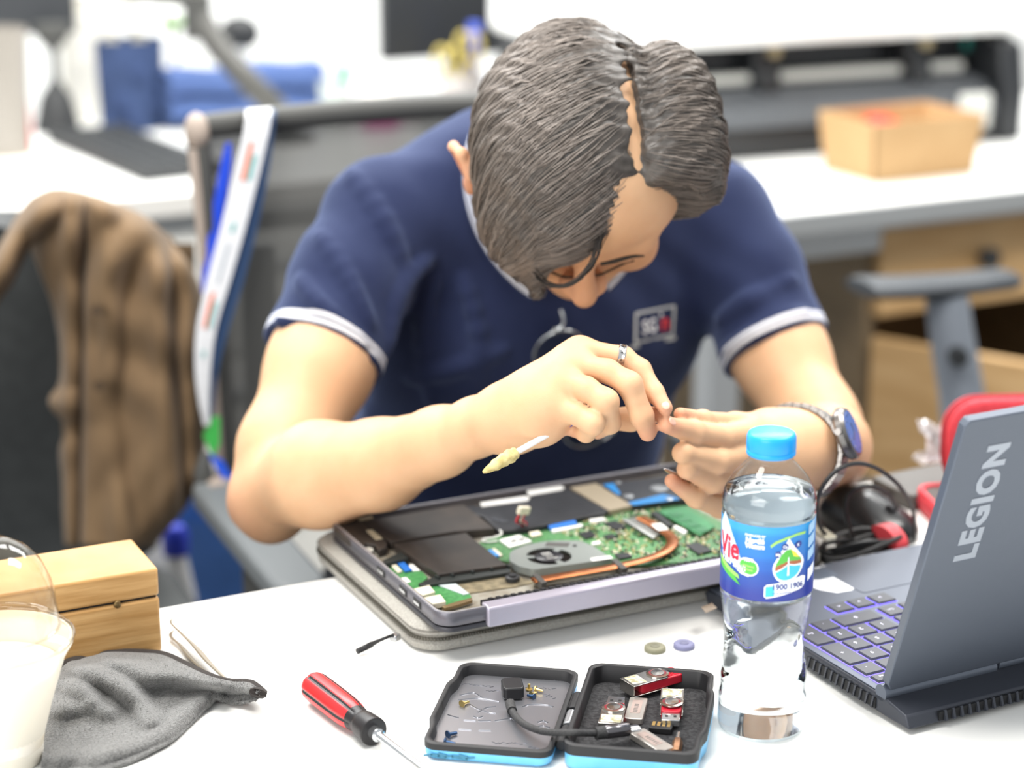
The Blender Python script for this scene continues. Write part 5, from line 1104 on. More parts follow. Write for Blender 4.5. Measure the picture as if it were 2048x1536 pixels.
# ---- memory sticks in the base
m_rdp = mat('stick_red', 'b51f30', .35); m_rdd = mat('stick_maroon', '7d1a28', .35); m_stl = mat('swivel_steel', 'c2bfba', .18, .95, noise=(40, 'a8a49c'))
def stick(lb, px, py, ang, body, cover_from, tip, worn=None, z=.0062, ln=.038, wd=.0155):
    """swivel memory stick; local x along it"""
    t = thing('memory_stick', lb, 'memory stick', PZ(px, py, TT+z), ang, 'memory sticks in the tin')
    if body:
        b = MB(); b.prism(rrect(ln*.78, wd*.86, .003, 4, -ln*.05, 0), .0006, .0072); q = obj('stick_body', b, m_rdp, t, bev=.0008)
        b = MB(); [b.box((-ln*.30+i*.0016, 0, .0073), (.0006, wd*.7, .0004)) for i in range(5)]; obj('grip_ribs', b, m_rdp, q, smooth=False)
    if tip:
        b = MB(); b.box((ln*.46, 0, .0038), (.012, .0120, .0045)); q = obj('plug_tip', b, m_chr, t, bev=.0004)
        b = MB(); b.box((ln*.46, -.0028, .0062), (.002, .002, .0002)); b.box((ln*.46, .0028, .0062), (.002, .002, .0002)); obj('plug_holes', b, m_port, q, smooth=False)
    # folded steel cover: two plates round a pivot
    s_ = cover_from; b = MB(); b.box((s_*ln*.18, 0, .0080), (ln*.62, wd, .0008)); b.box((s_*ln*.18, 0, .0000+.0004), (ln*.62, wd, .0008)); b.box((s_*ln*.49, 0, .0042), (.0008, wd, .0084)); C_ = obj('swivel_cover', b, m_stl, t, bev=.0003)
    b = MB(); b.lathe([(.0078, .0084), (.0078, .0092), (.0062, .0095), (.0060, .0090), (.0048, .0090), (.0046, .0097), (0, .0099)], 32, (-s_*ln*.06, 0, 0)); obj('pivot_disc', b, m_stl, C_, ang=25)
    b = MB(); b.lathe([(.0060, .00905), (.0049, .00905)], 32, (-s_*ln*.06, 0, 0), caps=False); obj('pivot_ring', b, m_rdd, C_)
    if worn:
        b = MB(); b.prism([(x*ln, y*wd) for x, y in worn], .0084, .0086); obj('worn_label', b, mat('label_worn', 'd6d2c2', .6, noise=(250, '8f8a68')), t)
    return t
stick('red memory stick lying diagonally at the far tin corner, steel cover swung open', 1308, 1372, math.radians(213), True, 1, False, [(.22, -.4), (.44, -.42), (.46, .3), (.24, .42)], .0095, .046, .0165)
stick('red memory stick lying under the steel adapter plug in the tin', 1226, 1442, math.radians(82), True, -1, True, [(-.46, -.42), (-.2, -.42), (-.2, .42), (-.46, .42)], .0062, .042, .0158)
stick('red memory stick with a white worn top near the right wall of the tin', 1343, 1425, math.radians(264), True, -1, True, [(-.46, -.42), (-.12, -.42), (-.16, .42), (-.46, .4)], .0070, .040, .0155)
m_flat = mat('stick_silver', 'b9b4ae', .3, .7)
for lb, px, py, a, z in (('slim silver memory stick lying behind the adapter plug in the tin', 1272, 1428, math.radians(80), .0062), ('slim silver memory stick slanting to the front wall of the tin', 1303, 1492, math.radians(123), .0062)):
    t = thing('slim_memory_stick', lb, 'memory stick', PZ(px, py, TT+z), a, 'slim silver sticks in the tin')
    b = MB(); b.prism(rrect(.033, .0122, .0012, 3), .0003, .0045); q = obj('stick_body', b, m_flat, t, bev=.0004)
    b = MB(); b.prism(rrect(.020, .0068, .0008, 3, .002, 0), .0045, .0047); obj('face_plate', b, mat('plate_rose', 'b7a49d', .35, .5), q)
    b = MB(); [b.box((-.006+i*.0022, 0, .00475), (.0011, .0028, .0001)) for i in range(6)]; obj('face_print', b, mat('print_grey', '6f6a66', .5), q, smooth=False)
t = thing('tiny_card_adapter', 'tiny black and gold card adapter below the right red stick in the tin', 'adapter', PZ(1322, 1462, TT+.0062), math.radians(-12))
b = MB(); b.prism(rrect(.0150, .010, .0008, 3), .0003, .0042); q = obj('shell', b, m_port, t, bev=.0004)
b = MB(); [b.box((-.005+i*.0033, .0015, .0043), (.0020, .006, .0002)) for i in range(4)]; obj('gold_contacts', b, mat('contact_gold', 'c9a866', .3, .9), q, smooth=False)
a, bq = PZ(1358, 1468, TT+.0085), PZ(1352, 1505, TT+.0085); d = (bq-a)
t = thing('driver_bit', 'brass-coloured driver bit at the front right of the tin', 'bit', PZ(1355, 1486, TT+.006), 0)
b = MB(); b.tube([a, a+d*.35], .0018, 10); obj('shank', b, m_chr, t, world=True); b = MB(); b.tube([a+d*.35, a+d*.42, a+d*.95, bq], [.0026, .0034, .0034, .0026], 6); obj('hex_body', b, mat('bit_brass', 'b98d6d', .3, .85), t, world=True)
# ---- loose screws
def screw(lb, px, py, zb_, a, m, grp, up=False, s_=1.):
    t = thing('screw', lb, 'screw', PZ(px, py, TT+zb_), a, grp, rot=None)
    if up: b = MB(); b.lathe([(.0024*s_, .0002), (.0024*s_, .0011), (.0010*s_, .0012), (.0010*s_, .0045), (0, .0048)], 16); obj('shaft', b, m, t)
    else:
        b = MB(); b.tube([(-.0030*s_, 0, .0018), (-.0022*s_, 0, .0018)], [.0024*s_, .0022*s_], 16); b.tube([(-.0022*s_, 0, .0018), (.0030*s_, 0, .0013)], [.0011*s_, .0009*s_], 12); obj('shaft', b, m, t)
    return t
m_sc = mat('screw_zinc', 'd8d6cf', .25, .9); m_sg = mat('screw_brass', 'd6bd7a', .28, .9); m_sb = mat('screw_blue', '2b4668', .3, .6)
for i, (x, y, a, up) in enumerate(((1230, 1352, -.2, False), (1246, 1346, 0, True), (1258, 1360, 2.9, False))):
    screw(['silver screw lying left of its two neighbours on the black foam', 'silver screw standing on its head on the black foam', 'silver screw lying right of its two neighbours on the black foam'][i], x, y, .0061, a, m_sc, 'silver screws on the foam', up, 1.0)
for i, (x, y, a, up) in enumerate(((1058, 1380, .2, True), (1068, 1392, .9, False), (1078, 1384, -.4, False), (1062, 1396, 2.6, False))):
    screw(['brass screw at the back of the pile beside the black socket head', 'brass screw in the middle of the pile beside the black socket head', 'brass screw at the right of the pile beside the black socket head', 'blue-tipped screw at the front of the pile beside the black socket head'][i], x, y, .0047, a, [m_sg, m_sg, m_sg, m_sb][i], 'screws piled by the socket head', up, .95)
screw('brass screw alone at the left of the tin lid', 930, 1410, .0047, .8, m_sg, None, False, 1.1)
screw('dark blue screw near the front left corner of the tin lid, farther one', 904, 1472, .0047, .6, m_sb, 'dark screws in the lid corner', False, 1.2); screw('dark blue screw nearest the front left corner of the tin lid', 900, 1490, .0047, -.3, m_sb, 'dark screws in the lid corner', False, 1.2)
# ---- two round pads
for nm, lb, px, py, c_, c2 in (('rubber_foot', 'round olive-grey pad on the desk, left of the blue-grey one', 1310, 1301, '77755f', '6a6856'), ('rubber_foot', 'round blue-grey pad on the desk beside the bottle', 1368, 1295, '6f7090', '62637f')):
    t = thing(nm, lb, 'pad', PZ(px, py, TT), 0, 'round pads by the bottle')
    b = MB(); b.lathe([(.0072, 0), (.0078, .0005), (.0078, .0028), (.0070, .0036), (0, .0038)], 32); obj('pad_body', b, mat('pad_'+c_, c_, .5), t)
    b = MB(); b.lathe([(.0035, .0037), (.0033, .0041), (.0020, .0041), (.0018, .0039), (0, .0039)], 24); obj('pad_dimple', b, mat('pad_'+c2, c2, .4), t)
# ------------------------------------------------------------------ screwdriver
a, bq = PZ(626, 1370, TT+.0115), PZ(748, 1464, TT+.0105); d = (bq-a)/np.linalg.norm(bq-a); L = np.linalg.norm(bq-a)
t = thing('screwdriver', 'red and black screwdriver with steel shaft lying at the front of the desk', 'screwdriver', PZ(680, 1410, TT), 0)
m_sr = mat('handle_red', 'c5282c', .3); m_sbk = mat('handle_black', '1f1d1f', .4)
prof = [(.0, .0088), (.02, .0100), (.10, .0106), (.55, .0104), (.72, .0088), (.80, .0080), (.84, .0092), (.98, .0098), (1., .0090)]
sd = np.cross(d, Z3); sd /= np.linalg.norm(sd); upv = np.cross(sd, d); N_ = 48
pf = catmull(np.array(prof), 40); rows = []
for s_, r in pf: rows.append([a+d*s_*L+(sd*math.cos(q)+upv*math.sin(q))*r*(1-.07*(max(0, math.cos(6*q))**4)*(s_ < .78)) for q in np.linspace(0, math.tau, N_, endpoint=False)])
b = MB(); R_ = np.array(rows); b.grid(R_, cv=True, flip=True); b.f += [list(range(N_)), list(range(39*N_, 40*N_))[::-1]]; b.m += [0, 0]
def fm(i, j): return 1 if (.70 < pf[i][0] or (math.cos(6*(j+.5)*math.tau/N_) > .55 and pf[i][0] > .04)) else 0
b.m = [fm(i, j) for i in range(39) for j in range(N_)]+[0, 1]; obj('handle', b, [m_sr, m_sbk], t, world=True)
b = MB(); b.tube([bq-d*.004, bq+d*.006, bq+d*.007, bq+d*.098, bq+d*.108], [.0048, .0046, .0029, .0029, .0010], 18); obj('shaft', b, mat('shaft_steel', 'd4d6d8', .14, .95), t, world=True, ang=50)
# ------------------------------------------------------------------ tweezers
t = thing('tweezers', 'bent-tip steel tweezers lying between wooden box and grey cloth', 'tweezers', PZ(400, 1300, TT), 0)
m_tw = mat('tweezer_steel', '9d9688', .42, .6)
def blade(P3, w_):
    c = catmull([PZ(x, y, TT+z) for x, y, z in P3], 40); wi = catmull(np.array([[k, 0] for k in w_]), 40)[:, 0]; b = MB(); T = np.gradient(c, axis=0); T /= np.linalg.norm(T, axis=1, keepdims=True); side = np.cross(T, [0, 0, 1.]); side /= np.linalg.norm(side, axis=1, keepdims=True)
    sidev = side*.75+np.array([0, 0, .66]); b.grid(np.stack([c-sidev*wi[:, None], c-sidev*wi[:, None]*.3, c+sidev*wi[:, None]*.3, c+sidev*wi[:, None]], 1), th=.0012); return b
obj('blade', blade([(349, 1233, .010), (341, 1242, .009), (343, 1250, .0085), (362, 1268, .008), (390, 1295, .008), (420, 1330, .007), (455, 1364, .004)], [.0002, .0007, .0010, .0026, .0048, .0046, .0030]), m_tw, t, world=True)
obj('blade', blade([(347, 1262, .004), (340, 1270, .003), (344, 1278, .003), (360, 1292, .003), (382, 1318, .003), (412, 1345, .003), (452, 1366, .003)], [.0006, .0012, .0014, .0024, .0034, .0034, .0028]), m_tw, t, world=True)
# ------------------------------------------------------------------ wooden box with a hinged lid
WY = math.radians(26); wo = PZ(325, 1302, TT); WB = thing('wooden_box', 'small pine box with hinged lid standing behind the plastic cup', 'box', wo, WY)
m_pine = mat('pine', 'c49d68', .45, noise=(26, 'a67d48', (.35, .35, 4.5)), bump=(60, .12, (.3, .3, 6)))
WL, WDp, zs_, zt_ = .135, .066, .0425, .0640
b = MB(); b.box((-WL/2, WDp/2, zs_/2-.0004), (WL, WDp, zs_-.0008)); obj('box_body', b, m_pine, WB, bev=.0022, seg=3)
b = MB(); b.box((-WL/2, WDp/2, (zs_+zt_)/2+.0004), (WL, WDp, zt_-zs_-.0006)); obj('lid', b, m_pine, WB, bev=.0022, seg=3)
b = MB(); b.box((-WL/2, WDp/2, zs_), (WL-.004, WDp-.004, .002)); obj('lid_gap', b, m_hole, WB)
k_ = loc_of(WB, PZ(229, 1200, TT+zs_)); b = MB(); b.ball((k_[0], -.0003, zs_-.0006), (.0028, .0016, .0030), 14); b.box((k_[0], -.0014, zs_-.0004), (.0007, .0012, .0040)); obj('catch', b, mat('catch_bronze', '6d5a3a', .35, .7), WB)
# ------------------------------------------------------------------ plastic cup with a dome lid
co = PZ(8, 1522, TT); CUPT = thing('plastic_cup', 'clear plastic cup of milky drink with dome lid at the left edge', 'cup', co, 0)
m_cup = mixmat('cup_plastic', 'f7f6f2', 1.45, .05, .72, 'f4efe2'); m_dome = mixmat('dome_plastic', 'f4f2ee', 1.5, .04)
SCc = f_ = dep(co)/CF
b = MB(); cpf = [(.0215, .0008), (.0222, .004), (.0232, .010), (.0228, .012), (.030, .038), (.0385, .065), (.0412, .070), (.0435, .0735), (.0435, .0765), (.0420, .077)]
b.lathe([(0, .0012)]+cpf, 64, caps=False); obj('cup_wall', b, m_cup, CUPT, ang=40)
m_drk = mat('milk_drink', 'eadfc6', .4, noise=(25, 'f6f1e6')); b = MB(); b.lathe([(.0212, .0020), (.0290, .040), (.0350, .060), (0, .0605)], 48); obj('drink', b, m_drk, CUPT)
b = MB(); b.lathe([(.0438, .075), (.0444, .078), (.0410, .0805), (.0365, .0825), (.0362, .092), (.0352, .102), (.0335, .111), (.0285, .1225), (.021, .1310), (.012, .136), (.0062, .1365), (.006, .1355)], 64, caps=False); obj('dome_lid', b, m_dome, CUPT, ang=50)
b = MB(); b.tube([(.0365*math.cos(a), .0365*math.sin(a), .0840) for a in np.linspace(0, math.tau, 48, endpoint=False)], .0010, 8, closed=True); b.tube([(.0440*math.cos(a), .0440*math.sin(a), .0775) for a in np.linspace(0, math.tau, 48, endpoint=False)], .0011, 8, closed=True); obj('lid_rim', b, m_dome, CUPT)
for o in CUPT.children: o.scale = (1.11, 1.11, 1.10)
# ------------------------------------------------------------------ microfibre cloth
def zc(x, y): return x/3.227, 1060+y/3.227
back = [(330, 965), (400, 897), (480, 843), (640, 803), (760, 792), (950, 796), (1060, 812), (1180, 870), (1300, 930), (1400, 968), (1500, 985), (1600, 990), (1670, 1040)]
frnt = [(235, 1900), (330, 1830), (450, 1720), (650, 1580), (850, 1505), (1000, 1430), (1120, 1365), (1235, 1260), (1330, 1160), (1390, 1090), (1480, 1126), (1580, 1122), (1655, 1098)]
RIDG = [([(470, 890), (600, 920), (760, 1010), (900, 1130), (980, 1240)], 48, .0085), ([(690, 850), (830, 880), (980, 945), (1150, 945), (1300, 965), (1420, 985)], 46, .0065), ([(340, 985), (480, 1020), (590, 1100)], 42, .005), ([(300, 1170), (600, 1150), (700, 1180)], 55, .0045), ([(300, 1480), (600, 1470), (900, 1390), (1060, 1300), (1250, 1130), (1390, 1050)], 55, .0055)]
def pdist(x, y, L_):
    m = 1e9
    for a, d_ in zip(L_[:-1], L_[1:]):
        ex, ey = d_[0]-a[0], d_[1]-a[1]; t_ = max(0, min(1, ((x-a[0])*ex+(y-a[1])*ey)/(ex*ex+ey*ey))); m = min(m, math.hypot(x-a[0]-ex*t_, y-a[1]-ey*t_))
    return m
NBk = 90; NV = 60
bk = catmull(np.array(back, float), NBk); fr0 = catmull(np.array(frnt, float), NBk)
G = np.zeros((NBk, NV, 3)); zsurf = np.zeros((NBk, NV))
for i in range(NBk):
    u = i/(NBk-1)
    for j in range(NV):
        v = j/(NV-1); x, y = bk[i]*(1-v)+fr0[i]*v
        rise = .0125*math.exp(-((v-.20)/.22)**2)*min(1, (u+.05)*4)*(1-.5*max(0, u-.75)*4)
        tipz = .009*max(0, min(1, (u-.80)*8))*(1-.75*v*(1-max(0, u-.9)*6)); fo = sum(h_*math.exp(-(pdist(x, y, L_)/w_)**2) for L_, w_, h_ in RIDG)
        zsurf[i, j] = .0018+(rise*min(1, .3+v*9)+fo)*min(1, (1.02-v)*9)+tipz+.0006*math.sin(u*23+v*17)
        G[i, j] = PZ(*zc(x, y), TT+zsurf[i, j])
CL = thing('microfibre_cloth', 'crumpled grey microfibre cloth with black hem in front of the wooden box', 'cloth', PZ(200, 1420, TT), 0)
m_mic = mat('microfibre', '70706f', .95, noise=(500, '5a5a59'), bump=(900, .8), spec=.1, sheen=.4)
b = MB(); b.grid(G, th=.0016); obj('cloth_sheet', b, m_mic, CL, world=True, ang=180)
pil = MB(); rg = np.random.default_rng(11); du = np.gradient(G, axis=0); dv = np.gradient(G, axis=1); nn = np.cross(du, dv); nn /= np.linalg.norm(nn, axis=2, keepdims=True)+1e-9
if nn[..., 2].mean() < 0: nn = -nn
K_ = 22000; ii = rg.random(K_)*(NBk-1.01); jj = rg.random(K_)*(NV-1.01); i0 = ii.astype(int); j0 = jj.astype(int); fi = (ii-i0)[:, None]; fj = (jj-j0)[:, None]
pt = G[i0, j0]*(1-fi)*(1-fj)+G[i0+1, j0]*fi*(1-fj)+G[i0, j0+1]*(1-fi)*fj+G[i0+1, j0+1]*fi*fj; n0 = nn[i0, j0]; lean_ = rg.normal(0, .45, (K_, 3))+np.array([.35, -.25, 0]); hh = (n0+lean_); hh /= np.linalg.norm(hh, axis=1, keepdims=True); ln = rg.uniform(.0016, .0030, (K_, 1))
sd_ = np.cross(hh, rg.normal(0, 1, (K_, 3))); sd_ /= np.linalg.norm(sd_, axis=1, keepdims=True)+1e-9
Vp = np.stack([pt-sd_*.00035, pt+sd_*.00035, pt+hh*ln+np.array([0, 0, .0001])], 1).reshape(-1, 3); Qp = np.arange(K_*3).reshape(-1, 3)
o = mesh_obj('cloth_pile', Vp, Qp, mat('microfibre_pile', '777776', .95, sheen=.3), CL); o['kind'] = 'stuff'
hem = np.concatenate([G[:, 0], G[-1, 1:26]]); b = MB(); b.tube(hem+np.array([0, 0, .0004]), 1., 10, flat=((0, 0, 1), (.0026, .0062))); obj('black_hem', b, mat('hem_black', '2a2523', .9, bump=(600, .4)), CL, world=True)
# ------------------------------------------------------------------ mouse, its cable, and what lies behind the gaming laptop
mo = PZ(1728, 1046, TT)
m_ms = mat('mouse_black', '1f2022', .28); MS = thing('computer_mouse', 'black wired mouse behind the cable bundle near the wrist watch', 'mouse', mo, 0)
a_, b_ = PZ(1652, 1000, TT+.014), PZ(1815, 1066, TT+.010); mx_ = b_-a_; mx_[2] = 0; ml_ = np.linalg.norm(mx_); mx_ /= ml_; my_ = np.cross(Z3, mx_); Mm = np.stack([mx_, my_, Z3], 1); mc = (a_+b_)/2; mc[2] = TT
class Above:
    k = .002
    def __init__(s, z): s.z = z
    def __call__(s, p): return p[:, 2]-s.z
msd = Grp([Ell(mc+np.array([0, 0, .008])-mx_*.012, (ml_*.36, .029, .026), Mm, .02), Ell(mc+mx_*.020+np.array([0, 0, .006]), (ml_*.32, .028, .018), Mm, .02)], .02)
class Cut:
    def __call__(s, p): return np.maximum(msd(p), TT+.0012-p[:, 2])
V, Q = mesh_sdf(Cut(), mc-.09, mc+.09, .0014); mesh_obj('mouse_shell', V, Q, m_ms, MS)
def on_ms(x, y):
    q = mc+mx_*x+my_*y; z = TT+.05
    while z > TT and float(msd(np.array([[q[0], q[1], z]]))[0]) > 0: z -= .0004
    return np.array([q[0], q[1], z])
b = MB(); b.tube([on_ms(x, 0)+[0, 0, .0001] for x in np.linspace(.008, ml_*.5, 18)], .0006, 6); b.tube([on_ms(.006, y)+[0, 0, .0001] for y in np.linspace(-.024, .024, 18)], .0005, 6); obj('button_seam', b, m_port, MS, world=True)
q = on_ms(.026, 0); b = MB(); b.tube([q-my_*.003+[0, 0, .0005], q+my_*.003+[0, 0, .0005]], .0042, 18); obj('scroll_wheel', b, mat('wheel_rubber', '2f3033', .7), MS, world=True)
m_cab = mat('cable_black', '1c1c1e', .45)
pts = [PY(*k) for k in ((1828, 1078, 1.605), (1830, 1050, 1.60), (1822, 1010, 1.58), (1795, 968, 1.55), (1752, 936, 1.52), (1710, 927, 1.495), (1672, 942, 1.48), (1644, 975, 1.475), (1633, 1015, 1.49), (1644, 1060, 1.53), (1676, 1088, 1.575))]
b = MB(); b.tube(catmull(pts, 70), .0017, 10); obj('cord', b, m_cab, MS, world=True)
pts = [PY(*k) for k in ((1706, 1075, 1.585), (1692, 1030, 1.565), (1694, 996, 1.56), (1715, 976, 1.56), (1745, 973, 1.57), (1775, 988, 1.585), (1795, 1015, 1.60))]
b = MB(); b.tube(catmull(pts, 40), .0017, 10); obj('cord', b, m_cab, MS, world=True)
CB = thing('cable_bundle', 'coil of black cable tied with a red strap behind the gaming laptop', 'cable', PZ(1725, 1100, TT), 0)
cc = PZ(1722, 1092, TT+.012); cdx = PZ(1800, 1072, TT)-PZ(1640, 1108, TT); cl = np.linalg.norm(cdx); cdx /= cl; cdy = np.cross(Z3, cdx); rg = np.random.default_rng(5)
for k in range(7):
    r1 = cl*.5*rg.uniform(.75, 1.02); r2 = .016*rg.uniform(.6, 1.1); of = np.array([rg.normal(0, .003), rg.normal(0, .003), rg.uniform(-.006, .006)]); tl_ = rg.uniform(-.25, .25); ph = rg.uniform(0, 6)
    P_ = [cc+of+cdx*r1*math.cos(a)+cdy*r2*math.sin(a)+Z3*(.0035*math.sin(2*a+ph)+tl_*.010*math.sin(a)) for a in np.linspace(0, math.tau, 40, endpoint=False)]
    P_ = [np.array([p_[0], p_[1], max(p_[2], TT+.0022)]) for p_ in P_]; b = MB(); b.tube(P_, .0019, 8, closed=True); obj('cord_turn', b, m_cab, CB, world=True)
sc_ = cc+cdx*cl*.33; b = MB(); b.tube([sc_-cdx*.006, sc_+cdx*.006], 1., 24, flat=((0, 0, 1), (.0125, .0185))); obj('red_strap', b, mat('strap_red', 'd6474f', .5), CB, world=True)
# flat dark box
fa, fb, fd = PZ(1737, 985, TT), PZ(1822, 1024, TT), PZ(1792, 950, TT); e1 = fb-fa; l1 = np.linalg.norm(e1); e1 /= l1; yaw_ = math.atan2(e1[1], e1[0])
t = thing('external_drive', 'flat dark grey box lying at the far edge behind the mouse', 'box', fa, yaw_)
b = MB(); b.prism(rrect(l1, .105, .006, 5, l1/2, .0525), .0012, .0145); obj('shell', b, mat('drive_grey', '53504d', .45, .1), t, bev=.0015); b = MB(); b.prism(rrect(l1-.002, .103, .005, 5, l1/2, .0525), 0, .006); obj('base_band', b, mat('drive_dark', '2a2a2b', .5), t)
b = MB(); b.box((l1*.5, -.0002, .008), (.008, .0008, .003)); obj('port', b, m_port, t)
# red zip case standing open
m_rc = mat('case_red', 'd5404a', .6, noise=(200, 'c63641'), bump=(400, .2)); m_ri = mat('case_lining', '4b4746', .9, noise=(300, '5b5755'))
ra, rb = PZ(1824, 1010, TT), PZ(1868, 1056, TT); e1 = rb-ra; yaw_ = math.atan2(e1[1], e1[0]); RW = .066; RD = .11
t = thing('zip_case', 'red zip case standing open behind the gaming laptop lid', 'case', ra, yaw_)
b = MB(); k_ = rrect(RW, RD, .014, 7, RW/2, RD/2); b.grid(np.array([[(x, y, z) for x, y in rrect(RW-2*i_, RD-2*i_, .014, 7, RW/2, RD/2)] for i_, z in ((.003, 0), (0, .003), (0, .017), (.001, .0195), (.004, .0195), (.005, .016))]), cv=True); b.f.append(list(range(len(k_)))[::-1]); b.m.append(0); LC = obj('case_base', b, m_rc, t, ang=60)
b = MB(); b.prism(rrect(RW-.009, RD-.009, .010, 7, RW/2, RD/2), .014, .0172); obj('lining', b, m_ri, LC)
b = MB(); b.tube([(x, y, .0105) for x, y in rrect(RW+.001, RD+.001, .014, 9, RW/2, RD/2)], .0011, 6, closed=True); obj('zip', b, mat('zip_red', 'a32c38', .5), LC)
# upper half stands on the far long side and leans back
ha = loc_of(t, PZ(1884, 985, TT)); 
Rst = rotm(rx=math.radians(80)); org = np.array([RW*.55, RD-.004, .017])
Rz2 = rotm(rz=-yaw_+math.radians(4))
oo = loc_of(t, PZ(1884, 976, TT+.012)); UWd, UHt = .12, .080
def up(pts): return pts
b = MB(); Rr = Rz2 @ rotm(rx=math.radians(86))
b.grid(np.array([[(x, y, z) for x, y in rrect(UWd-2*i_, UHt-2*i_, .030, 10, UWd/2, UHt/2)] for i_, z in ((.006, -.0125), (.002, -.0125), (0, -.011), (0, .011), (.002, .0125), (.006, .0125))]) @ Rr.T+oo, cv=True); n = 44; b.f += [list(range(n))[::-1], list(range(5*n, 6*n))]; b.m += [0, 0]; UC = obj('case_lid', b, m_rc, t, ang=60)
for dz in (-.004, .004):
    b = MB(); b.tube(np.array([(x, y, dz) for x, y in rrect(UWd+.0012, UHt+.0012, .030, 10, UWd/2, UHt/2)]) @ Rr.T+oo, .0012, 6, closed=True); obj('zip', b, MATS['zip_red'], UC)
# crumpled clear wrapper by the red case
wo_ = PZ(1868, 922, TT); t = thing('crumpled_wrapper', 'crumpled white plastic wrapper beside the red case at the far edge', 'wrapper', wo_, 0)
rg = np.random.default_rng(9); n1, n2 = 14, 12; Gw = np.zeros((n1, n2, 3))
for i in range(n1):
    for j in range(n2):
        u, v = i/(n1-1)-.5, j/(n2-1); Gw[i, j] = (.030*u+.006*math.sin(5*v+3*u), .010*math.sin(7*u+4*v)+.004*rg.normal(), .002+.036*v*(1-.35*abs(u))+.003*rg.normal()*v)
b = MB(); b.grid(Gw, th=.0005); obj('film', b, mixmat('wrap_film', 'f4f4f6', 1.5, .1, .45, 'f3f0f0'), t, ang=10); b = MB(); b.box((0, 0, .0015), (.02, .012, .003), rotm(rz=.4)); obj('folded_foot', b, mat('wrap_white', 'eeeaea', .4), t, bev=.0008)
# ------------------------------------------------------------------ the man's own mesh chair
CHY = math.radians(20); cdir = np.array([math.cos(CHY), math.sin(CHY), 0]); cfw = np.array([math.sin(CHY), -math.cos(CHY), 0])
cctr = np.array([-.082, 2.232, 0])
OC = thing('mesh_office_chair', 'black mesh-backed office chair the man sits on, lanyard hanging from its corner', 'chair', cctr, CHY)
m_cf = mat('chair_frame', '4a4a48', .45); m_tanp = mat('chair_cap_highlight', 'a3958a', .5); m_gry = mat('chair_grey', '6c7072', .5)
m_mesh = bpy.data.materials.new('chair_mesh'); m_mesh.use_nodes = True; nt = m_mesh.node_tree; N = nt.nodes; L = nt.links; bs = N['Principled BSDF']; bs.inputs['Base Color'].default_value = lin('4a4a48'); bs.inputs['Roughness'].default_value = .8; bs.inputs['Alpha'].default_value = .92
def cl_(px, py, off=0.):      # picture spot on the plane of the backrest
    d = ray(px, py); o = cctr+cfw*off; s_ = np.dot(o-[0, 0, CH], cfw)/np.dot(d, cfw); return np.array([0, 0, CH])+d*s_
tlp = loc_of(OC, cl_(384, 232)); hw = abs(tlp[0]); zt = tlp[2]-.008
blp = loc_of(OC, cl_(452, 1000)); zb_ = blp[2]; hb = abs(blp[0])
def bw(z): f = (z-zb_)/(zt-zb_); return hb+(hw-hb)*f
def by(z, x=0): f = (z-zb_)/(zt-zb_); return -.02*math.sin(f*2.6)-.012*(x/hw)**2
for s_ in (-1, 1):
    b = MB(); pts = [(s_*bw(z), by(z, hw), z) for z in np.linspace(zb_, zt, 18)]; b.tube(pts, 1., 10, flat=((1, 0, 0), (.012, .014))); obj('side_post', b, m_cf, OC)
b = MB(); b.tube([(x, by(zt, x), zt+.006*(1-(x/hw)**2)) for x in np.linspace(-hw, hw, 18)], 1., 12, flat=((0, 0, 1), (.013, .012))); obj('top_rail', b, m_cf, OC)
b = MB(); b.tube([(x, by(zb_, x), zb_) for x in np.linspace(-hb, hb, 12)], .013, 10); obj('bottom_rail', b, m_cf, OC)
for s_ in (-1, 1):
    b = MB(); b.ball((s_*(hw+.001), by(zt, hw)-.004, zt-.004), (.013, .016, .020), 14); obj('corner_cap', b, m_tanp, OC)
    b = MB(); b.tube([(s_*(bw(z)+.009), by(z, hw)-.012, z) for z in np.linspace(zb_+.02, zt-.02, 18)], 1., 8, flat=((1, 0, 0), (.005, .005))); obj('post_highlight', b, m_tanp, OC)  # pale tan tube: the highlight along each post, built in as colour
b = MB(); b.grid(np.array([[(f*bw(z), by(z, f*hw)+.002, z) for f in np.linspace(-1, 1, 14)] for z in np.linspace(zb_, zt, 16)])); obj('mesh_panel', b, m_mesh, OC)
l0 = loc_of(OC, cl_(515, 505)); l1 = loc_of(OC, cl_(545, 900)); h0_ = loc_of(OC, cl_(500, 452))
b = MB(); b.box((l0[0]+.008, .035, (l0[2]+l1[2])/2), (.035, .02, l0[2]-l1[2])); [b.box((l0[0]+.004, .023, l0[2]-.02-i*.009), (.02, .006, .004)) for i in range(12)]; obj('lumbar_track', b, m_gry, OC, bev=.002)
b = MB(); b.box((0, .03, h0_[2]), (2*abs(h0_[0]), .016, .02)); obj('lumbar_bar', b, m_cf, OC, bev=.004)
b = MB(); b.prism(rrect(.48, .46, .1, 6, 0, -.27), .425, .475); obj('seat', b, mat('seat_cloth', '2e3033', .9), OC, bev=.02)
b = MB(); b.tube([(0, -.1, .43), (0, .06, .44), (0, .07, .56), (0, by(zb_)+.02, zb_+.02)], 1., 10, flat=((1, 0, 0), (.03, .012))); obj('back_bracket', b, m_cf, OC)
pa_, pb_ = PY(446, 985, 2.09), PY(632, 1200, 1.745); zz = (pa_[2]+pb_[2])/2; pa_, pb_ = PZ(425, 975, zz), PZ(612, 1196, zz)
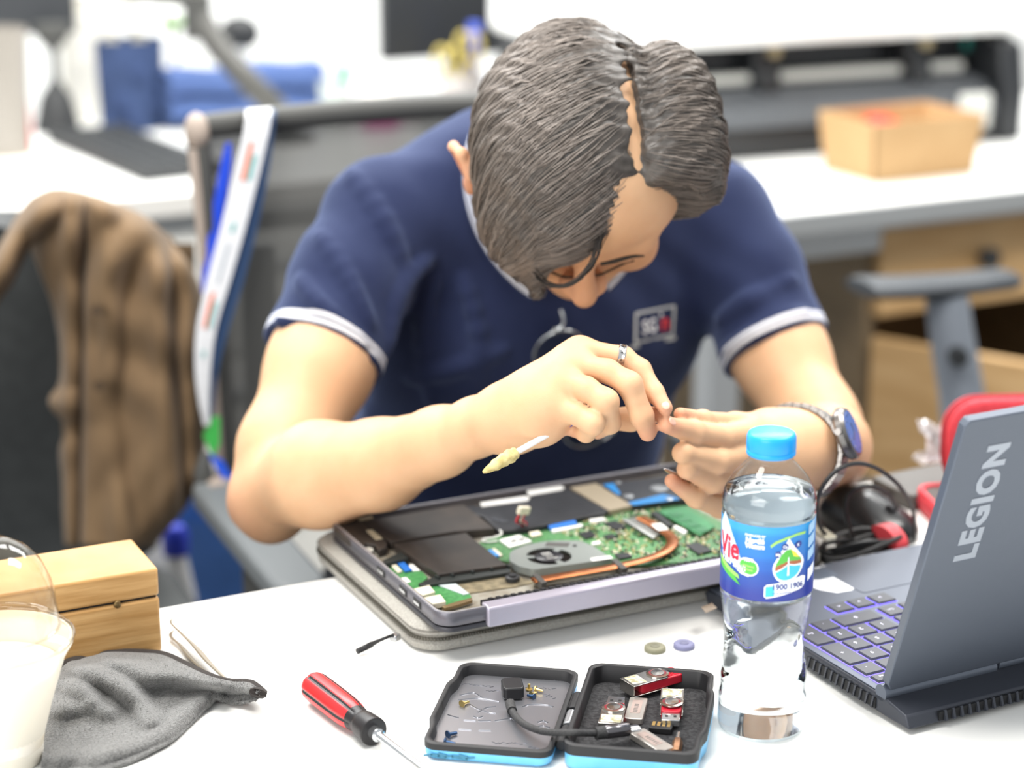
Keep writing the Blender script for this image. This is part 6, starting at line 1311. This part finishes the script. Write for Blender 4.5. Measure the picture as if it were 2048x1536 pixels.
for s_ in (0, 1):
    b = MB(); A, B2 = loc_of(OC, pa_), loc_of(OC, pb_)
    if s_: A, B2 = A*[-1, 1, 1], B2*[-1, 1, 1]
    ax = B2-A; ln = np.linalg.norm(ax); ang = math.atan2(ax[1], ax[0]); b.prism(rrect(ln, .052, .022, 6), -.014, .012, R=rotm(rz=ang), t=(A+B2)/2); AP = obj('arm_pad', b, m_gry, OC, bev=.006)
    b = MB(); b.tube([(A+B2)/2+[0, 0, -.01], (A+B2)/2*[1, 1, 0]+[0, 0, .50], (A+B2)/2*[.7, 1, 0]+[0, 0, .44]], 1., 10, flat=((1, 0, 0), (.014, .03))); obj('arm_post', b, m_cf, OC)
    b = MB(); b.cyl(A+[0, .0, -.004], A+(B2-A)*.10+[0, 0, -.004], .019, n=16); obj('arm_joint', b, m_tanp, AP)
swivel_base(OC, .44)
for o in OC.children:
    if o.name.startswith(('leg', 'gas')): o.location = (0, -.27, 0)
# lanyard over the left corner of the top rail
LY_ = thing('lanyard', 'white and navy lanyard strap hanging from the top corner of the mesh chair', 'lanyard', cl_(515, 225, .02), 0)
def ribbon(P3, th=.0008, off=.03):
    P3 = [(x, y, w_, o_+(.022 if o_ > 0 else 0)) for x, y, w_, o_ in P3]; c = catmull(np.array([[x, y, w_, o_] for x, y, w_, o_ in P3], float), 50); A = np.array([cl_(x-w_/2, y+w_*.04, o_) for x, y, w_, o_ in c]); Bq = np.array([cl_(x+w_/2, y-w_*.04, o_) for x, y, w_, o_ in c]); M_ = (A+Bq)/2+cfw*.001
    b = MB(); b.grid(np.stack([A, M_, Bq], 1), th=th); return b, A, Bq
b, A1, B1 = ribbon([(516, 216, 48, -.014), (517, 222, 50, .018), (513, 260, 50, .030), (497, 330, 52, .034), (470, 440, 50, .040), (440, 550, 48, .046), (414, 650, 40, .052), (406, 730, 32, .054), (408, 800, 22, .054), (414, 850, 12, .052)]); FRN = obj('white_strap', b, mat('strap_white', 'dcdde0', .6, noise=(300, 'd2d3d6')), LY_, world=True)
b, _, _ = ribbon([(534, 216, 30, -.016), (536, 224, 30, .012), (533, 262, 30, .022), (520, 340, 36, .026), (496, 450, 40, .030), (468, 560, 40, .036), (440, 660, 34, .042), (424, 740, 26, .046), (420, 810, 18, .047), (420, 855, 10, .047)]); obj('navy_strap', b, mat('strap_navy', '2c4468', .6), LY_, world=True)
b, _, _ = ribbon([(457, 285, 10, .012), (452, 330, 22, .014), (440, 400, 24, .018), (428, 470, 22, .022), (414, 550, 18, .028), (410, 590, 10, .030)]); obj('blue_strap', b, mat('strap_blue', '1f49d2', .5), LY_, world=True)
def onrib(u0, u1, v0, v1, nm, m):
    k0, k1 = int(u0*49), max(int(u1*49), int(u0*49)+1); g = np.array([[A1[k]*(1-v)+B1[k]*v+cfw*.0016 for v in (v0, v1)] for k in range(k0, k1+1)]); b = MB(); b.grid(g, th=.0004); obj(nm, b, m, FRN, world=True)
m_or, m_te, m_gt = mat('mark_orange', 'e0704a', .6), mat('mark_teal', '4fa3a0', .6), mat('mark_grey', 'a5adb5', .6)
onrib(.27, .37, .30, .48, 'printed_mark', m_or); onrib(.31, .37, .55, .72, 'printed_mark', m_te); onrib(.46, .47, .42, .56, 'printed_mark', m_te); onrib(.49, .58, .42, .54, 'printed_mark', m_gt); onrib(.60, .68, .30, .48, 'printed_mark', m_or); onrib(.62, .68, .55, .72, 'printed_mark', m_te); onrib(.75, .765, .42, .56, 'printed_mark', m_te)
b = MB(); g = np.array([[cl_(x, y, .072) for x in np.linspace(407+6*abs(k-3), 440-6*max(0, k-4), 4)] for k, y in enumerate(np.linspace(835, 912, 7))]); b.grid(g, th=.003); obj('green_tag', b, mat('tag_green', '3fa84c', .5), LY_, world=True)
b = MB(); g = np.array([[cl_(412+k*7+x, y+x*.5, .075) for x in np.linspace(0, 34-2*k, 4)] for k, y in enumerate(np.linspace(905, 968, 7))]); b.grid(g, th=.003); obj('blue_tag', b, mat('tag_blue', '2457d6', .4), LY_, world=True)
b = MB(); q0, q1 = cl_(410, 905, .075), cl_(404, 985, .075); b.tube([q0, (q0+q1)/2, q1], [.004, .011, .006], 12); obj('black_clip', b, m_cf, LY_, world=True)
# ------------------------------------------------------------------ chair at the left with a brown jacket over it
jy = 2.10
lc = PY(60, 760, 2.22); LC_ = thing('black_chair', 'black office chair at the left edge under the brown jacket', 'chair', (lc[0]-.10, lc[1]+.02, 0), math.radians(22))
m_blkc = mat('chair_black', '2f3233', .55, noise=(60, '292c2d'))
def lb(x, z): return .06*(z-.55)-.05*(abs(x)/.22)**2
b = MB(); rows = []
for z in np.linspace(.46, .885, 14):
    f = (z-.46)/.425; hwid = .215*min(1, (1-f)*5+.62)*min(1, f*6+.75); rows.append([(x*hwid/.215, lb(x, z)-.02, z) for x in np.linspace(-.215, .215, 12)])
b.grid(np.array(rows), th=.03); obj('backrest', b, m_blkc, LC_)
b = MB(); b.prism(rrect(.47, .46, .1, 6, 0, -.24), .42, .47); obj('seat', b, m_blkc, LC_, bev=.02); b = MB(); b.tube([(0, -.1, .42), (0, .06, .43), (0, .05, .50)], 1., 10, flat=((1, 0, 0), (.035, .012))); obj('back_bracket', b, m_cf, LC_)
swivel_base(LC_, .43)
for o in LC_.children:
    if o.name.startswith(('leg', 'gas')): o.location = (0, -.22, 0)
JK = thing('jacket', 'brown jacket draped over the corner of the black chair', 'jacket', PY(200, 700, jy), 0)
m_jk = mat('jacket_brown', '755e43', .85, noise=(14, '6b553c'), bump=(250, .15), sheen=.1)
rowsJ = [(384, 103, 128), (391, 86, 165), (408, 72, 218), (438, 62, 284), (480, 62, 332), (540, 84, 378), (600, 108, 400), (660, 122, 407), (720, 130, 408), (770, 124, 407), (806, 104, 407), (850, 138, 406), (900, 126, 404), (960, 130, 400), (1030, 132, 352), (1090, 136, 300)]
RJ = catmull(np.array(rowsJ, float), 90); G = []
def rg_(x, c, s_): return math.exp(-((x-c)/s_)**2)
for k, (y, xl, xr) in enumerate(RJ):
    row = []; f = k/89
    for j in range(70):
        u = j/69; x = xl+(xr-xl)*u
        dY = .055*(abs(u-.5)*2)**4+.09*max(0, 1-f*6)**2
        # long hanging folds
        dY += .8*(-.020*rg_(x, 205+40*f, 22)+.06*rg_(x, 172-12*f, 8)*min(1, f*4)-.020*rg_(x, 300+50*f, 26)*min(1, f*3)+.030*rg_(x, 322+50*f, 13)*min(1, max(0, f-.12)*5)-.018*rg_(x, 372+12*f, 14)+.030*rg_(x, 255+20*math.sin(f*7), 26)*rg_(f, .72, .22)-.016*rg_(x, 140, 12))
        dY += .010*math.sin(x*.05+y*.035)*rg_(f, .28, .12)+.006*math.sin(y*.045-x*.02)*rg_(f, .5, .2)+.003*math.sin(x*.06+2*math.sin(y*.02))*min(1, f*1.5)
        row.append(PY(x, y, jy+dY))
    G.append(row)
b = MB(); b.grid(np.array(G), th=-.004); obj('jacket_body', b, m_jk, JK, world=True, ang=180)
top = catmull(np.array([(-60, 620), (-20, 540), (20, 468), (60, 408), (100, 386), (130, 384)], float), 30); bot = catmull(np.array([(-60, 730), (-20, 620), (20, 562), (50, 500), (80, 470), (120, 455)], float), 30)
G = [[PY(*(top[i]*(1-v)+bot[i]*v), jy+.035-.05*math.sin(v*3.0)+.01*math.sin(i*.5)) for v in np.linspace(0, 1, 12)] for i in range(30)]
b = MB(); b.grid(np.array(G), th=.004); obj('sleeve', b, m_jk, JK, world=True, ang=180)
G = [[PY(x+xo, y, jy+.10+.015*math.sin(x*.04)) for xo, x in ((0, 110+f*20), (0, 200), (0, 300), (0, 390))] for f, y in zip(np.linspace(0, 1, 12), np.linspace(395, 900, 12))]
G[0] = [PY(x, 400+.5*max(0, x-180), jy+.10) for x in (110, 200, 300, 340)]; G[1] = [PY(x, 450+.3*max(0, x-180), jy+.11) for x in (90, 200, 300, 365)]
b = MB(); b.grid(np.array(G), th=.004); obj('jacket_back', b, m_jk, JK, world=True, ang=180)
for x, y in ((195, 620), (200, 770)):
    q = PY(x, y, jy-.03); b = MB(); b.tube([q, q+[0, -.004, 0]], .006, 14); obj('button', b, mat('button_dark', '4c3c2b', .4), JK, world=True)
# ------------------------------------------------------------------ bags on the floor behind
def flo(px, y): q = PY(px, 1100, y); return np.array([q[0], q[1], 0])
def zat(py, y): return PY(1024, py, y)[2]
y_ = 2.62; p_ = flo(362, y_); t = thing('paper_bag', 'white paper bag standing on the floor behind the mesh chair', 'bag', p_, .35); hz_ = zat(962, y_)
b = MB(); w_ = .085; b.grid(np.array([[(sx*w_*(1-.12*f), sy*.04*(1-.4*f), hz_*f) for sx, sy in ((-1, -1), (0, -1), (1, -1), (1, 0), (1, 1), (0, 1), (-1, 1), (-1, 0))] for f in np.linspace(0, 1, 6)]), cv=True); b.f.append(list(range(8))); b.m.append(0); obj('bag_body', b, mat('paper_white', 'cfccc6', .7), t)
b = MB(); b.tube(catmull([(-.03, -.02, hz_-.01), (-.025, -.02, hz_+.05), (.025, -.02, hz_+.05), (.03, -.02, hz_-.01)], 14), .003, 8); obj('handle', b, mat('paper_white', 'cfccc6', .7), t)
y_ = 2.50; p_ = flo(425, y_); t = thing('gift_bag', 'blue shopping bag standing on the floor by the mesh chair', 'bag', p_, .2); hz_ = zat(1015, y_)
b = MB(); b.grid(np.array([[(sx*.052*(1-.05*f), sy*.05, hz_*f) for sx, sy in ((-1, -1), (0, -1), (1, -1), (1, 0), (1, 1), (0, 1), (-1, 1), (-1, 0))] for f in np.linspace(0, 1, 6)]), cv=True); b.f.append(list(range(8))); b.m.append(0); obj('bag_body', b, mat('bag_blue', '3c64a6', .5, noise=(9, '345891')), t)
b = MB(); b.box((.02, -.0515, hz_*.62), (.03, .001, .05)); obj('printed_patch', b, mat('patch_pale', '7fa6c8', .5), t); b = MB(); b.tube(catmull([(-.02, -.02, hz_-.01), (-.018, -.02, hz_+.04), (.018, -.02, hz_+.04), (.02, -.02, hz_-.01)], 14), .003, 8); obj('handle', b, mat('bag_blue', '2d58a8', .5), t)
y_ = 2.38; p_ = flo(352, y_); t = thing('cleaner_bottle', 'white bottle with dark blue cap standing on the floor by the blue bag', 'bottle', p_, 0); hz_ = zat(1052, y_)
b = MB(); b.lathe([(.018, 0), (.022, .01), (.022, hz_*.8), (.014, hz_*.9), (.012, hz_-.02)], 20); obj('bottle_body', b, mat('bottle_white', 'c9c9cb', .4), t); b = MB(); b.lathe([(.016, hz_-.035), (.017, hz_-.01), (.011, hz_), (0, hz_)], 20); obj('cap', b, mat('cap_navy', '1e2f9c', .4), t)
# ------------------------------------------------------------------ on the back left desk
def D2(px, py): return PZ(px, py, TT)
k0, k1, k2 = D2(92, 282), D2(288, 366), D2(402, 340); e1 = k1-k0; l1 = np.linalg.norm(e1); ky = math.atan2(e1[1], e1[0]); wd_ = .145
t = thing('keyboard', 'dark computer keyboard on the back left desk', 'keyboard', k0, ky)
m_kb = mat('keyboard_dark', '333435', .5); b = MB(); b.prism([(0, 0), (l1, 0), (l1, wd_), (0, wd_)], 0, .014, top=[(.003, .003), (l1-.003, .003), (l1-.003, wd_-.003), (.003, wd_-.003)]); obj('keyboard_case', b, m_kb, t, bev=.002)
nk = 0
for r in range(5):
    for c_ in range(15):
        if nk >= 75: break
        b = MB(); b.box((.014+c_*(l1-.028)/14.2, .02+r*.026, .0165), ((l1-.04)/16, .021, .005), taper=.85); obj('key', b, mat('keycap_dark', '2d2f31', .55), t); nk += 1
def item(name, label, cat_, px, py, rz=0., group=None, v=None):
    q = D2(px, py); return thing(name, label, cat_, q, rz, group), dep(q)/CF
# organiser at the left edge
t, s_ = item('desk_organizer', 'pale translucent desk organizer at the left edge of the back desk', 'organizer', 15, 318)
b = MB(); b.lathe([(.055, 0), (.055, .006), (.05, .008)], 28); obj('base_disc', b, mat('org_beige', 'cfc8bd', .4), t); b = MB(); b.lathe([(.036, .006), (.044, .21), (.042, .21), (.034, .01)], 28); obj('clear_tube', b, mat('org_pale', 'a39d95', .3, alpha=.8), t)
t, s_ = item('red_marker', 'red stick standing beside the pale desk organizer', 'marker', 58, 306); b = MB(); b.tube([(0, 0, 0), (-.004, 0, .10)], [.009, .009], 14); obj('barrel', b, mat('marker_red', 'c8281e', .4), t); b = MB(); b.tube([(-.004, 0, .10), (-.0055, 0, .13)], [.0095, .008], 14); obj('cap', b, mat('marker_grey', '4c4a48', .4), t)
t, s_ = item('camera_stand', 'small black desk stand with flared head and base behind the keyboard', 'stand', 116, 262)
b = MB(); b.lathe([(.040, 0), (.036, .02), (.027, .06), (.010, .085), (.007, .095)], 28); obj('base', b, m_kb, t); b = MB(); b.cyl((0, 0, .09), (0, 0, .15), .0075, n=14); obj('stem', b, m_cf, t); b = MB(); b.lathe([(.008, .14), (.022, .155), (.031, .168), (.030, .185), (0, .187)], 28); obj('head', b, m_cf, t)
# blue tool bags
m_den = mat('tool_blue', '36486f', .8, noise=(20, '2e3f62')); m_den2 = mat('tool_blue_dark', '2c3d62', .85)
t, s_ = item('tool_pouch', 'blue upright tool pouch full of pale handles on the back left desk', 'pouch', 266, 256, .5)
b = MB(); b.grid(np.array([[(sx*.055*(1+.1*f), sy*.045, .155*f) for sx, sy in [(math.cos(a), math.sin(a)) for a in np.linspace(0, math.tau, 20, endpoint=False)]] for f in np.linspace(0, 1, 6)]), cv=True); b.f.append(list(range(20))); b.m.append(0); obj('pouch_body', b, m_den, t)
for k, (x, z, a) in enumerate(((-.03, .05, .3), (.0, .10, -.4), (.028, .045, .2), (-.012, .025, .6))):
    b = MB(); b.box((x, -.0455+abs(x)*.3, z), (.026, .012, .020), rotm(rx=-.2, ry=a)); obj('pocket', b, m_den2, t, bev=.003)
for k, (x, z) in enumerate(((-.02, .165), (.015, .172), (.03, .16), (-.035, .155))):
    q = np.array(wm(t) @ Vector((x, .01, .02))); tt = thing('hand_tool', ['pale-handled tool second from left in the blue pouch', 'pale-handled tool standing tallest in the blue pouch', 'pale-handled tool at the right of the blue pouch', 'pale-handled tool at the left of the blue pouch'][k], 'tool', q, k*.6, 'tools in the blue pouch')
    b = MB(); b.cyl((0, 0, .1), (0, 0, z-.02), .007, n=12); obj('handle', b, mat('tool_pale', ['b9b5a6', '6f9a86', 'a7a9aa', '9aa4b5'][k], .4), tt); b = MB(); b.cyl((0, 0, 0), (0, 0, .1), .003, n=10); obj('blade', b, m_alu, tt)
q0, q1 = D2(335, 262), D2(650, 232); e_ = q1-q0; ly_ = math.atan2(e_[1], e_[0]); l_ = np.linalg.norm(e_)
t = thing('tool_bag', 'long blue tool bag with two fold-over flaps on the back left desk', 'bag', q0, ly_)
b = MB(); b.box((l_/2, .05, .045), (l_, .10, .09)); B_ = obj('bag_body', b, m_den, t, bev=.012)
for z in (.088, .046):
    b = MB(); b.grid(np.array([[(x, y, z+zz+.004*math.sin(x*40)) for y, zz in ((.06, .006), (.01, .010), (-.010, .002), (-.014, -.026))] for x in np.linspace(.004, l_-.004, 16)]), th=.004); obj('flap', b, mat('flap_blue', '43598a', .75), t)
# monitor arm
t, s_ = item('articulated_mount', 'thick grey monitor mount arm slanting across the blue tool bag', 'monitor mount', 560, 262)
M_ = wm(t); yv = D2(560, 262)[1]
pts = [PY(395, 20, yv-.08), PY(430, 85, yv-.10), PY(500, 165, yv-.12), PY(575, 240, yv-.10)]; b = MB(); b.tube(catmull(pts, 20), 1., 14, flat=((0, 1, 0), (.018, .021))); obj('lower_arm', b, mat('arm_grey', '504f4c', .45, .2), t, world=True)
b = MB(); q = PY(395, 35, yv-.08); b.cyl(q+[0, 0, -.035], q+[0, 0, .04], .024, n=18); obj('joint', b, m_cf, t, world=True); b = MB(); q2 = PY(575, 240, yv-.10); b.cyl(q2*[1, 1, 0]+[0, 0, TT], q2+[0, 0, .0], .02, n=18); b.cyl(q2*[1, 1, 0]+[0, 0, TT], q2*[1, 1, 0]+[0, 0, TT+.012], .045, n=24); obj('clamp_post', b, m_cf, t, world=True)
b = MB(); b.tube(catmull([q+[0, 0, .03], PY(330, -10, yv+.0), PY(240, -35, yv+.1)], 12), .017, 12); obj('upper_arm', b, MATS['arm_grey'], t, world=True)
# monitors
def monitor(lb, px0, px1, pyb, v, face='2b2d30', hh=.30):
    a, c_ = PV(px0, pyb, v), PV(px1, pyb, v); ctr = (a+c_)/2; w_ = np.linalg.norm(c_-a); t = thing('monitor', lb, 'monitor', (ctr[0], ctr[1], TT), YAW); z0 = min(a[2], c_[2])-TT
    b = MB(); b.box((0, 0, z0+hh/2), (w_, .03, hh)); obj('screen_panel', b, mat('monitor_'+face, face, .35), t, bev=.004); b = MB(); b.box((0, .03, (z0+.06)/2), (.05, .02, z0+.06)); obj('neck', b, m_cf, t); b = MB(); b.prism(rrect(.17, .14, .03, 5, 0, .03), 0, .012); obj('foot', b, m_cf, t); return t
monitor('black monitor on the back desk left of the man, seen above his head', 762, 1100, 98, 3.50)
monitor('dark monitor at the top left corner of the photo', -270, 150, 62, 3.63, '3a3c3f')
# clear bag with a dark thing, white box, ball
t, s_ = item('headset_bag', 'black pouch in clear film behind the monitor arm', 'pouch', 485, 215); zz = PY(485, 60, D2(485, 215)[1])[2]-TT
b = MB(); b.ball((0, 0, zz-.005), (.038, .02, .032), 18); obj('pouch_body', b, m_kb, t); b = MB(); b.cyl((0, 0, 0), (0, 0, zz-.02), .012, n=12); b.cyl((0, 0, 0), (0, 0, .008), .04, n=24); obj('stand', b, mat('clear_acrylic', 'd9dcde', .2), t)
t, s_ = item('white_box', 'white carton between the black desk stand and the blue pouch', 'carton', 190, 240, YAW); b = MB(); b.box((0, .02, .09), (.09, .05, .18)); obj('carton_body', b, mat('carton_white', 'efece2', .6), t, bev=.004); b = MB(); b.box((.0, .02, .182), (.092, .052, .006)); obj('carton_lid', b, mat('carton_white', 'efece2', .6), t, bev=.002)
t, s_ = item('paper_roll', 'roll of white paper lying across the top of the white carton', 'roll', 190, 240, .4); t.location.z += .186; WM[t.name] = Matrix.Translation((0, 0, .186)) @ WM[t.name]
b = MB(); b.cyl((-.07, .03, .028), (.10, .05, .034), .028, n=24); obj('roll_body', b, mat('carton_white', 'efece2', .6), t); b = MB(); b.cyl((.100, .05, .034), (.103, .0503, .0341), .012, n=16); obj('core', b, mat('core_tan', 'b79b72', .7), t)
q = PY(345, 28, D2(330, 230)[1]); t = thing('ball_lamp', 'white ball with green underside on a thin stalk beside the monitor arm', 'lamp', (q[0], q[1], TT)); b = MB(); b.ball((0, 0, q[2]-TT), .024, 20); obj('ball', b, mat('ball_white', 'f2f4ee', .4), t); b = MB(); b.lathe([(.010, q[2]-TT-.026), (.020, q[2]-TT-.016), (.0235, q[2]-TT-.006)], 20); obj('green_cup', b, mat('lime_green', '86c83c', .4), t); b = MB(); b.cyl((0, 0, 0), (0, 0, q[2]-TT-.02), .004, n=10); b.cyl((0, 0, 0), (0, 0, .006), .03, n=20); obj('stalk', b, m_cf, t)
# cup with a green marker, tapes, scissors
t, s_ = item('pen_cup', 'clear cup with green marker beside the blue tool bag', 'cup', 672, 248); b = MB(); b.lathe([(.026, 0), (.030, .075), (.028, .075), (.024, .004), (0, .004)], 24); obj('cup_wall', b, mat('cup_clear', 'c9cfcb', .2, alpha=.55), t)
tq = np.array(wm(t).translation); tt = thing('green_marker', 'green marker leaning in the clear pen cup', 'marker', tq+[0, 0, .004]); b = MB(); b.tube([(-.012, 0, .002), (.016, 0, .088)], .0085, 12); obj('barrel', b, mat('marker_green', '3fa187', .4), tt); b = MB(); b.tube([(.016, 0, .088), (.020, 0, .101)], [.009, .008], 12); obj('cap', b, mat('marker_teal', '2d7f6a', .4), tt)
tt = thing('red_pen', 'thin red pen in the clear pen cup', 'pen', tq+[0, 0, .004]); b = MB(); b.tube([(.012, .006, .002), (.004, .010, .080)], .0035, 10); obj('barrel', b, mat('pen_red', 'c4554c', .4), tt)
def roll(nm, lb, px, py, r, h, c_, z=0.):
    t, s_ = item(nm, lb, 'tape', px, py); t.location.z += z; WM[t.name] = Matrix.Translation((0, 0, z)) @ WM[t.name]; b = MB(); b.lathe([(r*.55, 0), (r, 0), (r, h), (r*.55, h), (r*.55, 0)], 28, caps=False); obj('tape_band', b, mat('tape_'+c_, c_, .35), t); b = MB(); b.lathe([(r*.50, .001), (r*.56, .001), (r*.56, h-.001), (r*.50, h-.001), (r*.50, .001)], 28, caps=False); obj('tape_core', b, mat('core_tan', 'b79b72', .7), t); return t
roll('pink_tape', 'bright pink roll of tape lying flat beside the pen cup', 762, 252, .033, .030, 'd8369b'); roll('brown_tape', 'brown and white roll of tape stacked on the pink roll', 762, 252, .031, .012, '9a7a45', .030); roll('white_tape', 'wide white roll of tape topping the stack on the pink roll', 762, 252, .033, .030, 'f2efe8', .042); roll('white_tape', 'small white roll of tape right of the pink roll', 838, 245, .024, .026, 'f4f2ee')
t, s_ = item('scissor_cup', 'frosted cup holding yellow scissors left of the head', 'cup', 925, 240); b = MB(); b.lathe([(.036, 0), (.040, .085), (.038, .085), (.034, .004), (0, .004)], 28); obj('cup_wall', b, mat('cup_frost', 'd6d0cc', .3, alpha=.75), t)
tq = np.array(wm(t).translation); m_yel = mat('handle_yellow', 'c9b765', .4)
for k, (x, zz, lbl) in enumerate(((-.026, .128, 'yellow scissors at the left of the frosted cup'), (.012, .152, 'yellow scissors standing taller at the right of the frosted cup'))):
    tt = thing('scissors', lbl, 'scissors', tq+[x, -.004+k*.012, .005], 0, 'scissors in the cup')
    for s_ in (-1, 1):
        b = MB(); c0 = np.array([s_*.011, 0, zz-.030]); b.tube([c0+np.array([.011*math.cos(a), 0, .026*math.sin(a)]) for a in np.linspace(0, math.tau, 24, endpoint=False)], .0042, 8, closed=True); b.tube([c0+[0, 0, -.024], (s_*.002, 0, zz-.085)], .004, 8); obj('handle', b, m_yel, tt)
        b = MB(); b.box((s_*.002, s_*.001, (zz-.085)/2+.002), (.008, .0015, zz-.085), taper=1.2); obj('blade', b, m_alu, tt)
tt = thing('blue_marker', 'thick blue marker behind the taller yellow scissors', 'marker', tq+[.014, .016, .005]); b = MB(); b.tube([(-.004, 0, 0), (.006, 0, .125)], .010, 14); obj('barrel', b, mat('marker_blue', '3b52c4', .4), tt); b = MB(); b.tube([(.006, 0, .125), (.0085, 0, .165)], [.0125, .0115], 14); obj('cap', b, mat('marker_blue_light', '5a6fd8', .4), tt)
# white pedestal under the back left desk
q = PV(350, 470, 3.02); u_, v_ = uv(q); t = thing('pedestal', 'white drawer pedestal under the back left desk', 'drawers', UV(u_+.12, 3.26, 0), YAW)
b = MB(); b.box((0, 0, .335), (.42, .5, .67)); obj('cabinet_body', b, m_white, t, bev=.003)
for z in (.14, .36, .56): b = MB(); b.box((0, -.256, z), (.41, .014, .19 if z < .5 else .17)); d = obj('drawer', b, mat('drawer_white', 'dededb', .4), t, bev=.002); b = MB(); b.box((0, -.268, z+.05), (.12, .012, .014)); obj('handle', b, m_alu, d)
